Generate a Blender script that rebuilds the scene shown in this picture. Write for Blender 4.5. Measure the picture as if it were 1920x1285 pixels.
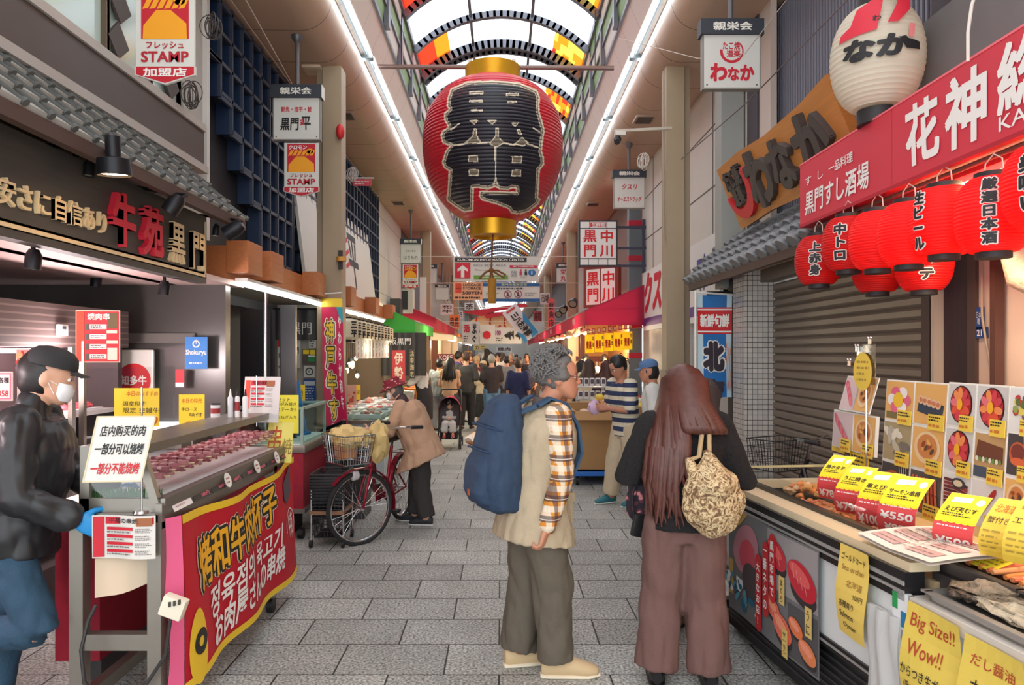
import bpy, bmesh, math, random
import numpy as np
from mathutils import Vector as V, Matrix, noise
rnd = random.Random(7)
PI = math.pi
for _o in list(bpy.data.objects): bpy.data.objects.remove(_o)
SC = bpy.context.scene
COL = SC.collection
# ---------------------------------------------------------------- camera
FPX, VX, VY, EYE = 1350.0, 940.0, 662.0, 1.7
_c = bpy.data.cameras.new('camera'); CAM = bpy.data.objects.new('camera', _c); COL.objects.link(CAM)
_c.sensor_width = 36; _c.lens = FPX/1920*36; _c.shift_x = (960-VX)/1920; _c.shift_y = (VY-642.5)/1920
_c.clip_start = .05; _c.clip_end = 400
CAM.location = (0, 0, EYE); CAM.rotation_euler = (PI/2, 0, 0)
SC.camera = CAM
# ---------------------------------------------------------------- sky and exposure
_w = bpy.data.worlds.new('overcast'); SC.world = _w; _w.use_nodes = True
_b = _w.node_tree.nodes['Background']; _b.inputs[0].default_value = (.93, .97, 1, 1); _b.inputs[1].default_value = 1.35
SC.view_settings.view_transform = 'Standard'; SC.view_settings.look = 'None'
SC.view_settings.gamma = 1; SC.view_settings.use_curve_mapping = False
SC.view_settings.exposure = 1.15
try:
    SC.cycles.max_bounces = 7; SC.cycles.diffuse_bounces = 4; SC.cycles.transparent_max_bounces = 12
    SC.cycles.sample_clamp_indirect = 4
except Exception: pass

def lamp(name, kind, loc, energy, col=(1, 1, 1), size=.1, rot=(0, 0, 0), sy=None, parent=None, spot=None):
    d = bpy.data.lights.new(name, kind); d.energy = energy; d.color = col
    if kind == 'AREA':
        d.size = size
        if sy: d.shape = 'RECTANGLE'; d.size_y = sy
    else: d.shadow_soft_size = size
    if spot: d.spot_size = spot; d.spot_blend = .6
    o = bpy.data.objects.new(name, d); COL.objects.link(o); o.location = loc; o.rotation_euler = rot
    return o

# ---------------------------------------------------------------- photo pixel + distance -> point of the street
def W(px, py, Y): return V(((px-VX)*Y/FPX, Y, EYE-(py-VY)*Y/FPX))
def WX(px, py, X): return W(px, py, X*FPX/(px-VX))
def WZ(px, py, z=0): return W(px, py, (EYE-z)*FPX/(py-VY))

# ---------------------------------------------------------------- materials
def lin(c): return tuple(((x/255)/12.92 if x/255 <= .04045 else ((x/255+.055)/1.055)**2.4) for x in c)
MC = {}
def mat(name, rgb=(200, 200, 200), rough=.6, metal=0., var=0., vs=8., bump=0., bs=60., emit=0., trans=0., alpha=1., sheen=0.):
    if name in MC: return MC[name]
    m = bpy.data.materials.new(name); m.use_nodes = True; nt = m.node_tree; p = nt.nodes['Principled BSDF']
    c = lin(rgb); p.inputs['Base Color'].default_value = (*c, 1); p.inputs['Roughness'].default_value = rough; p.inputs['Metallic'].default_value = metal
    if emit: p.inputs['Emission Color'].default_value = (*c, 1); p.inputs['Emission Strength'].default_value = emit
    if trans: p.inputs['Transmission Weight'].default_value = trans; p.inputs['IOR'].default_value = 1.05
    if alpha < 1: p.inputs['Alpha'].default_value = alpha
    if sheen: p.inputs['Sheen Weight'].default_value = sheen
    if var or bump:
        tc = nt.nodes.new('ShaderNodeTexCoord')
        if var:
            n = nt.nodes.new('ShaderNodeTexNoise'); n.inputs['Scale'].default_value = vs; n.inputs['Detail'].default_value = 4
            nt.links.new(tc.outputs['Object'], n.inputs['Vector'])
            r = nt.nodes.new('ShaderNodeMix'); r.data_type = 'RGBA'
            r.inputs[6].default_value = (*[x*(1-var) for x in c], 1); r.inputs[7].default_value = (*[min(1, x*(1+var)) for x in c], 1)
            nt.links.new(n.outputs[0], r.inputs[0]); nt.links.new(r.outputs[2], p.inputs['Base Color'])
        if bump:
            n2 = nt.nodes.new('ShaderNodeTexNoise'); n2.inputs['Scale'].default_value = bs; n2.inputs['Detail'].default_value = 3
            nt.links.new(tc.outputs['Object'], n2.inputs['Vector'])
            b = nt.nodes.new('ShaderNodeBump'); b.inputs['Strength'].default_value = bump; b.inputs['Distance'].default_value = .02
            nt.links.new(n2.outputs[0], b.inputs['Height']); nt.links.new(b.outputs[0], p.inputs['Normal'])
    MC[name] = m
    return m
def nodes(m): return m.node_tree.nodes, m.node_tree.links, m.node_tree.nodes['Principled BSDF']
def stripes(name, axis, period, width, ca, cb, rough=.6, metal=0., phase=0., bump=0.):
    """two colours in bands along one object axis; cb covers `width` of every `period` metres"""
    if name in MC: return MC[name]
    m = mat(name, ca, rough, metal); N, L, p = nodes(m)
    tc = N.new('ShaderNodeTexCoord'); s = N.new('ShaderNodeSeparateXYZ'); L.new(tc.outputs['Object'], s.inputs[0])
    a = N.new('ShaderNodeMath'); a.operation = 'ADD'; a.inputs[1].default_value = phase+1000*period; L.new(s.outputs[axis], a.inputs[0])
    d = N.new('ShaderNodeMath'); d.operation = 'MODULO'; d.inputs[1].default_value = period; L.new(a.outputs[0], d.inputs[0])
    k = N.new('ShaderNodeMath'); k.operation = 'LESS_THAN'; k.inputs[1].default_value = width; L.new(d.outputs[0], k.inputs[0])
    r = N.new('ShaderNodeMix'); r.data_type = 'RGBA'; r.inputs[6].default_value = (*lin(ca), 1); r.inputs[7].default_value = (*lin(cb), 1)
    L.new(k.outputs[0], r.inputs[0]); L.new(r.outputs[2], p.inputs['Base Color'])
    if bump:
        b = N.new('ShaderNodeBump'); b.invert = True; b.inputs['Strength'].default_value = bump; b.inputs['Distance'].default_value = .01
        L.new(k.outputs[0], b.inputs['Height']); L.new(b.outputs[0], p.inputs['Normal'])
    return m
def wood(name, rgb, axis=1, rough=.55, k=.35, scale=1.):
    if name in MC: return MC[name]
    m = mat(name, rgb, rough); N, L, p = nodes(m); c = lin(rgb)
    tc = N.new('ShaderNodeTexCoord'); mp = N.new('ShaderNodeMapping'); sc = [14*scale]*3; sc[axis] = .8*scale; mp.inputs['Scale'].default_value = sc
    L.new(tc.outputs['Object'], mp.inputs['Vector'])
    n = N.new('ShaderNodeTexNoise'); n.inputs['Scale'].default_value = 3; n.inputs['Detail'].default_value = 5; n.inputs['Distortion'].default_value = .6
    L.new(mp.outputs[0], n.inputs['Vector'])
    r = N.new('ShaderNodeMix'); r.data_type = 'RGBA'; r.inputs[6].default_value = (*[x*(1-k) for x in c], 1); r.inputs[7].default_value = (*[min(1, x*(1+k)) for x in c], 1)
    L.new(n.outputs[0], r.inputs[0]); L.new(r.outputs[2], p.inputs['Base Color'])
    return m
def glass(name, rgb=(235, 245, 245), clear=.85, rough=.05):
    """thin pane: mostly see-through, some gloss"""
    if name in MC: return MC[name]
    m = bpy.data.materials.new(name); m.use_nodes = True; N, L = m.node_tree.nodes, m.node_tree.links; N.remove(N['Principled BSDF'])
    t = N.new('ShaderNodeBsdfTransparent'); t.inputs[0].default_value = (*lin(rgb), 1)
    g = N.new('ShaderNodeBsdfGlossy'); g.inputs['Roughness'].default_value = rough
    x = N.new('ShaderNodeMixShader'); x.inputs[0].default_value = 1-clear
    L.new(t.outputs[0], x.inputs[1]); L.new(g.outputs[0], x.inputs[2]); L.new(x.outputs[0], N['Material Output'].inputs[0])
    MC[name] = m; return m
def skylight(name, rgb, clear=.5):
    """milky roof sheet that lets the sky through"""
    if name in MC: return MC[name]
    m = bpy.data.materials.new(name); m.use_nodes = True; N, L = m.node_tree.nodes, m.node_tree.links; N.remove(N['Principled BSDF'])
    t = N.new('ShaderNodeBsdfTransparent'); t.inputs[0].default_value = (*lin(rgb), 1)
    g = N.new('ShaderNodeBsdfTranslucent'); g.inputs[0].default_value = (*lin(rgb), 1)
    x = N.new('ShaderNodeMixShader'); x.inputs[0].default_value = 1-clear
    L.new(t.outputs[0], x.inputs[1]); L.new(g.outputs[0], x.inputs[2]); L.new(x.outputs[0], N['Material Output'].inputs[0])
    MC[name] = m; return m
def thinlit(name, rgb, k=.45, rough=.6):
    """paper or cloth that passes part of the light"""
    if name in MC: return MC[name]
    m = mat(name, rgb, rough); N, L, p = nodes(m)
    g = N.new('ShaderNodeBsdfTranslucent'); g.inputs[0].default_value = (*lin(rgb), 1)
    x = N.new('ShaderNodeMixShader'); x.inputs[0].default_value = k
    L.new(p.outputs[0], x.inputs[1]); L.new(g.outputs[0], x.inputs[2]); L.new(x.outputs[0], N['Material Output'].inputs[0])
    return m
def c_(r, g, b, rough=.55, **k): return mat('c%d_%d_%d_%d' % (r, g, b, rough*100), (r, g, b), rough, **k)
WHITE = c_(232, 230, 224); BLACK = c_(24, 23, 26); RED = c_(205, 28, 48); YEL = c_(246, 214, 40); CRIM = c_(178, 22, 44); DGREY = c_(52, 50, 52)
STEEL = mat('steel', (146, 141, 132), .36, .75, var=.12, vs=5); DARKMET = mat('dark_metal', (38, 38, 42), .4, .6); CHROME = mat('chrome', (215, 215, 218), .18, 1.)
GOLD = mat('gold', (214, 160, 40), .35, .75, var=.15, vs=3)

# ---------------------------------------------------------------- frames: (u right, v up, n out) -> world
def fr(o, x, y):
    o, x, y = V(o), V(x).normalized(), V(y).normalized(); n = x.cross(y)
    f = lambda u, v, k=0.: o+x*u+y*v+n*k
    return f
def face_cam(o, tilt=0, turn=0):
    """frame at o whose front looks to the viewer's end of the street"""
    t = math.radians(turn); a = math.radians(tilt); x = V((math.cos(t), math.sin(t), 0)); n0 = V((math.sin(t), -math.cos(t), 0))
    return fr(o, x, V((0, 0, 1))*math.cos(a)-n0*math.sin(a))
def face_left(o, lean=0, turn=0):
    """on the left side, looking across the street to +X"""
    a = math.radians(lean); t = math.radians(turn); n = V((math.cos(t), -math.sin(t), 0)); return fr(o, (math.sin(t), math.cos(t), 0), V((0, 0, math.cos(a)))+n*math.sin(a))
def face_right(o, lean=0, turn=0):
    a = math.radians(lean); t = math.radians(turn); n = V((-math.cos(t), -math.sin(t), 0)); return fr(o, (math.sin(t), -math.cos(t), 0), V((0, 0, math.cos(a)))+n*math.sin(a))

_TC = {}
def textmesh(s, bold=0., ext=0.):
    """glyph outlines filled with faces, as (vertices Nx2 scaled to a unit box, faces, aspect)"""
    k = (s, bold, ext)
    if k in _TC: return _TC[k]
    cu = bpy.data.curves.new('t', 'FONT'); cu.body = s; cu.size = 1; cu.offset = min(bold, .006); cu.align_x = 'CENTER'; cu.resolution_u = 3
    cu.space_line = 1.12 if '\n' in s and all(len(x) <= 1 for x in s.split('\n')) else .9
    if ext: cu.extrude = ext
    ob = bpy.data.objects.new('t', cu); COL.objects.link(ob)
    dg = bpy.context.evaluated_depsgraph_get(); dg.update(); me = bpy.data.meshes.new_from_object(ob.evaluated_get(dg))
    n = len(me.vertices); a = np.empty(n*3, np.float32); me.vertices.foreach_get('co', a); a = a.reshape(-1, 3).astype(float)
    fs = [tuple(p.vertices) for p in me.polygons]
    bpy.data.objects.remove(ob); bpy.data.curves.remove(cu); bpy.data.meshes.remove(me)
    if n == 0: a = np.zeros((1, 3)); fs = []
    if bold > .008:                                   # heavier strokes: the same outlines laid over each other, slightly shifted
        m = 4 if bold < .04 else 10; d = bold-.004; base, f0 = a, fs; parts = [base]; fs = list(f0)
        for i in range(m):
            t = 2*PI*(i+.5)/m; parts.append(base+np.array([d*math.cos(t), d*math.sin(t), .00012*(i+1)])); o_ = len(base)*(i+1); fs += [tuple(x+o_ for x in f) for f in f0]
        a = np.concatenate(parts)
    lo, hi = a.min(0), a.max(0); sz = np.maximum(hi-lo, 1e-6)
    a[:, 0] = (a[:, 0]-lo[0])/sz[0]-.5; a[:, 1] = (a[:, 1]-lo[1])/sz[1]-.5
    _TC[k] = (a, fs, sz[0]/sz[1]); return _TC[k]

class B:
    """collects shapes in world coordinates; o() links them as ONE mesh object"""
    def __init__(s, m=None): s.v = []; s.f = []; s.k = []; s.ms = []; s.cur = 0; s.m(m or WHITE)
    def m(s, m):
        if m not in s.ms: s.ms.append(m)
        s.cur = s.ms.index(m); return s
    def add(s, vs, fs):
        n = len(s.v); s.v.extend(V(x) for x in vs); s.f.extend(tuple(i+n for i in f) for f in fs); s.k.extend([s.cur]*len(fs)); return s
    def box(s, c, d, R=None, bev=0):
        c = V(c); h = V(d)/2; R = R or Matrix.Identity(3)
        if bev:
            bm = bmesh.new(); bmesh.ops.create_cube(bm, size=1)
            for q in bm.verts: q.co = V((q.co.x*d[0], q.co.y*d[1], q.co.z*d[2]))
            bmesh.ops.bevel(bm, geom=bm.edges[:], offset=bev, segments=2, affect='EDGES', profile=.7)
            bm.verts.index_update(); s.add([c+R@q.co for q in bm.verts], [[q.index for q in f.verts] for f in bm.faces]); bm.free(); return s
        p = [c+R@V((x*h.x, y*h.y, z*h.z)) for x in (-1, 1) for y in (-1, 1) for z in (-1, 1)]
        return s.add(p, [(0, 1, 3, 2), (4, 6, 7, 5), (0, 4, 5, 1), (2, 3, 7, 6), (0, 2, 6, 4), (1, 5, 7, 3)])
    def bb(s, a, b, bev=0): return s.box([(i+j)/2 for i, j in zip(a, b)], [abs(i-j) for i, j in zip(a, b)], None, bev)
    def fbox(s, F, u0, v0, u1, v1, n0, n1):
        p = [F(u, v, n) for u in (u0, u1) for v in (v0, v1) for n in (n0, n1)]
        return s.add(p, [(0, 1, 3, 2), (4, 6, 7, 5), (0, 4, 5, 1), (2, 3, 7, 6), (0, 2, 6, 4), (1, 5, 7, 3)])
    def beam(s, a, b, w, h=None, up=(0, 0, 1)):
        a, b = V(a), V(b); h = h or w; z = (b-a); L = z.length; z.normalize(); x = V(up).cross(z)
        if x.length < 1e-4: x = V((1, 0, 0))
        x.normalize(); y = z.cross(x); return s.box((a+b)/2, (w, h, L), Matrix((x, y, z)).transposed())
    def tube(s, pts, r, n=10, cap=True, close=False):
        pts = [V(p) for p in pts]; N = len(pts); rs = r if isinstance(r, (list, tuple)) else [r]*N; vs = []; fs = []; px = None
        for i, p in enumerate(pts):
            t = (pts[(i+1) % N]-pts[i-1]) if close else (pts[min(i+1, N-1)]-pts[max(i-1, 0)])
            if t.length < 1e-9: t = V((0, 0, 1))
            t.normalize()
            if px is None: px = V((0, 0, 1)).cross(t) if abs(t.z) < .95 else V((1, 0, 0)).cross(t)
            px = (px-t*px.dot(t)); px = px.normalized() if px.length > 1e-6 else t.orthogonal().normalized(); py = t.cross(px)
            vs += [p+(px*math.cos(2*PI*j/n)+py*math.sin(2*PI*j/n))*rs[i] for j in range(n)]
        for i in range(N if close else N-1):
            a, b = i*n, ((i+1) % N)*n
            fs += [(a+j, a+(j+1) % n, b+(j+1) % n, b+j) for j in range(n)]
        if cap and not close: fs += [tuple(range(n))[::-1], tuple(range((N-1)*n, N*n))]
        return s.add(vs, fs)
    def cyl(s, a, b, r, n=16, r2=None): return s.tube([a, b], [r, r if r2 is None else r2], n)
    def lathe(s, prof, c=(0, 0, 0), n=32, R=None, a0=0, a1=2*PI):
        c = V(c); R = R or Matrix.Identity(3); full = abs(a1-a0-2*PI) < 1e-6; m = n if full else n+1; vs = []; fs = []
        for (r, z) in prof: vs += [c+R@V((r*math.cos(a0+(a1-a0)*j/n), r*math.sin(a0+(a1-a0)*j/n), z)) for j in range(m)]
        for i in range(len(prof)-1):
            for j in range(n):
                q = (j+1) % m; fs.append((i*m+j, i*m+q, (i+1)*m+q, (i+1)*m+j))
        if full:
            if prof[0][0] > 1e-6: fs.append(tuple(range(m))[::-1])
            if prof[-1][0] > 1e-6: fs.append(tuple(range((len(prof)-1)*m, len(prof)*m)))
        return s.add(vs, fs)
    def ell(s, c, r, R=None, n=16, k=10):
        c = V(c); R = R or Matrix.Identity(3); r = r if isinstance(r, (tuple, list)) else (r, r, r)
        vs = [c+R@V((0, 0, -r[2]))]; fs = []
        for i in range(1, k):
            t = PI*i/k-PI/2; vs += [c+R@V((r[0]*math.cos(t)*math.cos(2*PI*j/n), r[1]*math.cos(t)*math.sin(2*PI*j/n), r[2]*math.sin(t))) for j in range(n)]
        vs.append(c+R@V((0, 0, r[2]))); e = len(vs)-1
        for j in range(n):
            q = (j+1) % n; fs.append((0, 1+q, 1+j)); fs.append((e, e-n+j, e-n+q))
            for i in range(k-2): fs.append((1+i*n+j, 1+i*n+q, 1+(i+1)*n+q, 1+(i+1)*n+j))
        return s.add(vs, fs)
    def prism(s, pts, F, d=.002, n0=0.):
        """outline in frame F (u,v), from n0-d to n0"""
        N = len(pts); vs = [F(u, v, n0) for u, v in pts]+[F(u, v, n0-d) for u, v in pts]
        return s.add(vs, [tuple(range(N)), tuple(range(N, 2*N))[::-1]]+[(i, i+N, (i+1) % N+N, (i+1) % N) for i in range(N)])
    def flat(s, pts, F, n0=.001, sub=0):
        if sub: return s.warp2(pts, [tuple(range(len(pts)))], F, n0, sub)
        return s.add([F(u, v, n0) for u, v in pts], [tuple(range(len(pts)))])
    def warp2(s, pts, faces, F, n0, sub):
        bm = bmesh.new(); vv = [bm.verts.new((p[0], p[1], p[2] if len(p) > 2 else 0)) for p in pts]
        for f in faces:
            try: bm.faces.new([vv[i] for i in f])
            except ValueError: pass
        bmesh.ops.triangulate(bm, faces=bm.faces[:])
        for _ in range(6):
            es = [e for e in bm.edges if e.calc_length() > sub]
            if not es or len(bm.faces) > 60000: break
            bmesh.ops.subdivide_edges(bm, edges=es, cuts=1); bmesh.ops.triangulate(bm, faces=[f for f in bm.faces if len(f.verts) > 3])
        bm.verts.index_update(); s.add([F(q.co.x, q.co.y, n0+q.co.z) for q in bm.verts], [[q.index for q in f.verts] for f in bm.faces]); bm.free(); return s
    def rect(s, F, u0, v0, u1, v1, n0=.001, sub=0): return s.flat([(u0, v0), (u1, v0), (u1, v1), (u0, v1)], F, n0, sub)
    def disc(s, F, u, v, ru, rv=None, n0=.001, k=24, a0=0, a1=2*PI, rot=0, sub=0):
        rv = rv or ru; full = abs(a1-a0-2*PI) < 1e-6; cs, sn = math.cos(rot), math.sin(rot); P = []
        for i in range(k if full else k+1):
            a = a0+(a1-a0)*i/k; x, y = ru*math.cos(a), rv*math.sin(a); P.append((u+x*cs-y*sn, v+x*sn+y*cs))
        return s.flat(P, F, n0, sub)
    def ring(s, F, u, v, r0, r1, n0=.001, k=28, a0=0, a1=2*PI, sq=1.):
        for i in range(k):
            a, b = a0+(a1-a0)*i/k, a0+(a1-a0)*(i+1)/k
            s.add([F(u+r*math.cos(t)*sq, v+r*math.sin(t), n0) for r, t in ((r0, a), (r1, a), (r1, b), (r0, b))], [(0, 1, 2, 3)])
        return s
    def line(s, F, pts, w, n0=.001):
        for (a, b) in zip(pts, pts[1:]):
            dx, dy = b[0]-a[0], b[1]-a[1]; L = math.hypot(dx, dy) or 1; ox, oy = -dy/L*w/2, dx/L*w/2; ex, ey = dx/L*w*.3, dy/L*w*.3
            s.add([F(a[0]+ox-ex, a[1]+oy-ey, n0), F(a[0]-ox-ex, a[1]-oy-ey, n0), F(b[0]-ox+ex, b[1]-oy+ey, n0), F(b[0]+ox+ex, b[1]+oy+ey, n0)], [(0, 1, 2, 3)])
        return s
    def text(s, F, t, u, v, w=None, h=None, n0=.0015, bold=.012, ext=0., sub=0, slant=0., rot=0.):
        a, fs, asp = textmesh(t, bold, 0.01 if ext else 0.)
        if w is None: w = h*asp
        if h is None: h = w/asp
        cs, sn = math.cos(rot), math.sin(rot)
        def g(x, y): x, y = x*w+slant*y*h, y*h; return u+x*cs-y*sn, v+x*sn+y*cs
        if sub: return s.warp2([(*g(p[0], p[1]), p[2]) for p in a], fs, F, n0, sub)
        if ext: return s.add([F(*g(p[0], p[1]), n0+(p[2]/.01+1)/2*ext) for p in a], fs)
        return s.add([F(*g(p[0], p[1]), n0+p[2]) for p in a], fs)
    def scribble(s, F, u0, v0, u1, v1, rows, hh=.6, n0=.0015, seed=1, gap=.3):
        """rows of small print too small to read in the photo, as broken bars"""
        q = random.Random(seed); rh = (v1-v0)/rows
        for i in range(rows):
            y = v1-(i+.5)*rh; x = u0; e = u1-(q.random()*.35)*(u1-u0)
            while x < e:
                w = (q.random()*.9+.35)*rh; x2 = min(x+w, e); s.rect(F, x, y-rh*hh/2, x2, y+rh*hh/2*(.6+.4*q.random()), n0); x = x2+rh*gap
        return s
    def grid(s, fn, nu, nv):
        vs = [fn(i/nu, j/nv) for j in range(nv+1) for i in range(nu+1)]
        return s.add(vs, [(j*(nu+1)+i, j*(nu+1)+i+1, (j+1)*(nu+1)+i+1, (j+1)*(nu+1)+i) for j in range(nv) for i in range(nu)])
    def loft(s, secs, n=16, sup=2.):
        """sections (centre, axis a, axis b): closed skin through ellipses"""
        vs = []; fs = []
        for (c, a, b) in secs:
            c, a, b = V(c), V(a), V(b)
            for j in range(n):
                x, y = math.cos(2*PI*j/n), math.sin(2*PI*j/n); e = 2/sup
                vs.append(c+a*math.copysign(abs(x)**e, x)+b*math.copysign(abs(y)**e, y))
        for i in range(len(secs)-1): fs += [(i*n+j, i*n+(j+1) % n, (i+1)*n+(j+1) % n, (i+1)*n+j) for j in range(n)]
        fs += [tuple(range(n))[::-1], tuple(range((len(secs)-1)*n, len(secs)*n))]
        return s.add(vs, fs)
    def limb(s, pts, rs, n=12):
        """tapered round-ended limb"""
        pts = [V(p) for p in pts]; P = []; Rr = []
        d0 = (pts[0]-pts[1]).normalized(); d1 = (pts[-1]-pts[-2]).normalized()
        for k in (.98, .7, .4): P.append(pts[0]+d0*rs[0]*k); Rr.append(rs[0]*math.sqrt(1-k*k))
        for i in range(len(pts)):
            P.append(pts[i]); Rr.append(rs[i])
            if i < len(pts)-1: P.append((pts[i]+pts[i+1])/2); Rr.append((rs[i]+rs[i+1])/2)
        for k in (.4, .7, .98): P.append(pts[-1]+d1*rs[-1]*k); Rr.append(rs[-1]*math.sqrt(1-k*k))
        return s.tube(P, Rr, n)
    def vox(s, size=.012, smooth=4, wr=0., ws=14., seed=0):
        """fuse everything collected into one continuous skin"""
        me = bpy.data.meshes.new('t'); me.from_pydata([tuple(x) for x in s.v], [], s.f); ob = bpy.data.objects.new('t', me); COL.objects.link(ob)
        bm = bmesh.new(); bm.from_mesh(me); bmesh.ops.recalc_face_normals(bm, faces=bm.faces[:]); bm.to_mesh(me); bm.free()
        r = ob.modifiers.new('r', 'REMESH'); r.mode = 'VOXEL'; r.voxel_size = size
        if smooth: q = ob.modifiers.new('s', 'SMOOTH'); q.iterations = smooth; q.factor = .5
        dg = bpy.context.evaluated_depsgraph_get(); dg.update(); m2 = bpy.data.meshes.new_from_object(ob.evaluated_get(dg))
        N = [x.normal.copy() for x in m2.vertices] if wr else None
        s.v = [x.co.copy() for x in m2.vertices]; s.f = [tuple(p.vertices) for p in m2.polygons]; s.k = [0]*len(s.f); s.ms = s.ms[:1]; s.cur = 0
        if wr:
            for i, p in enumerate(s.v):
                a = noise.noise(V((p.x*ws+seed, p.y*ws, p.z*ws*.55))); b = noise.noise(V((p.x*ws*2.3, p.y*ws*2.3+seed, p.z*ws*1.6+p.x*9)))
                s.v[i] = p+N[i]*wr*((abs(a)*1.6-.4)+.4*b)
        bpy.data.objects.remove(ob); bpy.data.meshes.remove(me); bpy.data.meshes.remove(m2); return s
    def o(s, name, parent=None, smooth=True, ang=38, label=None):
        me = bpy.data.meshes.new(name)
        if parent is not None:
            q = WORLD[parent.name].inverted(); vs = [tuple(q@x) for x in s.v]
        else:
            vs = [tuple(x) for x in s.v]
        me.from_pydata(vs, [], s.f)
        for m in s.ms: me.materials.append(m)
        if len(s.ms) > 1: me.polygons.foreach_set('material_index', s.k)
        me.update()
        if smooth:
            me.polygons.foreach_set('use_smooth', [True]*len(me.polygons)); me.set_sharp_from_angle(angle=math.radians(ang))
        ob = bpy.data.objects.new(name, me); COL.objects.link(ob)
        if parent is not None: ob.parent = parent; WORLD[ob.name] = WORLD[parent.name].copy()
        else:
            # put the origin at the thing's base
            if vs:
                A = np.array(vs); lo, hi = A.min(0), A.max(0); c = V(((lo[0]+hi[0])/2, (lo[1]+hi[1])/2, lo[2]))
                me.transform(Matrix.Translation(-c)); ob.location = c; WORLD[ob.name] = Matrix.Translation(c)
            else: WORLD[ob.name] = Matrix.Identity(4)
        if label: ob['label'] = label
        return ob
WORLD = {}
def tag(o, label, cat, group=None):
    o['label'] = label; o['category'] = cat
    if group: o['group'] = group
    return o
def T(name, label, cat, loc=(0, 0, 0), group=None):
    o = bpy.data.objects.new(name, None); COL.objects.link(o); o.location = loc; o.empty_display_size = .1; WORLD[o.name] = Matrix.Translation(V(loc)); return tag(o, label, cat, group)
def S(o): o['kind'] = 'structure'; return o
def dup(root, loc, rz=0., label=None, group=None, scale=None):
    """copy of a thing with its parts and sub-parts"""
    r = root.copy(); COL.objects.link(r); r.location = loc; r.rotation_euler = (0, 0, rz)
    if scale: r.scale = (scale,)*3
    if label: r['label'] = label
    if group: r['group'] = group
    for ch in root.children:
        c = ch.copy(); COL.objects.link(c); c.parent = r
        for g in ch.children:
            d = g.copy(); COL.objects.link(d); d.parent = c
    return r
# ================================================================ SETTING
Y0, Y1 = -1.5, 78.
_m = mat('paving', (128, 127, 122), .62)
N, L, p = nodes(_m)
tc = N.new('ShaderNodeTexCoord'); mp = N.new('ShaderNodeMapping'); mp.inputs['Location'].default_value = (-.28, -4.196+.395*40, 0); L.new(tc.outputs['Object'], mp.inputs['Vector'])
br = N.new('ShaderNodeTexBrick'); br.inputs['Scale'].default_value = 1; br.inputs['Brick Width'].default_value = .585; br.inputs['Row Height'].default_value = .395
br.inputs['Mortar Size'].default_value = .005; br.inputs['Mortar Smooth'].default_value = .1; br.offset = .5
br.inputs['Color1'].default_value = (*lin((170, 171, 166)), 1); br.inputs['Color2'].default_value = (*lin((138, 139, 135)), 1); br.inputs['Mortar'].default_value = (*lin((38, 36, 34)), 1)
br.inputs['Bias'].default_value = -.35
L.new(mp.outputs[0], br.inputs['Vector'])
n1 = N.new('ShaderNodeTexNoise'); n1.inputs['Scale'].default_value = 70; n1.inputs['Detail'].default_value = 3; L.new(tc.outputs['Object'], n1.inputs['Vector'])
n2 = N.new('ShaderNodeTexNoise'); n2.inputs['Scale'].default_value = 2.2; n2.inputs['Detail'].default_value = 5; L.new(tc.outputs['Object'], n2.inputs['Vector'])
r1 = N.new('ShaderNodeMapRange'); r1.inputs[1].default_value = .3; r1.inputs[2].default_value = .7; r1.inputs[3].default_value = .2; r1.inputs[4].default_value = 1.75; L.new(n1.outputs[0], r1.inputs[0])
r2 = N.new('ShaderNodeMapRange'); r2.inputs[1].default_value = .3; r2.inputs[2].default_value = .7; r2.inputs[3].default_value = .85; r2.inputs[4].default_value = 1.12; L.new(n2.outputs[0], r2.inputs[0])
mm = N.new('ShaderNodeMath'); mm.operation = 'MULTIPLY'; L.new(r1.outputs[0], mm.inputs[0]); L.new(r2.outputs[0], mm.inputs[1])
vm = N.new('ShaderNodeVectorMath'); vm.operation = 'SCALE'; L.new(br.outputs['Color'], vm.inputs[0]); L.new(mm.outputs[0], vm.inputs['Scale']); L.new(vm.outputs[0], p.inputs['Base Color'])
bp = N.new('ShaderNodeBump'); bp.inputs['Strength'].default_value = .5; bp.inputs['Distance'].default_value = .006; bp.invert = True
L.new(br.outputs['Fac'], bp.inputs['Height']); L.new(bp.outputs[0], p.inputs['Normal'])
fl = B(_m); fl.add([(-7, Y0, 0), (7, Y0, 0), (7, Y1, 0), (-7, Y1, 0)], [(0, 1, 2, 3)]); o = fl.o('floor'); o.location = (0, 0, 0); o.data.transform(Matrix.Translation((0, (Y0+Y1)/2, 0))); S(o)

# ---- ceiling: flat soffit, rounded gutter cover, lamp recess, sloping panel (both sides), then the glazed vault
SOF = stripes('soffit', 1, .83, .012, (190, 160, 136), (78, 58, 48), .42)
PAN = stripes('ceiling_panel', 1, .62, .008, (205, 184, 170), (130, 105, 92), .35)
def prof(sx):
    P = [(-3.2, 5.1), (-2.1, 5.08)]+[(-2.1+.32*math.cos(a), 5.4+.32*math.sin(a)) for a in [(-90+90*i/8)*PI/180 for i in range(1, 9)]]
    P += [(-1.78, 5.5), (-1.66, 5.56), (-1.64, 5.52), (-1.5, 5.84)]
    return [(x*sx, z) for x, z in P]
for sx in (1, -1):
    P = prof(sx); b = B(SOF)
    for a, c, m_ in ((0, 10, SOF), (9, len(P), PAN)):
        Q = P[a:c]; b.m(m_).add([(x, y, z) for x, z in Q for y in (Y0, Y1)], [(2*i, 2*i+1, 2*i+3, 2*i+2) for i in range(len(Q)-1)])
    S(b.o('ceiling_left' if sx > 0 else 'ceiling_right', ang=60))
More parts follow.
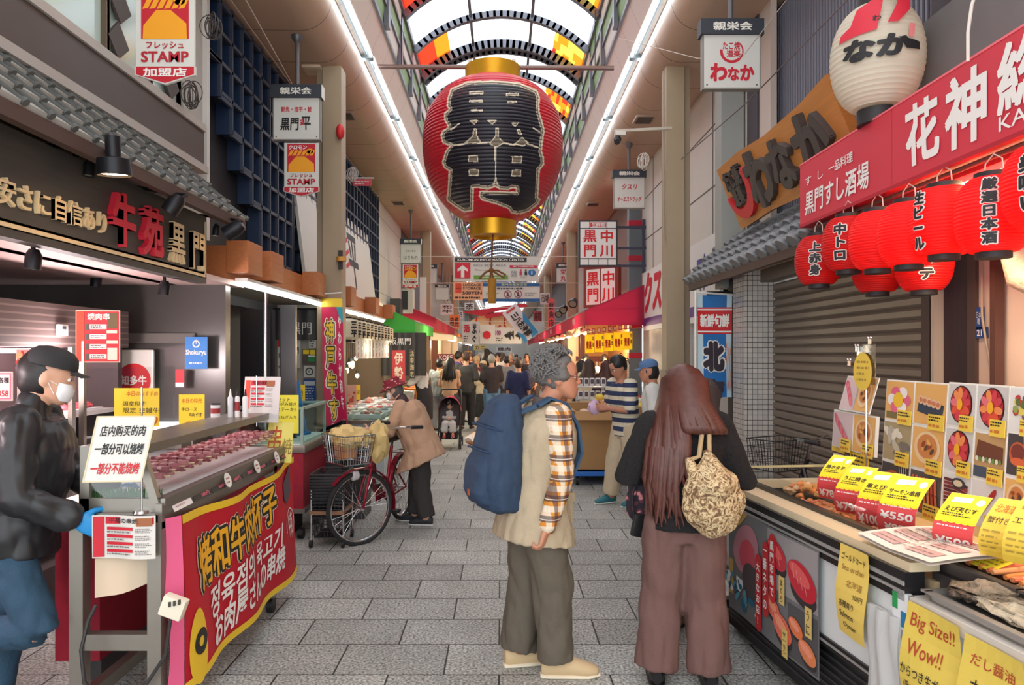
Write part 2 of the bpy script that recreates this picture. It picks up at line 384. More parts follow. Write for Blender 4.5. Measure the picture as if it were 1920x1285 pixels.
# side strip of the vault: green and pale panels in a chequer, dark frame
GRN = c_(122, 150, 96); PALE = c_(206, 200, 190); FRM = mat('vault_frame', (116, 116, 124), .4, .4)
RIB = 1.2
for sx in (-1, 1):
    b = B(GRN)
    for k in range(-2, 54):
        ya, yb = 11.55+(k-9)*RIB, 11.55+(k-8)*RIB
        for j in range(3):
            a = [(sx*1.5, 5.84), (sx*1.465, 6.1), (sx*1.44, 6.35), (sx*1.42, 6.6)]
            b.m((GRN, PALE)[(k+j) % 2]); (x0, z0), (x1, z1) = a[j], a[j+1]
            b.add([(x0, ya, z0), (x0, yb, z0), (x1, yb, z1), (x1, ya, z1)], [(0, 1, 2, 3)])
            b.m(FRM)
            if j: b.box((x0-sx*.01, (ya+yb)/2, z0), (.03, RIB, .05))
        b.box((sx*1.45, ya, 6.22), (.06, .14, .78), Matrix.Rotation(0, 3, 'Y'))
    b.m(FRM).box((sx*1.42, (Y0+Y1)/2, 6.62), (.07, Y1-Y0, .1)).box((sx*1.5, (Y0+Y1)/2, 5.84), (.04, Y1-Y0, .05))
    S(b.o('trim_1' if sx < 0 else 'trim_2'))
RV = 2.0; ZC = 7.19-RV; AH = math.asin(1.42/RV)
def vp(t, y, dr=0): a = -AH+2*AH*t; return V(((RV+dr)*math.sin(a), y, ZC+(RV+dr)*math.cos(a)))
gw = skylight('milky_sheet', (238, 244, 250), .55); gr = skylight('red_sheet', (235, 52, 30), .6); go = skylight('orange_sheet', (248, 120, 30), .6); gy = skylight('yellow_sheet', (252, 214, 70), .6)
b = B(gw); q = random.Random(3)
for k in range(-2, 54):
    ya, yb = 11.55+(k-9)*RIB, 11.55+(k-8)*RIB; col = (k % 2 == 1)
    for i in range(24):
        t0, t1 = i/24, (i+1)/24; b.m(gw)
        if col and i < 5: b.m(go if i > 2 else gr)
        if col and i >= 19:
            for u in range(2):
                for w in range(4):
                    b.m([gr, go, gy, gy, go][q.randrange(5)])
                    a0, a1, y0, y1 = t0+(t1-t0)*u/2, t0+(t1-t0)*(u+1)/2, ya+(yb-ya)*w/4, ya+(yb-ya)*(w+1)/4
                    b.add([vp(a0, y0), vp(a0, y1), vp(a1, y1), vp(a1, y0)], [(0, 1, 2, 3)])
        else: b.add([vp(t0, ya), vp(t0, yb), vp(t1, yb), vp(t1, ya)], [(0, 1, 2, 3)])
S(b.o('ceiling_vault', ang=60))
b = B(FRM)
for k in range(-2, 54):
    y = 11.55+(k-9)*RIB; thick = (k % 4 == 2)
    for (dy, w, h) in ([(-.13, .05, .16), (.0, .2, .06), (.13, .05, .16)] if thick else [(0, .09, .1)]):
        pts = [vp(i/28, y+dy, -.06) for i in range(29)]
        for a, c in zip(pts, pts[1:]): b.beam(a, c, w, h, (0, 1, 0)) if False else b.box((a+c)/2, (w if False else (c-a).length+.03+h*.12, w, h), Matrix.Rotation(-math.atan2(c.z-a.z, c.x-a.x), 3, 'Y'))
for t in (.34, .66): b.beam(vp(t, Y0, -.03), vp(t, Y1, -.03), .045, .05)
S(b.o('trim_3'))
# ---- side walls behind everything
WG = mat('wall_grey', (92, 92, 98), .7, var=.15, vs=3); CONC = mat('wall_concrete', (172, 168, 160), .7, var=.12, vs=4, bump=.15)
DARKW = mat('wall_dark', (70, 70, 76), .55, var=.2, vs=6)
b = B(DARKW).bb((-2.95, 6.3, 2.2), (-2.8, 15.6, 5.12)); S(b.o('wall_left'))
b = B(stripes('white_cladding', 2, .85, .012, (206, 202, 192), (120, 116, 110), .6)).bb((-2.9, 15.6, 2.2), (-2.72, 19.5, 5.12)); S(b.o('wall_left_pale'))
b = B(CONC); q = random.Random(9)
for i, (a, c) in enumerate([(19.5, 25), (25, 32), (32, 41), (41, 55), (55, 78)]):
    b.m([WG, CONC, c_(176, 150, 128), CONC, WG][i]).bb((-3, a, 0 if i > 0 else 2.3), (-2.75-.02*i, c, 5.12))
S(b.o('wall_left_far'))
CLAD = mat('white_panel', (214, 208, 198), .5, var=.05, vs=3)
b = B(CLAD).bb((2.62, 7.6, 2.2), (2.8, 13.3, 5.12)); b.m(c_(110, 104, 98))
for z in (2.95, 3.75, 4.5): b.bb((2.612, 7.6, z), (2.63, 13.3, z+.012))
for y in (8.9, 10.1, 11.4, 12.4): b.bb((2.612, y, 2.2), (2.63, y+.01, 5.1))
b.m(CLAD).bb((2.62, 9.9, 0), (2.8, 13.3, 2.2)).m(c_(226, 226, 226)).bb((2.55, 9.9, 0), (2.62, 10.9, 2.3)); S(b.o('wall_right'))
b = B(WG)
for i, (a, c) in enumerate([(14.2, 22), (22, 30), (30, 42), (42, 78)]): b.m([c_(120, 84, 70), CONC, WG, CONC][i]).bb((2.7-.02*i, a, 0 if i else 2.3), (3.0, c, 5.12))
S(b.o('wall_right_far'))
# end of the street
b = B(c_(190, 186, 180)).bb((-3, Y1-.2, 0), (3, Y1, 5.2)); S(b.o('wall_back'))
# pillars of the arcade
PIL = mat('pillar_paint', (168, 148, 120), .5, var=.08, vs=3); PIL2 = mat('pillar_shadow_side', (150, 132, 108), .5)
def pillar(x, y, w, d, sx):
    t = T('arcade_pillar', '', 'pillar', (x, y, 0)); del t['label'], t['category']; S(t)
    b = B(PIL).bb((x-w/2, y, 0), (x+w/2, y+d, 5.09)); S(b.o('pillar_shaft', t))
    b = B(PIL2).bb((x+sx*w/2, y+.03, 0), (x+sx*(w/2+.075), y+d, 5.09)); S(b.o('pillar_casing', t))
    b = B(mat('pillar_base', (150, 134, 112), .5)).bb((x-w/2-.015, y-.015, 0), (x+w/2+.015, y+d+.015, 1.5)); S(b.o('pillar_plinth', t))
    b = B(PIL).tube([(x-w/2-.025, y+.05, 5.05), (x-w/2-.025, y+.05, 3.1), (x-w/2+.01, y+.05, 3.0)], .012, 8); S(b.o('pillar_pipe', t))
    return t
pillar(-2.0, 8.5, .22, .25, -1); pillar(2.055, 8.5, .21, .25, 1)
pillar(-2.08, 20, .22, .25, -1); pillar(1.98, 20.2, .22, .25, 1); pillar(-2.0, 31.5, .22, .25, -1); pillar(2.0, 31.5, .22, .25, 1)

# ---- fluorescent runs in the recess between gutter cover and panel: two rows a side
TUBE = mat('lit_tube', (236, 248, 255), .3, emit=4.); REFL = mat('lamp_tray', (120, 126, 128), .4, .3)
for sx in (-1, 1):
    t = T('fluorescent_light_run', ('left' if sx < 0 else 'right')+' double row of lit fluorescent tubes under the arcade roof', 'ceiling light', (sx*1.72, 30, 5.4))
    b = B(REFL)
    for k in range(26): b.box((sx*1.72, 2+k*2.4, 5.5), (.16, .1, .1))
    b.box((sx*1.715, 34, 5.5), (.03, 66, .05)); b.o('lamp_tray', t)
    for xx in (-.06, .06):
        for k in range(14):
            y = 1.6+k*4.8; B(TUBE).cyl((sx*1.72+xx, y, 5.45+sx*xx*-.7), (sx*1.72+xx, y+4.72, 5.45+sx*xx*-.7), .021, 8).o('fluorescent_tube', t)
# small square fittings set in the soffit
for i, (px, py) in enumerate([(588, 130), (647, 217), (1208, 224), (1222, 382), (747, 381), (1112, 383)]):
    p = W(px, py, 3.37*FPX/(VY-py)); b = B(c_(70, 58, 54) if i != 0 else c_(222, 200, 170)).bb((p.x-.11, p.y-.13, 5.045), (p.x+.11, p.y+.13, 5.08), .01)
    if i != 0: b.m(c_(180, 160, 140)).bb((p.x-.14, p.y-.16, 5.06), (p.x+.14, p.y+.16, 5.085))
    tag(b.o('ceiling_vent'), ['cream square fitting in the soffit behind the hanging pole of the left white sign', 'dark vent in the soffit beside the left pillar head', 'dark vent in the soffit above the security camera', 'small dark vent in the soffit above the drug store hanging sign', 'small dark vent in the left soffit beyond the red street plate', 'small dark vent in the right soffit beside the big lantern base'][i], 'vent')
# ================================================================ HANGING OVER THE STREET
def inpoly(P, x, y):
    r = np.zeros(x.shape, bool); n = len(P); j = n-1
    for i in range(n):
        xi, yi = P[i]; xj, yj = P[j]
        if yi != yj: r ^= ((yi > y) != (yj > y)) & (x < (xj-xi)*(y-yi)/(yj-yi)+xi)
        j = i
    return r
def dseg(P, x, y, close=True):
    d = np.full(x.shape, 1e9)
    for i in range(len(P) if close else len(P)-1):
        (ax, ay), (bx, by) = P[i], P[(i+1) % len(P)]; L = (bx-ax)**2+(by-ay)**2+1e-9
        t = np.clip(((x-ax)*(bx-ax)+(y-ay)*(by-ay))/L, 0, 1); d = np.minimum(d, np.hypot(x-ax-t*(bx-ax), y-ay-t*(by-ay)))
    return d
# ---- the giant red lantern
LY = 9.6; LX = (924-VX)*LY/FPX; k = LY/FPX
lan = T('giant_paper_lantern', 'giant red paper lantern with black brush characters hung across the arcade', 'lantern', (LX, LY, EYE-(445-VY)*k))
hw = [(155, 53), (166, 78), (176, 94), (195, 111), (219, 125), (240, 130), (265, 132.5), (290, 132), (315, 128.5), (335, 123), (350, 117), (376, 100), (398, 80), (410, 60), (416, 46)]
ys = [a for a, _ in hw]; rs = [a for _, a in hw]
NR, NS = 252, 420
yy = np.linspace(155, 416, NR+1); rr = np.interp(yy, ys, rs)
for _ in range(30): rr[1:-1] = (rr[:-2]+2*rr[1:-1]+rr[2:])/4
zz = EYE-(yy-VY)*k; R_ = rr*k*.985+.011*np.abs(np.sin(np.arange(NR+1)*PI/6))-.006
th = np.arange(NS)*2*PI/NS
X = LX+R_[:, None]*np.sin(th)[None]; Yv = LY-R_[:, None]*np.cos(th)[None]; Z = np.repeat(zz[:, None], NS, 1)
vs = np.stack([X, Yv, Z], -1).reshape(-1, 3)
I, J = np.meshgrid(np.arange(NR), np.arange(NS), indexing='ij'); Jn = (J+1) % NS
F4 = np.stack([I*NS+J, I*NS+Jn, (I+1)*NS+Jn, (I+1)*NS+J], -1).reshape(-1, 4)
fc = vs[F4].mean(1); px = VX+fc[:, 0]*FPX/fc[:, 1]; py = VY-(fc[:, 2]-EYE)*FPX/fc[:, 1]; front = fc[:, 1] < LY-.02
OUT = [(846, 167), (840, 185), (839, 199), (843, 204), (834, 213), (834, 225), (842, 238), (830, 247), (827, 255), (831, 268), (845, 273), (836, 284), (830, 305), (834, 315), (843, 320), (840, 366), (838, 370), (839, 376), (852, 386), (870, 397), (886, 394), (887, 352), (898, 351), (901, 353), (916, 354), (929, 349), (938, 355), (954, 355), (960, 352), (968, 352), (969, 361), (901, 359), (899, 368), (905, 375), (931, 382), (954, 391), (960, 400), (975, 401), (991, 396), (1008, 383), (1012, 374), (1008, 371), (1011, 318), (1019, 309), (1019, 297), (1015, 285), (1017, 264), (1020, 243), (1014, 222), (1010, 208), (1011, 182), (1006, 170), (973, 156), (923, 152), (876, 154)]
ins = inpoly(OUT, px, py) & front; d = dseg(OUT, px, py)
mi = np.zeros(len(F4), int)                                  # 0 red 1 black 2 cream 3 taupe
mi[ins] = 1; mi[ins & (d < 5.2)] = 3; mi[front & (d < 1.5)] = 2; mi[ins & (d > 4.0) & (d < 5.0)] = 2
for Lp, w in [([(845, 272), (866, 271), (884, 266), (900, 268), (924, 266), (945, 268), (962, 272), (978, 266), (1008, 276)], 1.6), ([(929, 266), (929, 340)], 1.6), ([(929, 335), (925, 348)], 1.2), ([(929, 335), (934, 348)], 1.2), ([(845, 244), (861, 232)], 1.3), ([(1000, 240), (1012, 248)], 1.3)]:
    mi[front & ins & (dseg(Lp, px, py, False) < w)] = 2
for P in [[(872, 268), (886, 256), (889, 242), (893, 242), (895, 258), (902, 268)], [(918, 270), (929, 256), (929, 241), (934, 241), (935, 258), (945, 268), (931, 276)], [(966, 270), (979, 258), (990, 268), (980, 274)], [(969, 243), (974, 243), (978, 252), (973, 252)], [(881, 226), (896, 226), (889, 233)], [(915, 226), (931, 226), (923, 233)], [(959, 231), (972, 231), (966, 237)]]:
    q = front & inpoly(P, px, py); mi[q] = 3; mi[front & (dseg(P, px, py) < .9)] = 2
for (a, b_, c, e) in [(879, 292, 896, 303), (960.5, 294, 978, 305), (880, 318, 897, 329), (960, 319, 976.5, 330), (881, 172, 905, 176), (950, 175, 972, 179), (881, 188, 905, 191), (952, 190, 968, 192.5), (884, 206, 905, 208)]:
    P = [(a, b_), (c, b_), (c, e), (a, e)]; mi[front & inpoly(P, px, py)] = 3; mi[front & (dseg(P, px, py) < .9)] = 2
b = B(mat('lantern_red', (196, 14, 38), .38)); b.v = [V(x) for x in vs]; b.f = [tuple(x) for x in F4.tolist()]
b.ms = [b.ms[0], mat('lantern_ink', (33, 30, 40), .35), c_(226, 212, 188), c_(120, 110, 92)]; b.k = mi.tolist()
b.o('paper_body', lan)
zt, zb = float(zz[0]), float(zz[-1])
b = B(GOLD).lathe([(.36, zt-.03), (.37, zt-.03), (.37, zt+.19), (.36, zt+.19), (.34, zt+.19), (.34, zt-.03)], (LX, LY, 0), 48); b.o('gold_top_ring', lan, label='gold top ring')
b = B(GOLD).lathe([(.30, zb+.03), (.315, zb+.03), (.315, zb-.2), (.25, zb-.2), (.25, zb-.17), (.02, zb-.17)], (LX, LY, 0), 48); b.o('gold_bottom_ring', lan, label='gold bottom ring')
cord = mat('cord_brown', (124, 78, 30), .7); b = B(cord).cyl((LX, LY, zb-.17), (LX-.02, LY, 2.8), .012, 8)
kn = V((LX-.02, LY, 2.8)); b.ell(kn, (.035, .03, .035))
b.tube([kn, kn+V((-.07, 0, -.02)), kn+V((-.16, -.01, -.11))], .014, 8); b.tube([kn, kn+V((.08, 0, .0)), kn+V((.19, -.01, -.06)), kn+V((.17, -.01, -.1)), kn+V((.07, 0, -.04)), kn], .013, 8)
b.tube([kn, kn+V((-.02, 0, -.12))], .012, 8).tube([kn, kn+V((.03, 0, -.12))], .012, 8); b.o('cord', lan)
b = B(mat('tassel', (172, 118, 34), .7, bump=.4, bs=120)).lathe([(.0, 0), (.05, 0), (.057, -.03), (.055, -.3), (.052, -.33), (0, -.33)][::-1], kn+V((.01, 0, -.11)), 28); b.o('tassel', lan, label='golden tassel')
bar = T('lantern_crossbar', 'brown steel crossbar spanning the arcade that carries the giant lantern', 'crossbar', (0, LY, 5.4))
zy = EYE-(125-VY)*k
B(mat('bar_brown', (132, 108, 100), .4, .4)).cyl((-1.73, LY, zy), (1.5, LY, zy-.02), .03, 12).o('bar', bar)
for xx in (-.3, .28): B(c_(214, 206, 196)).box((LX+xx, LY-.02, zy), (.05, .09, .16), None, .01).o('clamp', bar)
B(DARKMET).tube([(-1.33, LY, zy), (-1.33, LY, zy+.75)], .006, 6).tube([(1.25, LY, zy), (1.25, LY, zy+.75)], .006, 6).o('hanger_wire', bar)

# ---- signs of the shop association that hang from the soffit
POLE = mat('pole_grey', (104, 102, 104), .4, .4); HEAD = c_(50, 54, 62); PANL = mat('sign_white', (212, 210, 202), .4)
def hang(label, cx, Y, yh0, yh1, yp1, wh, wp, draw, head='親栄会', pole=True):
    c = W(cx, yh0, Y); q = Y/FPX; t = T('hanging_shop_sign', label, 'hanging sign', (c.x, Y, EYE-(yp1-VY)*q)); h = wh*q/2; w = wp*q/2
    F = face_cam((c.x, Y, c.z)); hh = (yh1-yh0)*q; ph = (yp1-yh1)*q
    b = B(HEAD).fbox(F, -h, -hh, h, 0, -.1, .03); b.m(c_(230, 226, 214)).text(F, head, 0, -hh/2, wh*q*.62, hh*.55, .032, .03)
    b.m(c_(226, 222, 214)); b.fbox(F, h, -hh, h+.002, 0, -.1, .03); b.o('header', t, smooth=False, label='dark header with pale characters')
    b = B(c_(140, 136, 128)).fbox(F, -w-.012, -hh-ph, w+.012, -hh, -.07, .0); b.m(PANL).rect(F, -w, -hh-ph+.012, w, -hh, .003)
    b.m(c_(90, 86, 80))
    for u in (-w+.025, w-.025): b.disc(F, u, -hh-ph+.035, .008, None, .005, 8)
    draw(b, F, w, -hh, -hh-ph); b.o('panel', t, smooth=False)
    if pole: B(POLE).cyl((c.x, Y+.03, c.z-.01), (c.x, Y+.03, 5.09), .022, 12).lathe([(.022, 5.0), (.06, 5.05), (.06, 5.09)], (c.x, Y+.03, 0), 16).o('pole', t)
    return t
SIGNRED = c_(196, 24, 44); INK = c_(30, 28, 30)
def d1(b, F, w, t, l):
    h = t-l; b.m(SIGNRED).text(F, '鮮魚・塩干・鮭', 0, t-.27*h, w*1.35, h*.13, .005, .02)
    b.m(INK).text(F, '黒門', -.3*w, t-.62*h, w*.8, h*.3, .005, .035, slant=.05).text(F, '平', .42*w, t-.6*h, w*.42, h*.32, .005, .03)
    b.m(SIGNRED)
    for i in range(3): b.line(F, [(.18*w, t-(.54+.05*i)*h), (.34*w, t-(.51+.05*i)*h)], .012, .006)
hang('left white hanging sign with red and black brush characters above a stamp sign', 556, 7.64, 160, 184, 263, 96, 85, d1)
def d2(b, F, w, t, l):
    h = t-l; b.m(SIGNRED).text(F, 'たこ焼', -.02*w, t-.2*h, w*.62, h*.15, .005, .025).text(F, '道楽', .06*w, t-.345*h, w*.5, h*.13, .005, .025)
    b.ring(F, 0, t-.3*h, .33*w, .43*w, .005, 24, PI*.95, PI*1.75, 1.).ring(F, 0, t-.3*h, .37*w, .42*w, .005, 16, PI*1.75, PI*2.25, 1.)
    b.text(F, 'わ', -.48*w, t-.69*h, w*.62, h*.34, .005, .05).text(F, 'な', .06*w, t-.72*h, w*.42, h*.26, .005, .045).text(F, 'か', .55*w, t-.7*h, w*.52, h*.3, .005, .05)
hang('right white hanging sign with three large red brush characters', 1372, 6.25, 37, 66, 167, 118, 104, d2)
def d3(b, F, w, t, l):
    h = t-l; b.m(SIGNRED).text(F, 'クスリ', 0, t-.3*h, w*1.0, h*.18, .005, .03, slant=.15).text(F, 'オーエスドラッグ', 0, t-.7*h, w*1.6, h*.17, .005, .03, slant=.15)
hang('white hanging sign of a drug store with two lines of red katakana', 1180, 11.6, 319, 333, 391, 63, 56, d3)
def d4(b, F, w, t, l):
    h = t-l; b.m(c_(120, 112, 108)).text(F, '小さいもの', 0, t-.36*h, w*1.0, h*.14, .005, .01).text(F, 'はきもの', 0, t-.7*h, w*1.4, h*.2, .005, .015)
hang('small white hanging sign with two lines of thin grey script above an orange stamp sign', 770, 17, 448, 458, 494, 40, 37, d4)
hang('blank looking white hanging sign in front of a pale pillar on the left', 804, 21.6, 496, 503, 532, 33, 29, lambda b, F, w, t, l: b.m(c_(110, 110, 110)).rect(F, -w*.9, t-.1*(t-l), -.4*w, t-.06*(t-l), .005))
hang('farthest small white hanging sign left of the orange luggage banner', 829, 27, 534, 539, 563, 27, 24, lambda b, F, w, t, l: None)
def d5(b, F, w, t, l): b.m(SIGNRED).text(F, '栄\n丸', 0, (t+l)/2, w*.9, (t-l)*.8, .005, .02)
hang('small white hanging sign with red characters on the right beyond the drug store sign', 1056, 22, 494, 502, 530, 28, 24, d5)
# stamp signs: pale plate with a pointed red foot
def stamp(label, x0, x1, y0, y1, Y):
    q = Y/FPX; c = W((x0+x1)/2, (y0+y1)/2, Y); w = (x1-x0)*q/2; h = (y1-y0)*q; t = c.z+h/2; F = face_cam((c.x, Y, t))
    b = B(PANL).prism([(-w, 0), (-w, -h*.84), (-w*1.04, -h*.84), (-w*1.04, -h*.93), (0, -h*1.03), (w*1.04, -h*.93), (w*1.04, -h*.84), (w, -h*.84), (w, 0)], F, .02, 0)
    b.m(c_(192, 22, 42)).rect(F, -w*.82, -h*.56, w*.82, -h*.02, .002).flat([(-w, -h*.845), (-w*1.0, -h*.925), (0, -h*1.015), (w*1.0, -h*.925), (w, -h*.845)][::-1], F, .002)
    b.m(c_(240, 160, 22)).flat([(-w*.76, -h*.56), (-w*.74, -h*.42), (-w*.3, -h*.26), (w*.2, -h*.26), (w*.74, -h*.4), (w*.76, -h*.56)], F, .003)
    for i in range(6): b.flat([(-w*.78+i*w*.25, -h*.25), (-w*.62+i*w*.25, -h*.15), (-w*.42+i*w*.25, -h*.14), (-w*.58+i*w*.25, -h*.24)], F, .003)
    b.disc(F, w*.5, -h*.16, w*.2, h*.05, .003)
    b.m(c_(238, 232, 226)).text(F, 'クロモン', -w*.2, -h*.085, w*1.05, h*.085, .004, .03, slant=.1); b.text(F, '加盟店', 0, -h*.905, w*1.5, h*.09, .004, .03)
    b.m(c_(176, 22, 40)).text(F, 'フレッシュ', 0, -h*.625, w*1.3, h*.075, .004, .025).text(F, 'STAMP', 0, -h*.745, w*1.64, h*.115, .004, .035)
    o = b.o('stamp_sign', smooth=False); return tag(o, label, 'sign')
stamp('largest stamp sign at the upper left edge with red and orange panel', 255, 364, -28, 153, 4.45)
stamp('stamp sign under the white hanging sign beside the left pillar', 533, 597, 268, 366, 7.64)
stamp('small orange stamp sign hanging farther down the left row', 755, 784, 496, 541, 17)
# lit box sign on a bracket, right
Yb = 13.; F = face_cam(W(1085, 500, Yb)); q = Yb/FPX; t = T('box_sign', 'framed white box sign with four big red characters on a wall bracket', 'sign', W(1121, 500, Yb))
w, h = 73*q, 87*q; b = B(c_(54, 50, 54)).fbox(F, 0, 0, w, h, -.18, 0).m(c_(236, 232, 228)).rect(F, .03, .03, w-.03, h-.03, .003)
b.m(c_(54, 50, 54)); b.fbox(F, .03, h*.81, w-.03, h*.83, 0, .006).fbox(F, .03, h*.16, w-.03, h*.18, 0, .006)
for u in (.28, .72): b.rect(F, w*u-.005, h*.83, w*u+.005, h-.03, .005)
for u in (.25, .5, .75): b.rect(F, w*u-.005, .03, w*u+.005, h*.16, .005)
b.m(c_(212, 30, 40)).text(F, '黒\n門', w*.29, h*.5, w*.34, h*.58, .006, .03).text(F, '中\n川', w*.71, h*.5, w*.34, h*.58, .006, .03).rect(F, w*.3, h*.85, w*.7, h*.95, .005); b.m(WHITE).text(F, '生鮮館', w*.5, h*.9, w*.34, h*.08, .008, .03)
b.o('sign_box', t, smooth=False)
b = B(c_(60, 62, 84)); z = F(0, h, 0).z
for zz_ in (z-.12, z-.5, z-.82): b.beam((W(1156, 450, Yb).x, Yb+.05, zz_), (2.62, Yb+.05, zz_), .04)
b.beam((2.58, Yb+.05, z+.02), (2.58, Yb+.05, z-.95), .05); b.o('bracket', t)
# turned box sign under it
F = face_cam(W(1098, 574, 15.2), 0, -38); w, h = .72, .78; b = B(c_(128, 52, 42)).fbox(F, -.05, -.04, w+.06, h+.05, -.12, 0).m(c_(232, 226, 222)).rect(F, .02, .02, w/2-.015, h-.02, .003).rect(F, w/2+.015, .02, w-.02, h-.02, .003)
b.m(c_(212, 30, 40)).text(F, '黒\n門', w*.25, h*.5, w*.4, h*.8, .005, .03).text(F, '中\n川', w*.75, h*.5, w*.4, h*.8, .005, .03)
tag(b.o('box_sign', smooth=False), 'turned white box sign with red characters above the red awning', 'sign')
# banded corner post
b = B(c_(112, 120, 126)).bb((2.36, 13.3, 0), (2.6, 13.5, 5.1)).m(c_(196, 30, 58))
for z in (4.7, 4.05, 3.4, 2.75, 2.15, 1.6): b.bb((2.355, 13.295, z), (2.605, 13.5, z+.1))
S(b.o('trim_4'))
# drug store board along the right wall
F = face_right((2.6, 13.1, 2.1)); t = b = B(c_(232, 230, 228)).fbox(F, 0, 0, 4.6, 1.05, -.02, .02)
b.m(c_(96, 50, 140)).rect(F, 0, .08, 4.6, .22, .022).m(c_(214, 26, 52)).text(F, 'クスリ', 1.15, .66, 2.05, .72, .024, .05, slant=.12).m(c_(70, 60, 150)).text(F, 'ファーマシー', 3.6, .62, 1.6, .5, .024, .03)
tag(b.o('drug_store_board', smooth=False), 'long white drug store board with red katakana and a purple band behind the right pillar', 'sign')
# security camera on an arm from the right pillar
t = T('security_camera', 'white security camera on an arm reaching left from the right pillar', 'camera', W(1160, 268, 8.4))
a, c = W(1152, 246, 8.4), W(1264, 240, 8.52); B(c_(206, 196, 180)).beam(a, c, .03).o('arm', t)
B(c_(222, 216, 204)).box(W(1162, 252, 8.4), (.12, .12, .05), None, .01).o('housing', t); B(DARKMET).cyl(W(1158, 262, 8.4), W(1157, 266, 8.25), .035, 14).ell(W(1158, 262, 8.36), (.045, .05, .045)).o('lens', t)
# wires along the soffit, with their loops
def wire(pts, r=.004, label='thin wire sagging along the soffit', m=None): return tag(B(m or c_(196, 180, 166)).tube(pts, r, 5).o('overhead_wire'), label, 'wire')
wire([(-2.5, 5.2, 5.02), (-2.52, 9, 4.9), (-2.56, 15, 4.96)], .005, 'pale wire running along the soffit above the blue lattice')
wire([(-2.2, 4.5, 5.0), (-2.3, 8.6, 4.55), (-2.5, 12, 4.5)], .005, 'pale wire crossing in front of the left white hanging sign')
wire([(2.25, 5.2, 4.5), (2.1, 6.2, 4.28), (1.8, 6.6, 4.4), (1.3, 8, 5.2)], .004, 'pale wire crossing the large red character hanging sign')
wire([(2.45, 5., 4.2), (2.3, 6.8, 4.05), (2.1, 8.4, 3.96)], .006, 'dark cable from the louvred wall to the right pillar', c_(120, 110, 110))
def coil(c, r, label, n=7, m=None, seed=1):
    q = random.Random(seed); b = B(m or c_(70, 60, 56))
    for i in range(n):
        a, e = q.uniform(0, PI), q.uniform(.5, 1); s = r*q.uniform(.7, 1.05); o = V((q.uniform(-.02, .02), q.uniform(-.02, .02), q.uniform(-.03, .03)))
        b.tube([V(c)+o+V((math.cos(a)*math.cos(k*PI/8)*s*e, math.sin(a)*math.cos(k*PI/8)*s*.5, math.sin(k*PI/8)*s)) for k in range(16)], .004, 5, close=True)
    return tag(b.o('cable_coil'), label, 'cable coil')
coil(W(398, 50, 5.7), .1, 'coil of dark cable hanging beside the top left stamp sign', 8, None, 1)
coil(W(357, 178, 5.7), .1, 'loose coil of dark cable below the top left stamp sign', 9, None, 2)
coil(W(1207, 304, 8.6), .09, 'bundle of white cable at the corner of the drug store hanging sign', 9, c_(216, 210, 200), 3)
coil(W(660, 326, 11), .11, 'bundle of pale cable above the red street plate', 9, c_(206, 200, 194), 4)
F = face_cam(W(649, 346, 11)); b = B(c_(196, 190, 184)).fbox(F, -.45, .09, .42, .11, -.02, 0).m(c_(206, 70, 84)).fbox(F, .1, -.02, .39, .08, -.01, 0).m(WHITE).scribble(F, .13, .0, .36, .06, 2)
tag(b.o('street_plate', smooth=False), 'small red plate on a rod just beyond the left pillar', 'sign')
# ---- banners across the street farther on
BY = 19.
def banner(name, label, x0, y0, x1, y1, Y, draw, base=PANL, cat='banner', rip=.015):
    F0 = face_cam(W(x0, y1, Y)); q = Y/FPX; w, h = (x1-x0)*q, (y1-y0)*q
    F = lambda u, v, n=0.: F0(u, v, n+rip*math.sin(u*5+v*2))
    b = B(base).grid(lambda a, c: F(a*w, c*h, 0), 16, 6); draw(b, F, w, h); return tag(b.o(name, smooth=False), label, cat)
def bi(b, F, w, h):
    b.m(c_(44, 44, 48)).rect(F, .02*w, .8*h, .86*w, .97*h, .01, .2).m(WHITE).text(F, 'KUROMON INFORMATION CENTER', .44*w, .885*h, .78*w, .1*h, .016, .02)
    b.m(c_(206, 34, 54)).rect(F, .02*w, .12*h, .2*w, .76*h, .01, .2).m(WHITE).flat([(.09*w, .16*h), (.13*w, .16*h), (.13*w, .46*h), (.17*w, .4*h), (.17*w, .5*h), (.11*w, .66*h), (.05*w, .5*h), (.05*w, .4*h), (.09*w, .46*h)], F, .016)
    b.m(c_(110, 108, 112)).text(F, 'FREE REST AREA', .43*w, .66*h, .38*w, .1*h, .014, .0).m(c_(150, 120, 120)).text(F, 'There is a space', .4*w, .46*h, .3*w, .09*h, .014, .0)
    b.m(c_(110, 156, 60)).rect(F, .24*w, .08*h, .64*w, .25*h, .01, .2).m(WHITE).text(F, 'vending machine', .45*w, .165*h, .28*w, .09*h, .015, .01)
    b.m(c_(196, 30, 66)).rect(F, .66*w, .56*h, .98*w, .66*h, .012, .2).m(WHITE).text(F, '黒門市場案内所', .82*w, .61*h, .24*w, .06*h, .016, .01)
    b.m(c_(36, 110, 170)).disc(F, .92*w, .36*h, .045*w, .13*h, .012).m(WHITE).text(F, 'i', .92*w, .36*h, .015*w, .15*h, .016, .03)
    for x, c in ((.79, c_(200, 40, 80)), (.85, c_(50, 50, 54))): b.m(c).disc(F, x*w, .46*h, .012*w, .04*h, .014).rect(F, (x-.015)*w, .26*h, (x+.015)*w, .41*h, .014)
    b.m(c_(120, 120, 126)).text(F, 'FREE\nWi-Fi', .71*w, .3*h, .07*w, .24*h, .014, .01).text(F, 'TOILET', .82*w, .17*h, .08*w, .06*h, .014, .0)
banner('hanging_banner', 'white information centre banner with a red arrow square behind the tassel', 850, 482, 1010, 528, BY, bi)
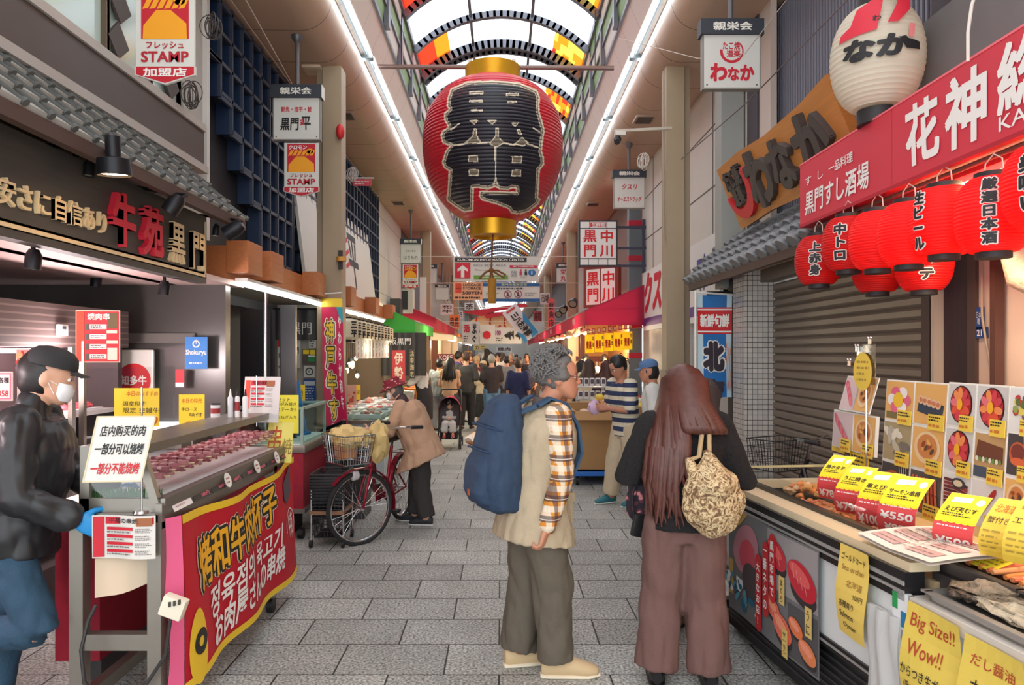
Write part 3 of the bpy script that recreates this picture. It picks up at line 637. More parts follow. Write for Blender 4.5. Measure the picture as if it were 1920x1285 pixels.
def bl(b, F, w, h):
    b.m(c_(214, 70, 50)).rect(F, .07*w, .4*h, .28*w, .92*h, .01, .3).m(c_(120, 50, 30)).rect(F, .08*w, .62*h, .27*w, .66*h, .014)
    b.m(c_(60, 36, 30)).text(F, 'LUGGAGE', .64*w, .84*h, .62*w, .14*h, .014, .03).text(F, 'STORAGE', .64*w, .65*h, .62*w, .14*h, .014, .03).text(F, '500YEN', .64*w, .4*h, .66*w, .17*h, .014, .03); b.scribble(F, .06*w, .06*h, .95*w, .22*h, 1, .7, .014)
banner('hanging_banner', 'orange luggage storage banner showing 500 yen', 850, 529, 905, 563, BY, bl, c_(238, 176, 134))
def bn(b, F, w, h):
    b.m(c_(34, 92, 150)).rect(F, 0, .8*h, w, .96*h, .01, .2).rect(F, 0, 0, w, .16*h, .01, .2).m(c_(214, 214, 150)).text(F, '黒門市場商店街', .55*w, .88*h, .45*w, .12*h, .015, .01)
    b.m(c_(70, 70, 80)).scribble(F, .25*w, .62*h, .75*w, .76*h, 1, .6, .012)
    for x in (.44, .62):
        b.m(c_(150, 56, 76)).ring(F, x*w, .4*h, .055*w, .068*w, .013).line(F, [((x-.045)*w, .55*h), ((x+.045)*w, .25*h)], .015, .014).m(c_(60, 60, 66)).disc(F, x*w, .46*h, .014*w, .05*h, .012).rect(F, (x-.02)*w, .28*h, (x+.02)*w, .41*h, .012)
    b.m(c_(110, 110, 120)).scribble(F, .06*w, .3*h, .3*w, .5*h, 2, .5, .012).scribble(F, .74*w, .3*h, .96*w, .5*h, 2, .5, .012, 4)
banner('hanging_banner', 'white banner with blue edges and two round prohibition marks', 905, 530, 1012, 566, BY, bn)
# banners, flag and streamer deeper in the street
def bf(b, F, w, h): b.m(c_(206, 30, 60)).text(F, '活', .28*w, .7*h, .36*w, .36*h, .014, .05).m(INK).text(F, 'ふ\nぐ', .7*w, .42*h, .3*w, .7*h, .014, .05).m(c_(90, 88, 90)).rect(F, .62*w, .7*h, .82*w, .9*h, .012).scribble(F, .1*w, .1*h, .4*w, .4*h, 3, .5, .012)
banner('hanging_banner', 'white puffer fish banner with one red and two black characters', 866, 603, 899, 646, 26, bf)
banner('national_flag', 'white flag with a red disc hung across the street', 900, 609, 928, 645, 25.8, lambda b, F, w, h: b.m(c_(212, 24, 44)).disc(F, .46*w, .46*h, .27*w, None, .014), cat='flag')
def bs(b, F, w, h):
    b.m(c_(150, 50, 120)).text(F, '100', .12*w, .66*h, .2*w, .3*h, .012, .03).m(INK)
    for x, y, s in ((.45, .5, .16), (.62, .55, .1), (.84, .5, .12)): b.disc(F, x*w, y*h, s*w*.5, s*h*.8, .012, 12).flat([(x*w, y*h), ((x+s*.9)*w, (y+.3)*h), ((x+s*.9)*w, (y-.3)*h)], F, .012).line(F, [((x-s*.6)*w, y*h), ((x+s*.5)*w, (y+.2)*h)], .03, .014)
    b.scribble(F, .05*w, .15*h, .3*w, .4*h, 2, .5, .012)
banner('hanging_banner', 'long white banner with black fish drawings behind the red disc flag', 928, 614, 978, 645, 27, bs)
F0 = face_cam(W(954, 578, 24)); q = 24/FPX
def Fs(u, v, n=0.): a = math.radians(-52); return F0(u*math.cos(a)-v*math.sin(a), u*math.sin(a)+v*math.cos(a), n+.03*math.sin(u*4))
w, h = 70*q, 32*q; b = B(c_(226, 226, 228)).grid(lambda a, c: Fs(a*w, (c-.5)*h), 14, 5).m(c_(58, 150, 206)).flat([(.3*w, .5*h), (.5*w, .2*h), (.75*w, .3*h), (w, 0), (w, .5*h)], Fs, .02).flat([(.62*w, -.5*h), (.8*w, -.25*h), (w, -.3*h), (w, -.5*h)], Fs, .02)
b.m(INK).text(Fs, '三八お海鮮', .55*w, 0, .72*w, .5*h, .03, .04, rot=0); b.m(c_(214, 60, 60)).rect(Fs, .05*w, -.3*h, .1*w, .3*h, .02)
tag(b.o('hanging_streamer', smooth=False), 'blue and white streamer hanging aslant over the crowd', 'streamer')
for y_, z_, l in ((19.02, 4.24, 'upper'), (19.04, 3.54, 'lower')): wire([(-2.7, y_, z_+.01), (0, y_, z_), (2.6, y_, z_+.01)], .012, l+' line that carries the information banners across the street')
for y_, z_, l in ((26.02, 2.83, 'puffer fish banner'), (25.82, 2.71, 'red disc flag'), (27.02, 2.65, 'fish drawing banner'), (24.05, 3.22, 'slanting streamer')): wire([(-2.7, y_, z_), (0, y_, z_), (2.6, y_, z_)], .01, 'thin line across the street at the top of the '+l)
# roof ornament ornament sheet between the lamps, plainly shaped
t = T('shop_gable', 'red roofed cream gable with red crab shaped lines far down the street', 'ornament', W(922, 620, 30))
b = B(c_(196, 40, 56)).prism([(-1.4, -.12), (1.2, .25), (1.35, .12), (.1, -.05), (-.6, -.28)], face_cam(W(930, 580, 30)), .3); b.prism([(-.5, -.1), (.7, .1), (.7, -.05), (-.4, -.25)], face_cam(W(930, 586, 30)), .3); b.o('gable_roof', t)
F = face_cam(W(925, 612, 30.2)); b = B(c_(222, 196, 150)).prism([(-1.1, -.4), (-1.0, .2), (-.4, .55), (.3, .6), (.9, .35), (1.1, -.4)], F, .2).m(c_(190, 30, 40))
for s in ((-.7, .0), (-.1, .12), (.5, .05)): b.line(F, [(s[0], s[1]+.35), (s[0]-.05, s[1]), (s[0]+.15, s[1]-.25), (s[0]+.4, s[1]-.1)], .06, .01)
b.o('gable_board', t)
for x in (-.9, .8): B(POLE).cyl((x-.4, 30.1, 3), (x-.4, 30.1, 6.2), .012, 6).o('hanger', t)
# the small shop boards, plates and units along both sides far on
q = random.Random(21)
far = [(838, 580, 24, 20, 30, (226, 216, 216), '和\n牛'), (852, 604, 20, 26, 28, (232, 120, 60), '串焼'), (860, 590, 16, 14, 33, (236, 226, 226), 'まぐろ'), (846, 560, 22, 14, 36, (240, 232, 230), 'うなぎ'), (843, 622, 10, 34, 31, (214, 206, 196), '黒\n門'), (1034, 590, 12, 60, 25, (214, 96, 90), '鮮\n魚\n店'), (1022, 560, 18, 22, 30, (200, 190, 184), '市場'), (880, 575, 18, 14, 40, (226, 222, 218), '茶'), (1008, 594, 16, 20, 40, (180, 60, 60), '寿司'), (955, 600, 30, 10, 45, (232, 228, 224), '黒門市場'), (900, 652, 24, 10, 48, (214, 190, 120), 'カニ'), (945, 655, 30, 9, 50, (226, 226, 222), '焼肉'), (878, 664, 14, 12, 42, (220, 150, 60), '丼')]
lab = ['pale board with dark characters above the left crimson awning', 'orange board of grilled skewers above the left awnings', 'small pale board left of the puffer fish banner', 'white board in the corner under the orange luggage banner', 'tall narrow pale board left of the puffer fish banner', 'tall faded red vertical board between the right pillars', 'grey board on the right wall under the information banner', 'small white board far behind the left awnings', 'dark red board far behind the right awning', 'thin white board across the far end of the street', 'yellowish board under the red disc flag', 'white board low over the far crowd', 'small orange board over the crowd on the left']
for (x, y, w, h, Y, c, s), l in zip(far, lab):
    F = face_cam(W(x, y, Y)); k_ = Y/FPX; w *= k_; h *= k_; b = B(c_(*c)).fbox(F, -w/2, -h/2, w/2, h/2, -.08, 0); tp = F(0, h/2, -.04); b.cyl(tp, (tp.x, tp.y, 5.1 if abs(tp.x) > 1.8 else 5.6), .008, 5); b.m(c_(70, 40, 44)).text(F, s, 0, 0, w*.8, h*.75, .004, .03); tag(b.o('shop_board', smooth=False), l, 'sign')
# ================================================================ LEFT SIDE: the butcher's front
# upper wall with windows
GLZ = mat('window_pane', (196, 214, 206), .12, var=.25, vs=1.2); BRZ = mat('window_bronze', (112, 94, 74), .4, .4); TAUPE = c_(82, 72, 68)
b = B(CONC).bb((-2.9, 5.98, 2.7), (-2.64, 6.42, 5.1)).bb((-2.9, -.5, 4.98), (-2.7, 6.0, 5.1)); b.m(c_(206, 202, 196)).bb((-2.66, 6.36, 2.7), (-2.6, 6.42, 5.1)); S(b.o('wall_left_front'))
b = B(TAUPE).bb((-2.9, -.5, 3.3), (-2.56, 6.2, 3.6)).m(c_(176, 168, 160)).bb((-2.9, -.5, 3.6), (-2.54, 6.2, 3.66)).m(c_(170, 164, 158)).bb((-2.9, -.5, 3.24), (-2.52, 6.2, 3.3)); S(b.o('trim_5'))
b = B(c_(58, 42, 38)).bb((-2.75, -.5, 2.26), (-2.66, 6.2, 3.3)); S(b.o('wall_left_band'))
for i, (a, c) in enumerate([(1.2, 3.2), (3.25, 4.1), (4.15, 4.86), (4.9, 5.46), (5.5, 5.98)]):
    t = T('window_%d' % (i+1), '', '', (-2.68, (a+c)/2, 3.66)); del t['label'], t['category']; S(t)
    b = B(GLZ).bb((-2.72, a, 3.66), (-2.7, c, 4.98)); S(b.o('window_pane', t))
    b = B(BRZ).bb((-2.73, a-.05, 3.66), (-2.66, a, 4.98)).bb((-2.73, c, 3.66), (-2.66, c+.03, 4.98)).bb((-2.73, a, 3.66), (-2.67, c, 3.69)); S(b.o('window_frame', t))
for nm, y, n, lab in (('zigzag_reflection', 5.0, 5, 'dark zigzag reflection shaped on the upper left window behind the stamp sign'), ('zigzag_reflection', 5.8, 4, 'dark zigzag reflection shaped on the last upper left window beside the cable coil')):
    b = B(c_(78, 68, 64))  # flat dark pieces shaped as a reflection in the window glass
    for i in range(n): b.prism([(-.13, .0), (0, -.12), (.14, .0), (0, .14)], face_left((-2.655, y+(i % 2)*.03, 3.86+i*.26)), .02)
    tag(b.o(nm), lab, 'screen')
# tiled roof over the shop board
TILE = mat('roof_tile', (172, 172, 166), .5, var=.15, vs=9, bump=.1); TILED = mat('roof_tile_dark', (84, 86, 84), .5, var=.15, vs=9); EAVE = c_(74, 52, 44)
def tileroof(label, top, bot, ya, yb, n, rr, courses, cap=True, flat=TILE, ridge=TILED, fl=1.25):
    """pantile roof: top=(x,z) bot=(x,z), running from ya to yb"""
    t = T('tiled_roof', label, 'roof', ((top[0]+bot[0])/2, (ya+yb)/2, bot[1])); A, Z = V((top[0], 0, top[1])), V((bot[0], 0, bot[1])); d = (Z-A); L = d.length; d.normalize(); nn = d.cross(V((0, 1, 0))); nn = nn if nn.z > 0 else -nn
    b = B(flat)
    for c in range(courses):
        a0, a1 = L*c/courses, L*(c+1)/courses+.02; p = lambda s, y, k: A+d*s+V((0, y, 0))+nn*k
        b.add([p(a0, ya, .0), p(a0, yb, .0), p(a1, yb, .028), p(a1, ya, .028), p(a1, ya, .0), p(a1, yb, .0)], [(0, 1, 2, 3), (3, 2, 5, 4)])
    b.o('tile_sheet', t)
    b = B(ridge); w = (yb-ya)/n
    for i in range(n+1):
        y = ya+i*w
        for c in range(courses):
            a0, a1 = L*c/courses, L*(c+1)/courses+.03; o = nn*.012+V((0, y, 0))
            b.tube([A+d*a0+o, A+d*(a1-.03)+o+nn*.012, A+d*(a1-.02)+o+nn*.016, A+d*a1+o+nn*.016], [rr*.8, rr, rr*fl, rr*fl], 14)
    b.o('ridge_tiles', t)
    if cap:
        b = B(c_(40, 38, 40))  # dark discs painted as the shaded hollows of open tile ends
        for i in range(n+1): b.cyl(Z+V((0, ya+i*w, 0))+nn*.028, Z+V((0, ya+i*w, 0))+nn*.028+d*.012, rr*1.08, 14)
        b.o('eave_hollows', t)
    b = B(EAVE).beam(Z+V((0, ya, -.05)), Z+V((0, yb, -.05)), .05, .07).beam(Z-d*.15+V((0, ya, -.09)), Z-d*.15+V((0, yb, -.09)), .03, .06); b.o('eave_board', t)
    return t
tileroof('grey tiled roof with slim dark ridges over the butcher shop board', (-2.6, 3.26), (-2.02, 2.74), 2.3, 5.62, 19, .015, 4, False)
b = B(c_(58, 42, 38)).add([(-2.03, 2.2, 2.7), (-2.03, 5.6, 2.7), (-2.4, 5.6, 2.86), (-2.4, 2.2, 2.86)], [(0, 1, 2, 3)]).m(c_(196, 148, 92)).bb((-2.2, 2.2, 2.76), (-2.17, 5.55, 2.79)); S(b.o('trim_6'))
# shop board with raised characters
t = T('shop_fascia_sign', 'long dark wood butcher shop board with red and cream raised characters', 'sign', (-2.25, 3.7, 2.22)); F = face_left((-2.22, 2.0, 2.22))
DW = wood('dark_board', (74, 70, 66), 1, .6, .25); CREAM = c_(232, 206, 160)
B(DW).fbox(F, 0, 0, 3.42, .5, -.08, 0).o('board', t)
B(CREAM).fbox(F, 0, .045, 3.40, .065, 0, .008).fbox(F, 3.385, .045, 3.40, .46, 0, .008).o('cream_line', t)
b = B(CREAM).text(F, '黒', 2.89, .225, .21, .27, .0, .02, .03).text(F, '門', 3.22, .215, .2, .27, .0, .02, .03); b.o('raised_characters', t, label='cream raised characters')
b = B(CREAM).text(F, 'と安さに自信あり', 1.53, .2, .98, .125, .0, .015, .02); b.o('small_characters', t)
b = B(c_(208, 40, 62)).text(F, '牛', 2.18, .25, .26, .31, .0, .035, .035).text(F, '苑', 2.53, .24, .27, .31, .0, .035, .035); b.m(c_(206, 150, 130)); b.o('red_characters', t, label='red raised characters')
# spot lamps on arms over the board
LIT = mat('lamp_lit', (255, 222, 170), .4, emit=6.)
def spot(label, p, dirv, r=.045, L=.12, arm=None, lit=True, group=None, bell=False):
    p = V(p); d = V(dirv).normalized(); t = T('spot_lamp', label, 'spotlight', p, group); M_ = d.to_track_quat('-Z', 'Y').to_matrix(); b = B(DARKMET)
    if bell: b.lathe([(.0, .16), (.035, .16), (.035, .06), (.075, .05), (.08, -.03), (.076, -.03), (.07, .03), (0, .04)], p, 24, M_)
    else: b.lathe([(0, L*.6), (r*.6, L*.6), (r, L*.3), (r, -L*.4), (r*.9, -L*.4), (r*.88, -L*.3), (0, -L*.3)], p, 18, M_)
    b.o('lamp_housing', t); B(LIT if lit else c_(180, 176, 160)).lathe([(0, -.0), (r*.8 if not bell else .068, 0)], p+d*(.02 if bell else L*.33), 18, M_).o('lamp_glass', t)
    if arm: B(DARKMET).tube([p-d*.04]+[V(a) for a in arm], .011, 8).o('arm', t)
    return t
spot('large bell shaped spot lamp, lit warm, over the red characters', W(214, 318, 3.55), (0, .1, -1), bell=True, arm=[W(216, 284, 3.55), W(180, 286, 3.75), W(90, 272, 4.2)])
spot('small cylindrical spot lamp left of the large bell lamp', W(167, 318, 3.8), (0, -.1, -1), .028, .09, [W(166, 294, 3.85), W(140, 290, 4.0)], False)
spot('tilted spot lamp at the upper right of the red characters', W(325, 386, 4.3), (-.5, -.1, -.8), .05, .12, [W(350, 366, 4.4), W(300, 360, 4.45), W(230, 345, 4.5)], False)
spot('round spot lamp on the far corner of the tiled roof', W(436, 432, 5.2), (-.8, 0, -.5), .055, .14, [W(452, 416, 5.2), W(440, 412, 5.3), W(360, 402, 5.5)], False)
spot('small silver lit spot lamp under the far roof corner', W(405, 434, 5.3), (-.1, 0, -1), .025, .08, [W(405, 420, 5.3)], True)
for x, y, Y, l in ((62, 490, 3.6, 'black ribbed spot lamp under the shop board near the left edge'), (308, 543, 5.0, 'black spot lamp under the far end of the shop board'), (180, 528, 5.4, 'small dark spot lamp on the ceiling deep in the butcher shop')):
    spot(l, W(x, y, Y), (-.1, 0, -1), .038, .1, [W(x, y-28, Y)], x == 308)
# interior
PINKC = mat('shop_ceiling_pink', (216, 186, 180), .5); b = B(PINKC).bb((-4.6, -.5, 2.26), (-2.22, 6.2, 2.3)); S(b.o('ceiling_shop'))
STONE = mat('dark_stone', (74, 70, 68), .25, var=.2, vs=3); b = B(STONE).bb((-4.6, 5.9, 0), (-2.26, 6.0, 2.3)).m(c_(60, 54, 52)).bb((-4.7, -.5, 0), (-4.6, 6, 2.3)).m(c_(96, 90, 86)).bb((-4.2, 5.87, 1.78), (-2.5, 5.9, 1.86)); S(b.o('wall_left_shop'))
b = B(mat('counter_glow', (236, 240, 244), .4, emit=1.2)).bb((-3.7, 5.75, 1.08), (-2.45, 5.86, 1.14)); b.m(STEEL).bb((-3.7, 5.4, .98), (-2.4, 5.88, 1.06)).m(c_(226, 226, 226)).bb((-3.7, 5.5, .2), (-2.4, 5.88, .98)); t = tag(b.o('lit_shelf'), 'lit steel shelf against the dark stone end wall of the butcher shop', 'shelf')
t = T('meat_display_cabinet', 'tall open meat cabinet with a striped dark wood header', 'cabinet', (-3.3, 3.6, 0))
F = face_left((-2.95, 1.6, 0)); b = B(stripes('header_grain', 2, .045, .012, (96, 80, 78), (128, 112, 108), .5)).fbox(F, 0, 1.74, 4.0, 2.02, -.6, .05); b.o('header', t)
B(c_(66, 56, 56)).fbox(F, 0, 0, 4.0, .32, -.6, .05).fbox(F, 3.94, .3, 4.0, 1.74, -.6, .0).fbox(F, 0, .3, 4.0, 1.74, -.66, -.6).o('body', t)
b = B(c_(222, 214, 212)); 
for z in (.55, .9, 1.25): b.fbox(F, 0, z, 3.94, z+.03, -.6, -.02)
b.o('shelf', t); B(mat('pink_lamp', (255, 206, 214), .4, emit=9.)).fbox(F, .1, 1.7, 3.8, 1.73, -.4, -.34).o('case_lamp', t)
[B(STEEL).fbox(F, u, .3, u+.04, 1.74, .0, .03).o('door_post', t) for u in (2.2, 3.3)]
MEAT = mat('raw_meat', (196, 84, 92), .4, var=.35, vs=30); MEATR = mat('raw_meat_red', (190, 60, 50), .4, var=.3, vs=26)
q = random.Random(5)
for k in range(33):
    sh = k % 3; u = .55+(k//3)*.31+q.uniform(-.02, .02); z = (.58, .93, 1.28)[sh]; P = F(u, z, -.12)
    b = B(c_(238, 236, 236)).box(P+V((0, 0, .01)), (.2, .24, .02)); b.m(MEAT if sh else MEATR)
    for j in range(3): b.ell(P+V((q.uniform(-.04, .04), -.07+j*.07, .035)), (.07, .045, .03), None, 10, 6)
    tag(b.o('meat_tray'), ('white tray of red meat on the lowest', 'white tray of pink meat on the middle', 'white tray of pink meat on the top')[sh]+' shelf of the tall meat cabinet', 'meat tray', ('meat trays on the lowest cabinet shelf', 'meat trays on the middle cabinet shelf', 'meat trays on the top cabinet shelf')[sh])
for y in (2.6, 4.6): lamp('cabinet_fill_lamp', 'POINT', (-2.85, y, 1.62), 22, (1, .84, .84), .12)  # point lights without fittings, added to brighten the pink shop ceiling
# cards and posters about the cabinet
def card(name, label, F, w, h, draw, base=PANL, cat='sign', th=.004, parent=None, group=None):
    b = B(base).fbox(F, -w/2, 0, w/2, h, -th, 0); draw(b, w, h); o = b.o(name, parent, smooth=False)
    return tag(o, label, cat, group) if parent is None else o
def fpx(x0, y0, x1, y1, Y, turn=0): k = Y/FPX; return face_cam(W((x0+x1)/2, y1, Y), 0, turn), (x1-x0)*k/math.cos(math.radians(turn)), (y1-y0)*k
F1, w, h = fpx(30, 655, 84, 702, 4.3); q2 = random.Random(2)
def food(b, F, w, h, u0, v0, u1, v1, cols, n=14, seed=1):
    q = random.Random(seed); 
    for i in range(n):
        b.m(cols[i % len(cols)]).disc(F, u0+(u1-u0)*q.uniform(.12, .88), v0+(v1-v0)*q.uniform(.12, .88), (u1-u0)*q.uniform(.06, .18), (v1-v0)*q.uniform(.06, .16), .003+i*.0004, 10, rot=q.uniform(0, 3))
fm = [c_(196, 50, 36), c_(214, 96, 60), c_(160, 34, 30), c_(232, 170, 120)]
card('meat_poster', 'poster of grilled red meat above the printed notice in the cabinet', F1, w, h, lambda b, w, h: (b.m(c_(226, 150, 140)).rect(F1, -w*.47, h*.03, w*.47, h*.97, .001), food(b, F1, w, h, -w/2, 0, w/2, h, fm, 18), b.m(c_(240, 214, 120)).rect(F1, -w*.35, h*.4, w*.4, h*.6, .014), b.m(INK).text(F1, '神戸牛串焼', 0, h*.5, w*.6, h*.12, .016)))
F2, w, h = fpx(32, 704, 72, 750, 4.3); card('printed_notice', 'white printed notice under the red meat poster', F2, w, h, lambda b, w, h: b.m(c_(110, 106, 110)).scribble(F2, -w*.42, h*.55, w*.42, h*.95, 4, .5))
F3, w, h = fpx(-30, 697, 24, 752, 4.2); card('price_card', 'white card with pink frame at the left picture edge', F3, w, h, lambda b, w, h: b.m(c_(222, 130, 150)).rect(F3, -w*.45, h*.05, w*.45, h*.95, .001).m(WHITE).rect(F3, -w*.4, h*.1, w*.4, h*.9, .002).m(INK).text(F3, '各種', .2*w, h*.7, w*.36, h*.2, .003, .03).m(SIGNRED).text(F3, '358', .18*w, h*.25, w*.36, h*.2, .003, .01))
F4_, w, h = fpx(12, 616, 32, 636, 4.6); F4_ = face_left((-2.89, 4.72, 1.82)); B_ = B(c_(228, 230, 230)).box(F4_(0, .03, .012), (.024, .1, .075), None, .01); B_.m(c_(70, 72, 78)).rect(F4_, -.02, .035, .02, .055, .026); tag(B_.o('thermometer'), 'small white thermostat on the dark wood header of the cabinet', 'thermostat')
def menu(b, F, w, h, side=SIGNRED, rows=4, pict=True, title='牛苑の串焼', seed=1):
    b.m(side).rect(F, -w*.48, h*.03, -w*.32, h*.97, .001).m(SIGNRED if rows == 4 else c_(226, 96, 70)).rect(F, -w*.3, h*.8, w*.48, h*.96, .001).m(INK).text(F, title, .0*w, h*.88, w*.5, h*.12, .002, .02)
    for i in range(rows):
        y = h*(.66-.17*i); b.m(c_(196, 30, 50)).rect(F, -w*.28, y, w*.16, y+h*.07, .001).m(c_(120, 110, 110)).scribble(F, -w*.28, y-h*.08, w*.14, y-h*.01, 1, .5, .001, i+seed).scribble(F, w*.2, y-h*.06, w*.46, y+h*.06, 3, .4, .001, i+9)
    if pict: b.m(c_(150, 90, 50)).rect(F, w*.22, h*.76, w*.46, h*.95, .003)
F5, w, h = fpx(145, 582, 222, 680, 3.6, 8)
def mred(b, w, h):
    b.m(c_(206, 40, 50)).rect(F5, -w*.48, h*.02, w*.48, h*.98, .001).m(c_(196, 70, 40)).rect(F5, -w*.48, h*.02, -w*.3, h*.98, .002).m(c_(232, 226, 214)).text(F5, '焼肉串', .02*w, h*.88, w*.5, h*.13, .003, .03)
    for i in range(4):
        y = h*(.64-.19*i); b.m(c_(236, 230, 222)).rect(F5, -w*.18, y, w*.2, y+h*.09, .002).m(c_(120, 90, 90)).scribble(F5, -w*.16, y+h*.01, w*.18, y+h*.08, 2, .5, .003, i); b.m(c_(90, 84, 76)).rect(F5, -w*.28, y-h*.02, -w*.2, y+h*.1, .002)
    b.m(c_(110, 84, 50)).rect(F5, w*.22, h*.66, w*.45, h*.95, .002); b.m(c_(226, 210, 190)).rect(F5, w*.22, h*.05, w*.44, h*.28, .002).rect(F5, w*.2, h*.36, w*.46, h*.42, .003).rect(F5, w*.2, h*.56, w*.44, h*.62, .003)
card('menu_board', 'red grilled skewer menu card clipped to the glass screen above the capped man', F5, w, h, mred, c_(226, 196, 170))
# round red sign and blue plate on the end wall
F6, w, h = fpx(214, 656, 288, 800, 5.8)
def chita(b, w, h):
    b.m(c_(200, 26, 34)).disc(F6, 0, h*.6, w*.43, None, .002, 36).m(c_(236, 232, 226)).text(F6, '知多牛', 0, h*.6, w*.66, h*.13, .004, .03)
    b.m(c_(236, 232, 226)).disc(F6, -w*.05, h*.34, w*.35, h*.1, .003)
b = B(PANL); w_, h_ = w, h; b.box(F6(0, h/2, -.01), (w, .02, h), None, .018); chita(b, w, h); tag(b.o('round_plate_sign', smooth=False), 'pale plate with a large red disc and white characters on the stone wall', 'sign')
F7, w, h = fpx(347, 632, 389, 692, 5.78); card('wall_plate', 'bright blue wall plate with white lettering beside the wooden slats', F7, w, h, lambda b, w, h: b.m(PANL).text(F7, 'Shokuryu', 0, h*.5, w*.92, h*.2, .003, .03).ring(F7, 0, h*.78, .02, .03, .003, 16).rect(F7, -.003, h*.78, .003, h*.92, .003).scribble(F7, -w*.3, h*.15, w*.3, h*.22, 1, .8, .003), c_(30, 116, 194))
F8, w, h = fpx(329, 693, 345, 726, 5.78); card('wall_plate', 'small red plate left of the blue wall plate', F8, w, h, lambda b, w, h: b.m(c_(214, 220, 226)).rect(F8, -w*.5, 0, w*.5, h*.25, .001), c_(206, 34, 48))
# glass screen with steel post on the stall
t = T('glass_screen', 'steel framed glass screen standing between the capped man and the meat cart', 'screen', W(155, 955, 3.6))
b = B(STEEL); a, c = W(155, 955, 3.6), W(155, 640, 3.6); b.beam(a, c, .025); b.o('post', t); e = W(240, 700, 4.1)
B(glass('screen_glass', (236, 240, 240), .93)).add([(a.x, a.y, a.z+.2), (-1.95, 4.3, a.z+.2), (-1.95, 4.3, 1.62), (a.x, a.y, 1.62)], [(0, 1, 2, 3)]).o('pane', t)

# ================================================================ the meat cart
CX, CY = -1.49, 3.14
t = cart = T('meat_display_cart', 'steel meat display cart with slanted glass front in front of the butcher', 'display cart', (-1.68, 4.1, 0))
NX = -1.87; FY = 5.02
for x in (NX+.02, CX-.02):
    for y in (CY+.02, FY-.3): B(STEEL).bb((x-.03, y-.03, .1), (x+.03, y+.03, .96)).o('leg', cart)
for x in (NX+.02, CX-.02): 
    for y in (CY+.05, FY-.3): B(c_(30, 30, 32)).cyl((x-.02, y, .05), (x+.02, y, .05), .05, 14).o('caster', cart)
B(STEEL).bb((NX, CY, .95), (CX, FY, 1.0), .008).bb((CX-.02, CY, .93), (CX+.01, FY, 1.04)).o('table_top', cart)
B(STEEL).bb((NX, CY, .4), (CX, CY+.05, .47)).bb((CX-.05, CY, .14), (CX, FY, .2)).bb((NX, CY, .14), (NX+.05, FY, .2)).o('cross_rail', cart)
b = B(STEEL); G0, G1, GZ = CX-.005, CX-.1, 1.27       # lower and upper front edge of the glass
b.bb((NX+.02, CY+.02, 1.0), (NX+.06, CY+.05, GZ)).beam((G0-.02, CY+.035, 1.02), (G1, CY+.035, GZ), .035).beam((G0-.02, FY-.03, 1.02), (G1, FY-.03, GZ), .035).bb((NX+.02, CY+.02, 1.0), (G0, CY+.05, 1.06)).bb((NX+.02, CY+.02, GZ-.02), (G1+.01, FY, GZ+.02)).bb((G0-.03, CY+.02, 1.03), (G0+.02, FY, 1.06))
b.o('case_frame', cart)
B(glass('case_glass', (240, 244, 244), .9)).add([(G0-.015, CY+.05, 1.06), (G0-.015, FY, 1.06), (G1, FY, GZ-.02), (G1, CY+.05, GZ-.02)], [(0, 1, 2, 3)]).add([(NX+.05, CY+.03, 1.06), (G0-.03, CY+.03, 1.06), (G1, CY+.03, GZ-.02), (NX+.05, CY+.03, GZ-.02)], [(0, 1, 2, 3)]).o('case_glass', cart)
B(c_(226, 226, 224)).bb((NX+.03, CY+.06, 1.005), (G0-.03, FY-.03, 1.05)).o('case_floor', cart)
B(mat('case_lamp', (255, 240, 240), .4, emit=2.5)).cyl((NX+.15, CY+.12, GZ-.04), (NX+.15, FY-.1, GZ-.04), .01, 8).o('case_lamp', cart)
b = B(mat('plastic_grass', (40, 110, 44), .7)); q = random.Random(8)
for i in range(260):
    x, y = q.uniform(NX+.05, G0-.05), q.uniform(CY+.06, CY+.16); b.add([(x-.004, y, 1.05), (x+.004, y, 1.05), (x+q.uniform(-.01, .01), y+q.uniform(-.01, .01), 1.05+q.uniform(.03, .05))], [(0, 1, 2)])
o = b.o('plastic_grass'); tag(o, 'strip of green plastic grass in the near end of the meat cart', 'plastic grass'); o['kind'] = 'stuff'
q = random.Random(6); FAT = c_(226, 176, 176); proto = []
for k in range(3):
    b = B(c_(216, 196, 160)).cyl((0, 0, .02), (.3, 0, .02), .003, 6); b.m([c_(176, 100, 108, var=.3), c_(156, 76, 90, var=.25), c_(192, 126, 128, var=.25)][k])
    for j in range(5): b.box((.05+j*.05, q.uniform(-.006, .006), .02), (.042, .04, .03), Matrix.Rotation(q.uniform(-.2, .2), 3, 'X'), .008)
    b.m(FAT)
    for j in range(3): b.box((.07+j*.08, q.uniform(-.01, .01), .03), (.02, .03, .012), Matrix.Rotation(q.uniform(-.4, .4), 3, 'Z'), .003)
    proto.append(b)
for i in range(32):
    k = i % 3; b = B(); src = proto[k]; b.ms = src.ms; b.k = list(src.k); b.f = list(src.f); y = CY+.2+i*.052; R = Matrix.Rotation(PI+q.uniform(-.08, .08), 3, 'Z')@Matrix.Rotation(.0, 3, 'Y'); z = 1.05+(.02 if i % 2 else .0)
    b.v = [R@p+V((G0-.04, y, z+.06-(p.x)*.0)) for p in src.v]; tag(b.o('meat_skewer'), 'raw pink meat skewer lying in the row behind the slanted cart glass', 'meat skewer', 'raw skewers in the meat cart')
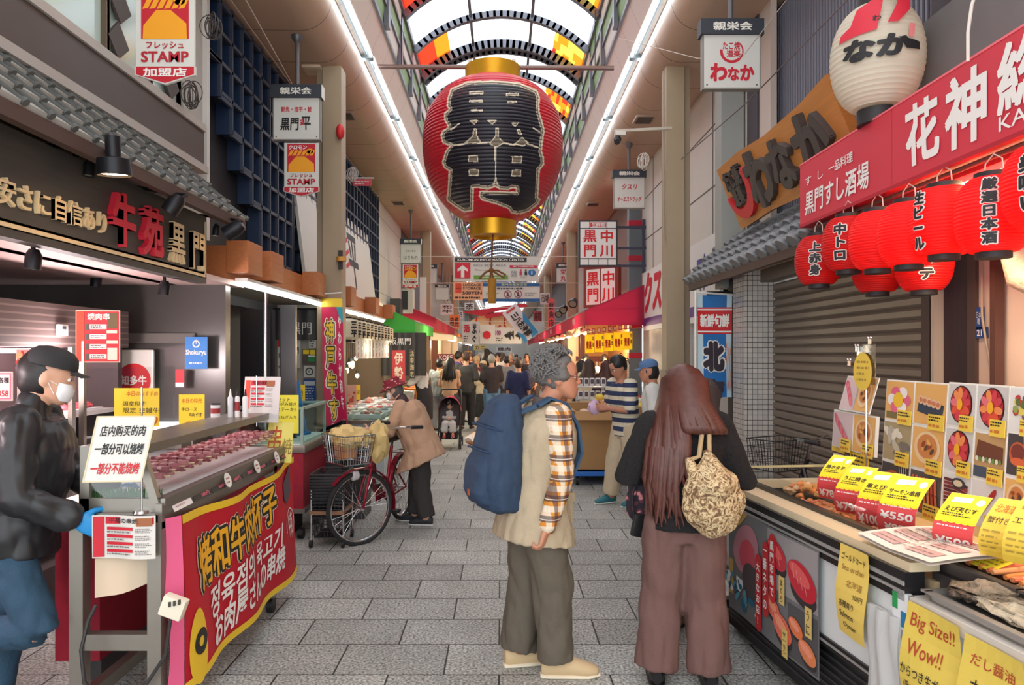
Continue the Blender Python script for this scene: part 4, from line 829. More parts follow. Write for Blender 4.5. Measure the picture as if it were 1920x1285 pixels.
# price tickets along the front rail
F = fr((CX+.01, CY+.05, 1.0), (0, 1, 0), (-.5, 0, 1))
for i in range(8):
    y = .05+i*.215; wt = i in (0,)
    F_ = fr((CX+.022, CY+.05+y, .985), (0, 1, 0), (-.45, 0, 1)); b = B(c_(232, 226, 222) if wt else c_(40, 38, 40)).fbox(F_, 0, 0, .19, .075, -.003, 0)
    if wt: b.m(c_(180, 150, 150)).scribble(F_, .02, .01, .17, .06, 3, .5, .001)
    else: b.m(c_(226, 222, 214)).text(F_, ['焼串', '牛ハラミ串', '牛タン串', '上カルビ串', 'ロース串', '和牛串', '特選串', '牛串'][i], .085, .047, .13, .028, .001, .02).m(c_(222, 110, 130)).text(F_, ['300円', '500円', '800円', '600円', '700円', '900円', '1000円', '500円'][i], .13, .016, .09, .02, .001, .02)
    tag(b.o('price_ticket', smooth=False), 'white price ticket at the near end of the cart rail' if wt else ['', 'first', 'second', 'third', 'fourth', 'fifth', 'sixth', 'seventh'][i]+' black price ticket from the near end of the cart rail', 'price ticket')
for i, y in enumerate((.66, 1.12, 1.5)):
    F_ = fr((CX+.03, CY+.05+y, 1.02), (0, 1, 0), (-.3, 0, 1)); b = B(c_(236, 232, 226)).disc(F_, 0, 0, .04, None, 0, 20).m(c_(160, 90, 80)).scribble(F_, -.025, -.02, .025, .02, 2, .5, .001); b.m(c_(236, 232, 226)).disc(F_, 0, 0, .04, None, -.004, 20)
    tag(b.o('round_ticket'), ['nearest', 'middle', 'farthest'][i]+' of three round white tickets on the cart rail', 'price ticket')
# cloth banner hung along the cart
def cb(u, v, n=0.):
    """u along the cart 0..1.86, v height"""
    sag = .05*math.sin(min(max(u/1.8, 0), 1)*PI)*(1 if v > .5 else .3)
    return V((CX+.035+.018*math.sin(u*9+v*2)+.03*(1-v)+n, CY+.1+u, v*(.80-.0*u)+.17-sag*v))
CLR = thinlit('banner_red', (196, 14, 40), .12); YB = c_(234, 196, 40); b = B(CLR).grid(lambda a, c: cb(a*1.82, c), 60, 20)
b.m(YB).grid(lambda a, c: cb(a*1.82, .95+.05*c, .003), 60, 1).grid(lambda a, c: cb(a*1.82, .05*c, .003), 60, 1)
KW = c_(240, 236, 230)
b.m(c_(236, 226, 196)).text(cb, '烤和牛肉杯子', .76, .71, 1.2, .38, .004, .15, 0, .06, 0, .12).m(INK).text(cb, '烤和牛肉杯子', .76, .71, 1.18, .37, .006, .11, 0, .06, 0, .12).m(c_(240, 178, 26)).text(cb, '烤和牛肉杯子', .76, .71, 1.14, .33, .008, .025, 0, .06, 0, .12)
b.m(KW).text(cb, '정육점의 육고기', .88, .4, 1.1, .2, .005, .02, 0, .08, .2, .1).text(cb, 'お肉屋さんの串焼', .92, .21, 1.1, .2, .005, .03, 0, .08, .2, .1)
b.m(KW).text(cb, '牛苑', 1.66, .46, .16, .2, .005, .02, 0, .08).ring(cb, 1.66, .46, .13, .14, .005, 20, -1.2, PI+.3)
b.m(YB).disc(cb, .13, .2, .1, .22, .004, 24, sub=.08).m(INK).ring(cb, .15, .22, .03, .075, .006, 14).m(c_(80, 66, 82)).flat([(1.5, .86), (1.74, .96), (1.74, .72), (1.6, .66), (1.5, .72)], cb, .006)
tag(b.o('cloth_banner', ang=80), 'red cloth banner with yellow outlined characters hung along the meat cart', 'banner')
b = B(c_(226, 96, 140)).grid(lambda a, c: cb(-.005-a*.07, c, -.04*a+.02*math.sin(c*6)*a), 4, 14).m(YB).grid(lambda a, c: cb(-.005-a*.07, .04*c, -.04*a+.002), 3, 1); tag(b.o('cloth_flap'), 'pink folded edge of the red cloth banner at the near end of the cart', 'cloth')
# papers on the cart
F9, w, h = fpx(172, 967, 292, 1048, 3.1); cv = lambda u, v, n=0.: F9(u, v, n+.012*math.sin(u*22)-.02*max(0, .6*h-v)*8*max(0, -u))
b = B(PANL).grid(lambda a, c: cv((a-.5)*w, c*h, 0), 12, 4); menu(b, lambda u, v, n=0.: cv(u, v, n+.002), w, h); tag(b.o('menu_paper', smooth=False), 'curled paper menu with red rows taped to the near end of the cart', 'menu')
b = B(c_(206, 186, 160)).grid(lambda a, c: W(178+a*98, 1048+c*(74-26*a*a), 3.13)+V((0, .05*a+.01*math.sin(a*9), 0)), 8, 4); tag(b.o('paper_bag'), 'pale brown paper bag hanging under the paper menu', 'bag')
tt = T('notice_stand', 'white notice on a rod stand with two black lines and one red line', 'notice', W(248, 952, 3.05)); F10, w, h = fpx(170, 782, 274, 903, 3.04, 0)
F10 = face_cam(W(222, 903, 3.04), 4, 6); F10b = F10; b = B(PANL)
sl = lambda u, v, n=0.: F10b(u+.05*(v/h-.5), v, n)
b.prism([(-w/2, 0), (w/2, 0), (w/2, h), (-w/2, h)], sl, .006).m(c_(206, 196, 160)); 
for P in ([(-w/2, 0), (w/2, 0)], [(w/2, 0), (w/2, h)], [(w/2, h), (-w/2, h)], [(-w/2, h), (-w/2, 0)]): b.line(sl, P, .006, .001)
b.m(INK).text(sl, '店内购买的肉', 0, h*.78, w*.78, h*.17, .002, .02).text(sl, '一部分可以烧烤', 0, h*.5, w*.84, h*.18, .002, .03).m(c_(190, 30, 40)).text(sl, '一部分不能烧烤', 0, h*.2, w*.84, h*.18, .002, .03); b.o('notice_card', tt, smooth=False)
a = W(244, 905, 3.06); a.y = 3.16; B(CHROME).cyl((a.x, a.y, 1.0), (a.x, a.y, a.z+.4), .004, 8).lathe([(0, 1.012), (.035, 1.01), (.04, 1.0)], (a.x, a.y, 0), 16).o('rod_stand', tt)
# yellow hand-written sheets
HW = c_(150, 60, 26)
def sheet(name, label, x0, y0, x1, y1, Y, lines, base=YEL, turn=0, tilt=0, ink=INK, bend=.0, cat='price sheet'):
    k = Y/FPX; F0 = face_cam(W((x0+x1)/2, y1, Y), tilt, turn); w, h = (x1-x0)*k, (y1-y0)*k; Fb = lambda u, v, n=0.: F0(u, v, n-bend*(v/h)**2*h)
    b = B(base).grid(lambda a, c: Fb((a-.5)*w, c*h, 0), 3, 6)
    e = Fb(0, 0, -.004); b.m(CHROME).cyl((e.x, e.y, e.z+.02), (e.x, e.y, .95), .004, 6)
    for (s, u, v, ww, hh, m_) in lines: b.m(m_ or ink).text(Fb, s, u*w, v*h, ww*w, hh*h, .002, .008, slant=.08)
    o = b.o(name, smooth=False); return tag(o, label, cat)
O_ = c_(206, 92, 30)
sheet('price_sheet', 'yellow hand written sheet with a large orange 1119 behind the white notice', 214, 728, 299, 800, 4.6, [('本日のおすすめ', .12, .86, .7, .14, O_), ('国産和牛', -.05, .6, .5, .12, None), ('限定 交雑牛', .1, .42, .8, .14, None), ('1119', .12, .14, .7, .26, O_)])
sheet('price_sheet', 'tall yellow hand written sheet with a large orange 89', 336, 740, 383, 813, 4.6, [('本日の特売', 0, .84, .8, .12, O_), ('牛ロース', -.1, .62, .6, .1, None), ('味付', .15, .48, .5, .1, None), ('89', .08, .17, .75, .28, O_)], turn=4)
sheet('price_sheet', 'yellow sheet with black hand writing in front of the blue cone', 514, 741, 560, 813, 6.44, [('5セット', -.15, .88, .6, .1, None), ('お好み焼き', 0, .76, .8, .1, None), ('ステーキ!!', 0, .62, .8, .1, None), ('玉ねぎ入り', 0, .42, .8, .08, None), ('焼きます', 0, .26, .6, .08, None)], c_(236, 226, 60))
sheet('price_sheet', 'pale yellow sheet leaning on the far end of the cart with an orange character', 498, 792, 546, 868, 4.9, [('串', -.2, .55, .5, .7, c_(190, 80, 30)), ('焼', .28, .4, .4, .4, c_(150, 120, 50))], c_(226, 214, 110), tilt=14)
# menu card on a rod behind the case
tt = T('menu_stand', 'grey backed menu card with red rows on a rod behind the meat cart', 'menu', W(482, 800, 4.9)); F11, w, h = fpx(446, 708, 520, 790, 4.9); F11 = face_cam(W(486, 790, 4.9), 8, -6)
b = B(c_(206, 202, 200)).fbox(F11, -w*.45, -.01, w*.5, h*1.02, -.004, 0); menu(b, lambda u, v, n=0.: F11(u*.8-.03*w, v*.7+h*.26, n+.001), w, h, c_(226, 70, 50)); b.o('menu_card', tt, smooth=False); B(CHROME).cyl(W(481, 800, 4.92), W(481, 705, 4.92), .004, 8).o('rod', tt)
for i, (x, y, kx, col, l) in enumerate([(396, 797, 17, (214, 214, 214), 'white tub with dark label at the left end of the squeeze bottles'), (424, 795, 10, (206, 210, 216), 'clear squeeze bottle next to the white tub'), (437, 795, 9, (226, 224, 222), 'white squeeze bottle with dark cap second from the tub'), (452, 796, 11, (226, 226, 226), 'white squeeze bottle with black nozzle nearest the menu stand')]):
    p = W(x+8, y, 4.6); k_ = 4.6/FPX; p.z = 1.29; h = (28 if i == 0 else 48)*k_; r = kx*k_/2; t = T('squeeze_bottle' if i else 'sauce_tub', l, 'bottle' if i else 'tub', p)
    B(c_(*col)).lathe([(0, 0), (r, 0), (r, h*.75), (r*.6 if i else r, h*.82), (0, h*.82)], p, 16).o('body', t); B(c_(40, 30, 30) if i != 1 else WHITE).lathe([(r*.5, h*.82), (r*.4, h*.9), (r*.15, h*1.1), (0, h*1.1)] if i else [(r*1.05, h*.82), (r*1.05, h*.92), (0, h*.92)], p, 16).o('cap', t); 
    if i in (0, 2): B(c_(150, 40, 44)).lathe([(r*1.01, h*.25), (r*1.01, h*.6)], p, 16).o('label_band', t)
# power strip, cables
b = B(c_(226, 218, 196)).box(W(326, 1138, 3.12), (.1, .05, .09), Matrix.Rotation(.35, 3, 'Y'), .01).m(c_(60, 58, 54))
for i in range(3): b.box(W(318+i*9, 1134-i*2, 3.09)+V((0, .0, 0)), (.008, .012, .02))
tag(b.o('power_strip'), 'cream power strip fixed to the near leg of the meat cart', 'power strip')
b = B(c_(40, 38, 38)).tube([W(180, 1135, 3.1), W(165, 1165, 3.08), W(152, 1220, 3.05), W(158, 1280, 3.02), W(205, 1330, 3.05), W(270, 1290, 3.08), W(310, 1230, 3.1), W(320, 1160, 3.12)], .008, 8); tag(b.o('power_cable'), 'black cable looping below the near end of the meat cart', 'cable')
b = B(c_(206, 200, 190)).tube([W(235, 1190, 4.2), W(270, 1194, 4.0), W(318, 1186, 3.5)], .005, 6); tag(b.o('power_cable'), 'thin white cable running to the power strip', 'cable')
# crimson covered counter of the butcher, behind the cart
CRC = mat('crimson_cloth', (150, 20, 44), .75, var=.25, vs=20)
t = T('crimson_counter', 'crimson covered counter behind the meat cart', 'counter', (-2.2, 4.2, 0))
B(CRC).bb((-2.2, 3.55, .18), (-1.98, 5.6, .9)).o('skirt', t); B(STEEL).bb((-2.25, 3.5, .9), (-1.95, 5.65, .95), .01).o('counter_top', t); B(c_(60, 56, 56)).bb((-2.15, 3.6, .06), (-2.0, 5.5, .18)).o('plinth', t)
for y in (3.7, 5.4): B(c_(24, 24, 26)).cyl((-2.07, y, .035), (-2.03, y, .035), .035, 12).o('caster', t)
t = T('steel_work_bench', 'steel bench with shelves behind the capped man at the left edge', 'bench', (-2.75, 3.0, 0))
B(STEEL).bb((-2.9, 2.2, .86), (-2.62, 3.9, .9)).o('bench_top', t); B(STEEL).bb((-2.9, 2.2, .42), (-2.62, 3.9, .45)).o('shelf', t); B(STEEL).bb((-2.66, 2.2, .1), (-2.62, 3.9, .16)).bb((-2.65, 3.84, 0), (-2.62, 3.88, .86)).o('leg_frame', t)
b = B(c_(214, 206, 200)).bb((-2.88, 3.0, .46), (-2.66, 3.5, .72), .02); tag(b.o('storage_box'), 'pale box on the steel bench shelf behind the capped man', 'box')
# ================================================================ LEFT SIDE beyond the butcher
LATB = mat('lattice_bar', (54, 62, 80), .5); LATS = mat('lattice_blue', (22, 42, 72), .5); LATK = c_(26, 28, 34)
def lattice(label, y0, cols, bots, top=5.04, x0=-2.78, x1=-2.62, p=.287):
    t = T('lattice_screen', label, 'lattice', (-2.7, y0+cols*p/2, min(bots)))
    b = B(LATK).bb((x0-.02, y0, min(bots)), (x0, y0+cols*p, top)); b.o('back_sheet', t)
    b = B(LATB)
    for k in range(cols+1):
        zb = min(bots[min(k, cols-1)], bots[max(k-1, 0)]); y = y0+k*p; b.m(LATB).bb((x1-.03, y-.018, zb), (x1, y+.018, top)).m(LATS).bb((x0, y-.012, zb), (x1-.03, y+.012, top))
    for r in range(12):
        z = top-.05-r*p*.98; ks = [k for k in range(cols) if bots[k] < z+.03]
        if ks: a, c = y0+min(ks)*p, y0+(max(ks)+1)*p; b.m(LATB).bb((x1-.03, a, z-.018), (x1, c, z+.018)).m(c_(40, 48, 66)).bb((x0, a, z-.012), (x1-.03, c, z+.012))
    for k in range(cols): b.m(LATB).bb((x1-.03, y0+k*p, bots[k]-.02), (x1, y0+(k+1)*p, bots[k]+.02))
    b.o('bars', t); return t
lattice('deep blue lattice with a stepped lower edge between the butcher and the pillar', 6.45, 9, [4.42, 4.1, 3.83, 3.55, 3.27, 2.7, 2.7, 2.7, 2.7])
lattice('dark blue lattice behind the far end of the tall white brush sign', 9.1, 22, [2.5]*22)
# tall white leaning sign
t = T('brush_sign', 'tall white leaning sign board with black and red brush strokes behind the pillar', 'sign', (-2.5, 11.7, 2.6)); F = fr((-2.48, 9.17, 2.62), (0, 1, 0), (-.17, 0, 1.4))
b = B(PANL).fbox(F, 0, 0, 5.13, 1.42, -.04, 0).m(INK).text(F, '黒門', 1.7, .75, 1.6, .9, .003, .02, slant=.05).text(F, '平', 3.3, .66, .8, .95, .003, .02, slant=.05); b.m(SIGNRED)
for i in range(3): b.line(F, [(2.65, .5+.2*i), (2.95, .6+.2*i)], .07, .004)
b.o('board', t, smooth=False)
# brown wooden fascia with boxes, tubes under it
FW = wood('fascia_wood', (176, 104, 56), 1, .5, .25); t = T('wooden_fascia', 'brown wooden eave with projecting boxes over the fish shop', 'eave', (-2.2, 9, 2.3))
B(FW).bb((-2.75, 5.75, 2.3), (-2.2, 14.2, 2.56)).o('beam', t)
for y in (5.75, 6.35, 7.95, 9.7, 11.6, 13.4): B(FW).bb((-2.2, y, 2.34), (-2.02, y+.34, 2.6), .01).o('end_box', t)
TL2 = mat('shop_tube', (250, 250, 240), .4, emit=5.)
for y, l in ((5.9, 'nearest'), (7.05, 'second'), (8.2, 'third'), (9.4, 'fourth'), (10.6, 'fifth'), (11.8, 'farthest')):
    t = T('tube_lamp', l+' lit tube lamp along the underside of the brown wooden eave', 'tube lamp', (-2.12, y, 2.26)); B(TL2).cyl((-2.12, y, 2.27), (-2.12, y+1.08, 2.27), .024, 10).o('tube', t); B(WHITE).bb((-2.17, y-.03, 2.285), (-2.07, y+1.1, 2.31)).o('batten', t)
# slats, black panels, steel pole
SLAT = wood('slat_wood', (196, 128, 58), 2, .5, .25); b = B(SLAT)
for i in range(5): b.bb((-2.58+i*.035, 6.25, .3), (-2.56+i*.035, 6.3, 1.98))
b.bb((-2.6, 6.22, 1.98), (-2.38, 6.32, 2.2)); tag(b.o('slatted_panel'), 'upright orange brown wooden slats right of the blue wall plate', 'slatted panel')
b = B(c_(30, 29, 33, 0.3)).bb((-2.4, 6.62, .4), (-2.1, 6.68, 2.1)); tag(b.o('black_partition'), 'wide black panel between the wooden slats and the steel pole', 'panel')
b = B(c_(38, 37, 40, 0.3)).bb((-2.075, 6.75, .4), (-1.93, 6.8, 2.15)); tag(b.o('black_partition'), 'narrow black panel right of the steel pole', 'panel')
tag(B(CHROME).cyl((-2.13, 6.5, 1.0), (-2.13, 6.5, 2.3), .016, 12).o('steel_pole'), 'thin steel pole between the two black panels', 'pole')
# fish shop back wall with noren and posters, facing the street's near end
b = B(c_(176, 172, 164)).bb((-3.4, 9.0, 0), (-2.12, 9.1, 2.3)).m(c_(84, 82, 84)).bb((-3.5, 6.3, 0), (-3.4, 9.1, 2.4)).m(c_(150, 140, 126)).bb((-3.4, 6.2, 2.3), (-2.2, 14, 2.34)); S(b.o('wall_left_fish_shop'))
F = face_cam((-2.78, 8.86, 1.86)); t = T('noren_curtain', 'dark grey shop curtain with two white characters left of the pillar', 'curtain', (-2.5, 8.8, 1.86)); b = B(thinlit('noren_grey', (74, 72, 74), .1)).grid(lambda a, c: F(a*.62, c*.38, .02*math.sin(a*22)), 24, 4).m(KW).text(F, '黒門', .32, .14, .26, .15, .028, .0); b.o('cloth', t); B(c_(40, 38, 38)).cyl((-2.8, 8.84, 2.24), (-2.14, 8.84, 2.24), .012, 8).o('rod', t)
def poster(label, x0, y0, x1, y1, Y, base, draw, cat='poster', name='wall_poster', turn=0):
    F, w, h = fpx(x0, y0, x1, y1, Y, turn); return card(name, label, F, w, h, lambda b, w, h: draw(b, F, w, h), base, cat)
poster('white poster with a large black character under the grey curtain', 531, 631, 563, 690, 8.9, PANL, lambda b, F, w, h: b.m(INK).text(F, '黒', -.1*w, h*.62, w*.55, h*.42, .003, .03).text(F, '門', .3*w, h*.55, w*.25, h*.2, .003, .02).m(c_(150, 150, 150)).scribble(F, -.2*w, .1*h, .2*w, .25*h, 2, .6, .002))
poster('narrow stack of red and white notices left of the black character poster', 520, 618, 530, 735, 8.88, PANL, lambda b, F, w, h: b.m(c_(206, 60, 50)).rect(F, -w*.4, h*.72, w*.4, h*.92, .002).m(c_(120, 130, 120)).disc(F, 0, h*.58, w*.3, h*.05, .002).disc(F, 0, h*.2, w*.3, h*.05, .002).disc(F, 0, h*.4, w*.3, h*.03, .002))
poster('white card with a black round stamp on the fish shop wall', 570, 686, 590, 708, 8.88, PANL, lambda b, F, w, h: b.m(c_(80, 80, 80)).ring(F, 0, h*.5, w*.25, w*.38, .002).ring(F, 0, h*.5, w*.05, w*.1, .002))
poster('blue and white notice beside the blue cone', 569, 711, 592, 760, 8.88, c_(40, 80, 150), lambda b, F, w, h: b.m(c_(200, 206, 214)).rect(F, -w*.45, h*.75, w*.45, h*.92, .002).scribble(F, -w*.42, .1*h, w*.4, .7*h, 6, .4, .002))
poster('small yellow and green notices in a row on the fish shop wall', 567, 655, 592, 684, 8.88, c_(90, 80, 74), lambda b, F, w, h: b.m(YEL).rect(F, -w*.45, h*.68, 0, h*.95, .002).rect(F, w*.08, h*.65, w*.45, h*.95, .002).m(c_(46, 140, 80)).rect(F, -.05*w, .2*h, .45*w, .5*h, .002).m(WHITE).rect(F, -w*.05, h*.5, w*.45, h*.6, .002))
poster('white price list high on the fish shop wall', 579, 636, 593, 653, 8.88, PANL, lambda b, F, w, h: b.m(c_(90, 90, 90)).scribble(F, -w*.4, .1*h, w*.4, .9*h, 3, .5, .002))
sheet('price_sheet', 'pair of yellow sheets clipped behind the blue cone', 537, 722, 572, 752, 7.6, [('特価', -.2, .5, .3, .4, c_(150, 90, 30)), ('鮮魚', .25, .5, .3, .4, c_(150, 90, 30))])
b = B(c_(132, 112, 92)).bb((-3.0, 9.1, 0), (-2.9, 13.6, 2.34)).bb((-3.0, 13.45, 0), (-2.2, 13.55, 2.34)); S(b.o('wall_left_fish_counter'))
# glazed chest of the fish shop
t = T('glazed_showcase', 'glass topped chest with crimson skirt and steel rim beyond the meat cart', 'showcase', (-1.9, 6.9, 0)); xa, xb, ya, yb = -2.4, -1.76, 6.45, 7.3
B(CRC).bb((xa, ya+.02, .3), (xb-.02, yb, .8)).o('skirt', t); B(STEEL).bb((xa, ya, .8), (xb, yb, .87), .01).o('top_rim', t); B(STEEL).bb((xa, ya, .26), (xb, yb, .3)).o('bottom_rim', t); B(c_(230, 234, 234)).bb((xa+.03, ya+.03, .87), (xb-.03, yb, .9)).o('tray', t)
b = B(c_(140, 164, 156)); 
for x in (xa+.02, xb-.03): 
    for y in (ya+.02, yb-.02): b.bb((x-.012, y-.012, .87), (x+.012, y+.012, 1.2))
b.bb((xa, ya+.01, 1.19), (xb-.01, ya+.03, 1.215)).bb((xa, yb-.03, 1.19), (xb-.01, yb-.01, 1.215)).bb((xa, ya+.01, 1.19), (xa+.03, yb, 1.215)).bb((xb-.04, ya+.01, 1.19), (xb-.01, yb, 1.215)); b.o('glass_frame', t)
B(glass('green_glass', (214, 236, 228), .9)).add([(xa, ya+.02, .88), (xb-.02, ya+.02, .88), (xb-.02, ya+.02, 1.19), (xa, ya+.02, 1.19)], [(0, 1, 2, 3)]).add([(xb-.02, ya+.02, .88), (xb-.02, yb, .88), (xb-.02, yb, 1.19), (xb-.02, ya+.02, 1.19)], [(0, 1, 2, 3)]).add([(xa, ya+.02, 1.2), (xb-.02, ya+.02, 1.2), (xb-.02, yb, 1.2), (xa, yb, 1.2)], [(0, 1, 2, 3)]).o('glass_panes', t)
for y in (ya+.15, yb-.15): B(c_(30, 30, 30)).cyl((xb-.1, y, .05), (xb-.05, y, .05), .05, 12).o('caster', t)
B(c_(40, 38, 40)).bb((xa+.2, ya+.3, .0), (xb-.2, yb-.2, .28)).o('plinth', t)
b = B(c_(28, 120, 190)).lathe([(.0, .52), (.03, .52), (.1, .02), (.14, .02), (.14, 0), (0, 0)][::-1], (-2.02, 7.1, .9), 20); tag(b.o('blue_cone'), 'blue traffic cone standing at the glass chest', 'cone')
# fish counter beyond the pillar
t = T('fish_counter', 'pale glass fronted fish counter where the hatted shopper stands', 'counter', (-1.8, 10, 0)); b = B(c_(196, 210, 214)).bb((-2.3, 8.9, .1), (-1.45, 12.6, .82)); b.o('body', t); B(STEEL).bb((-2.3, 8.86, .82), (-1.42, 12.6, .87)).o('rim', t); B(c_(60, 60, 62)).bb((-2.25, 9, 0), (-1.5, 12.5, .1)).o('plinth', t)
B(glass('green_glass')).add([(-2.3, 8.88, .87), (-1.44, 8.88, .87), (-1.44, 8.88, 1.02), (-2.3, 8.88, 1.02)], [(0, 1, 2, 3)]).add([(-1.44, 8.88, .87), (-1.44, 12.6, .87), (-1.44, 12.6, 1.02), (-1.44, 8.88, 1.02)], [(0, 1, 2, 3)]).o('glass_panes', t)
q = random.Random(31)
for i in range(14):
    p = V((-2.1+(i % 2)*.42, 9.15+(i//2)*.48, .87)); b = B(c_(226, 228, 230)).box(p+V((0, 0, .03)), (.36, .3, .06), None, .01)
    for j in range(6): b.m([c_(206, 150, 140), c_(190, 96, 80), c_(214, 206, 200), c_(150, 154, 158)][(i+j) % 4]).ell(p+V((q.uniform(-.12, .12), q.uniform(-.1, .1), .07)), (.07, .035, .025), Matrix.Rotation(q.uniform(0, 3), 3, 'Z'), 8, 6)
    tag(b.o('fish_tray'), 'white tray of fish on the counter behind the bicycle', 'tray', 'fish trays on the pale counter')
poster('pink pictured food poster on the fish counter', 641, 722, 668, 760, 9.3, c_(226, 170, 150), lambda b, F, w, h: food(b, F, w, h, -w/2, 0, w/2, h*.8, [c_(206, 90, 60), c_(230, 150, 110), c_(180, 60, 40)], 9), name='food_poster')
sheet('price_sheet', 'small yellow card beside the pink food poster', 663, 722, 676, 750, 9.4, [('450', 0, .5, .7, .3, None)])
# lantern row, paper strips, bulbs
WL = thinlit('lantern_white', (238, 230, 210), .5); t0 = None
for i in range(11):
    y = 9.2+i*.3; p = (-1.98, y, 2.0)
    if t0 is None:
        t0 = T('white_lantern', 'white paper lantern with black characters in the long row under the brown eave', 'lantern', p, 'white lanterns under the brown eave')
        B(WL).lathe([(.07, -.13), (.14, -.1)]+[(.147+.004*(k % 2), -.1+.02*k) for k in range(11)]+[(.14, .11), (.07, .14)], p, 24).o('paper_body', t0); B(BLACK).lathe([(.0, .13), (.075, .13), (.075, .16), (0, .16)], p, 20).lathe([(0, -.16), (.075, -.16), (.075, -.12), (0, -.12)], p, 20).o('rings', t0)
        lf = lambda u, v, n=0.: V((p[0]+(.154+n)*math.sin(u/.154+.9), p[1]-(.154+n)*math.cos(u/.154+.9), p[2]+v)); B(INK).text(lf, '三\n平', 0, 0, .1, .2, .0, .05, 0, .03).o('characters', t0)
    else: dup(t0, p)
t0 = None
for i in range(10):
    p = (-1.9, 9.4+i*.28, 1.62); b = B(thinlit('paper_strip', (240, 234, 228), .3)).bb((p[0]-.004, p[1], 1.62), (p[0]+.004, p[1]+.24, 1.9)); F = face_left((p[0]+.006, p[1], 1.62)); b.m(INK).text(F, ['大\nト\nロ', '鮮\n魚', 'か\nに'][i % 3], .12, .14, .07, .2, .002, .02); b.m(c_(206, 40, 60)).disc(F, .12, .05, .03, None, .002, 10)
    tag(b.o('paper_strip', smooth=False), 'hanging white paper strip with black writing under the white lanterns', 'paper strip', 'paper strips under the white lanterns')
BULB = mat('bulb_warm', (255, 226, 160), .4, emit=5.); t0 = None; q = random.Random(12)
for i in range(16):
    p = V((q.uniform(-2.65, -2.25), q.uniform(9.4, 13), q.uniform(1.3, 1.62)))
    if t0 is None:
        p0 = p; t0 = T('bare_bulb', 'glowing bare bulb over the fish counter', 'bulb', p, 'bulbs over the fish counter'); B(BULB).ell(p, (.032, .032, .04), None, 12, 8).o('glass_bulb', t0); B(c_(40, 40, 44)).cyl(p+V((0, 0, .05)), p+V((0, 0, 1.02)), .005, 6).lathe([(0, .05), (.03, .05), (.02, .1), (0, .1)], p, 10).o('cord', t0)
    else: dup(t0, p)
for y, e in ((10.2, 11), (12, 11)): lamp('fish_counter_bulbs', 'POINT', (-1.95, y, 1.75), e, (1, .9, .7), .15)
# black shop front cloth with white characters, red strip
t = T('black_shop_cloth', 'black cloth front with four white characters above the hatted shopper', 'curtain', (-1.9, 13.3, 1.2)); F, w, h = fpx(714, 624, 800, 705, 13.3); b = B(c_(58, 54, 52)).grid(lambda a, c: F((a-.5)*w, c*h, .02*math.sin(a*20)), 16, 4).m(KW).text(F, '大阪黒門', -.15*w, .8*h, .62*w, .16*h, .03, .0); b.o('cloth', t, smooth=False)
poster('red vertical cloth with white characters hanging in the black shop front', 735, 657, 760, 715, 13.27, c_(206, 50, 60), lambda b, F, w, h: b.m(c_(240, 226, 200)).text(F, '伊\n勢', 0, h*.5, w*.66, h*.85, .003, .03), 'cloth', 'shop_cloth')
poster('dark strip with a column of cream characters right of the red vertical cloth', 767, 655, 778, 710, 13.26, c_(64, 58, 54), lambda b, F, w, h: b.m(c_(226, 206, 150)).text(F, '活\n車\n海\n老', 0, h*.5, w*.7, h*.9, .003, .0), 'cloth', 'shop_cloth')
poster('dark red plate with white capital letters on a pale wood board', 822, 664, 850, 688, 19.08, c_(136, 26, 34), lambda b, F, w, h: b.m(KW).text(F, 'KOBE\nBEEF', 0, h*.5, w*.9, h*.8, .004, .01), 'sign', 'beef_sign')
b = B(c_(150, 84, 50)).bb((-1.68, 19.1, 0), (-1.25, 19.2, 1.66)); tag(b.o('wooden_board'), 'brown wooden board behind the dark red beef plate', 'board')
# awnings and shops
def awning(label, side, ya, yb, xw, zw, xf, zf, rgb, val=.2, stripes_=None, text=None):
    s = -1 if side == 'l' else 1; m = thinlit('awning_%d_%d_%d' % rgb, rgb, .3); t = T('shop_awning', label, 'awning', (s*xf, (ya+yb)/2, zf-val))
    b = B(m).grid(lambda a, c: V((s*(xw+(xf-xw)*c), ya+(yb-ya)*a, zw+(zf-zw)*c-.03*math.sin(c*PI))), max(4, int((yb-ya)*1.5)), 4); b.o('canopy', t)
    b = B(m).grid(lambda a, c: V((s*(xf-.012*math.sin(a*40)), ya+(yb-ya)*a, zf-val*c)), max(8, int((yb-ya)*5)), 1)
    if text:
        F = (face_right if s > 0 else face_left)((s*(xf+(-.03 if s > 0 else -.03)*0)+(-.02 if s > 0 else .02), ya, zf-val)); b.m(KW); n = int((yb-ya)/text[1])
        for i in range(n): b.text(F, text[0], (-(yb-ya)+(i+.5)*text[1]) if s > 0 and False else ((i+.5)*text[1] if s < 0 else -(i+.5)*text[1]), val*.5, text[2], val*.6, .012, .04)
    b.o('valance', t); b = B(m).add([(s*xw, ya, zw), (s*xf, ya, zf), (s*xf, ya, zf-val), (s*xw, ya, zf-val)], [(0, 1, 2, 3)]); b.o('end_panel', t)
    b = B(c_(170, 166, 160)).cyl((s*xf, ya, zf), (s*xf, yb, zf), .018, 8); b.o('front_bar', t); return t
awning('bright green shop awning beyond the white lantern row', 'l', 13.5, 17.0, 2.6, 2.72, 1.62, 2.3, (66, 170, 66), .22)
awning('crimson shop awning beyond the green awning', 'l', 17.6, 24.5, 2.65, 3.0, 1.6, 2.55, (190, 34, 66), .3)
awning('pale cloth awning under the far end of the crimson awning', 'l', 20, 25.5, 2.0, 2.3, 1.35, 2.2, (214, 204, 180), .15)
awning('orange shop awning far along the left row', 'l', 26.5, 33, 2.7, 2.9, 1.75, 2.5, (206, 120, 60), .3)
awning('cream shop awning farthest along the left row', 'l', 35, 47, 2.7, 2.9, 1.8, 2.5, (214, 200, 176), .3)
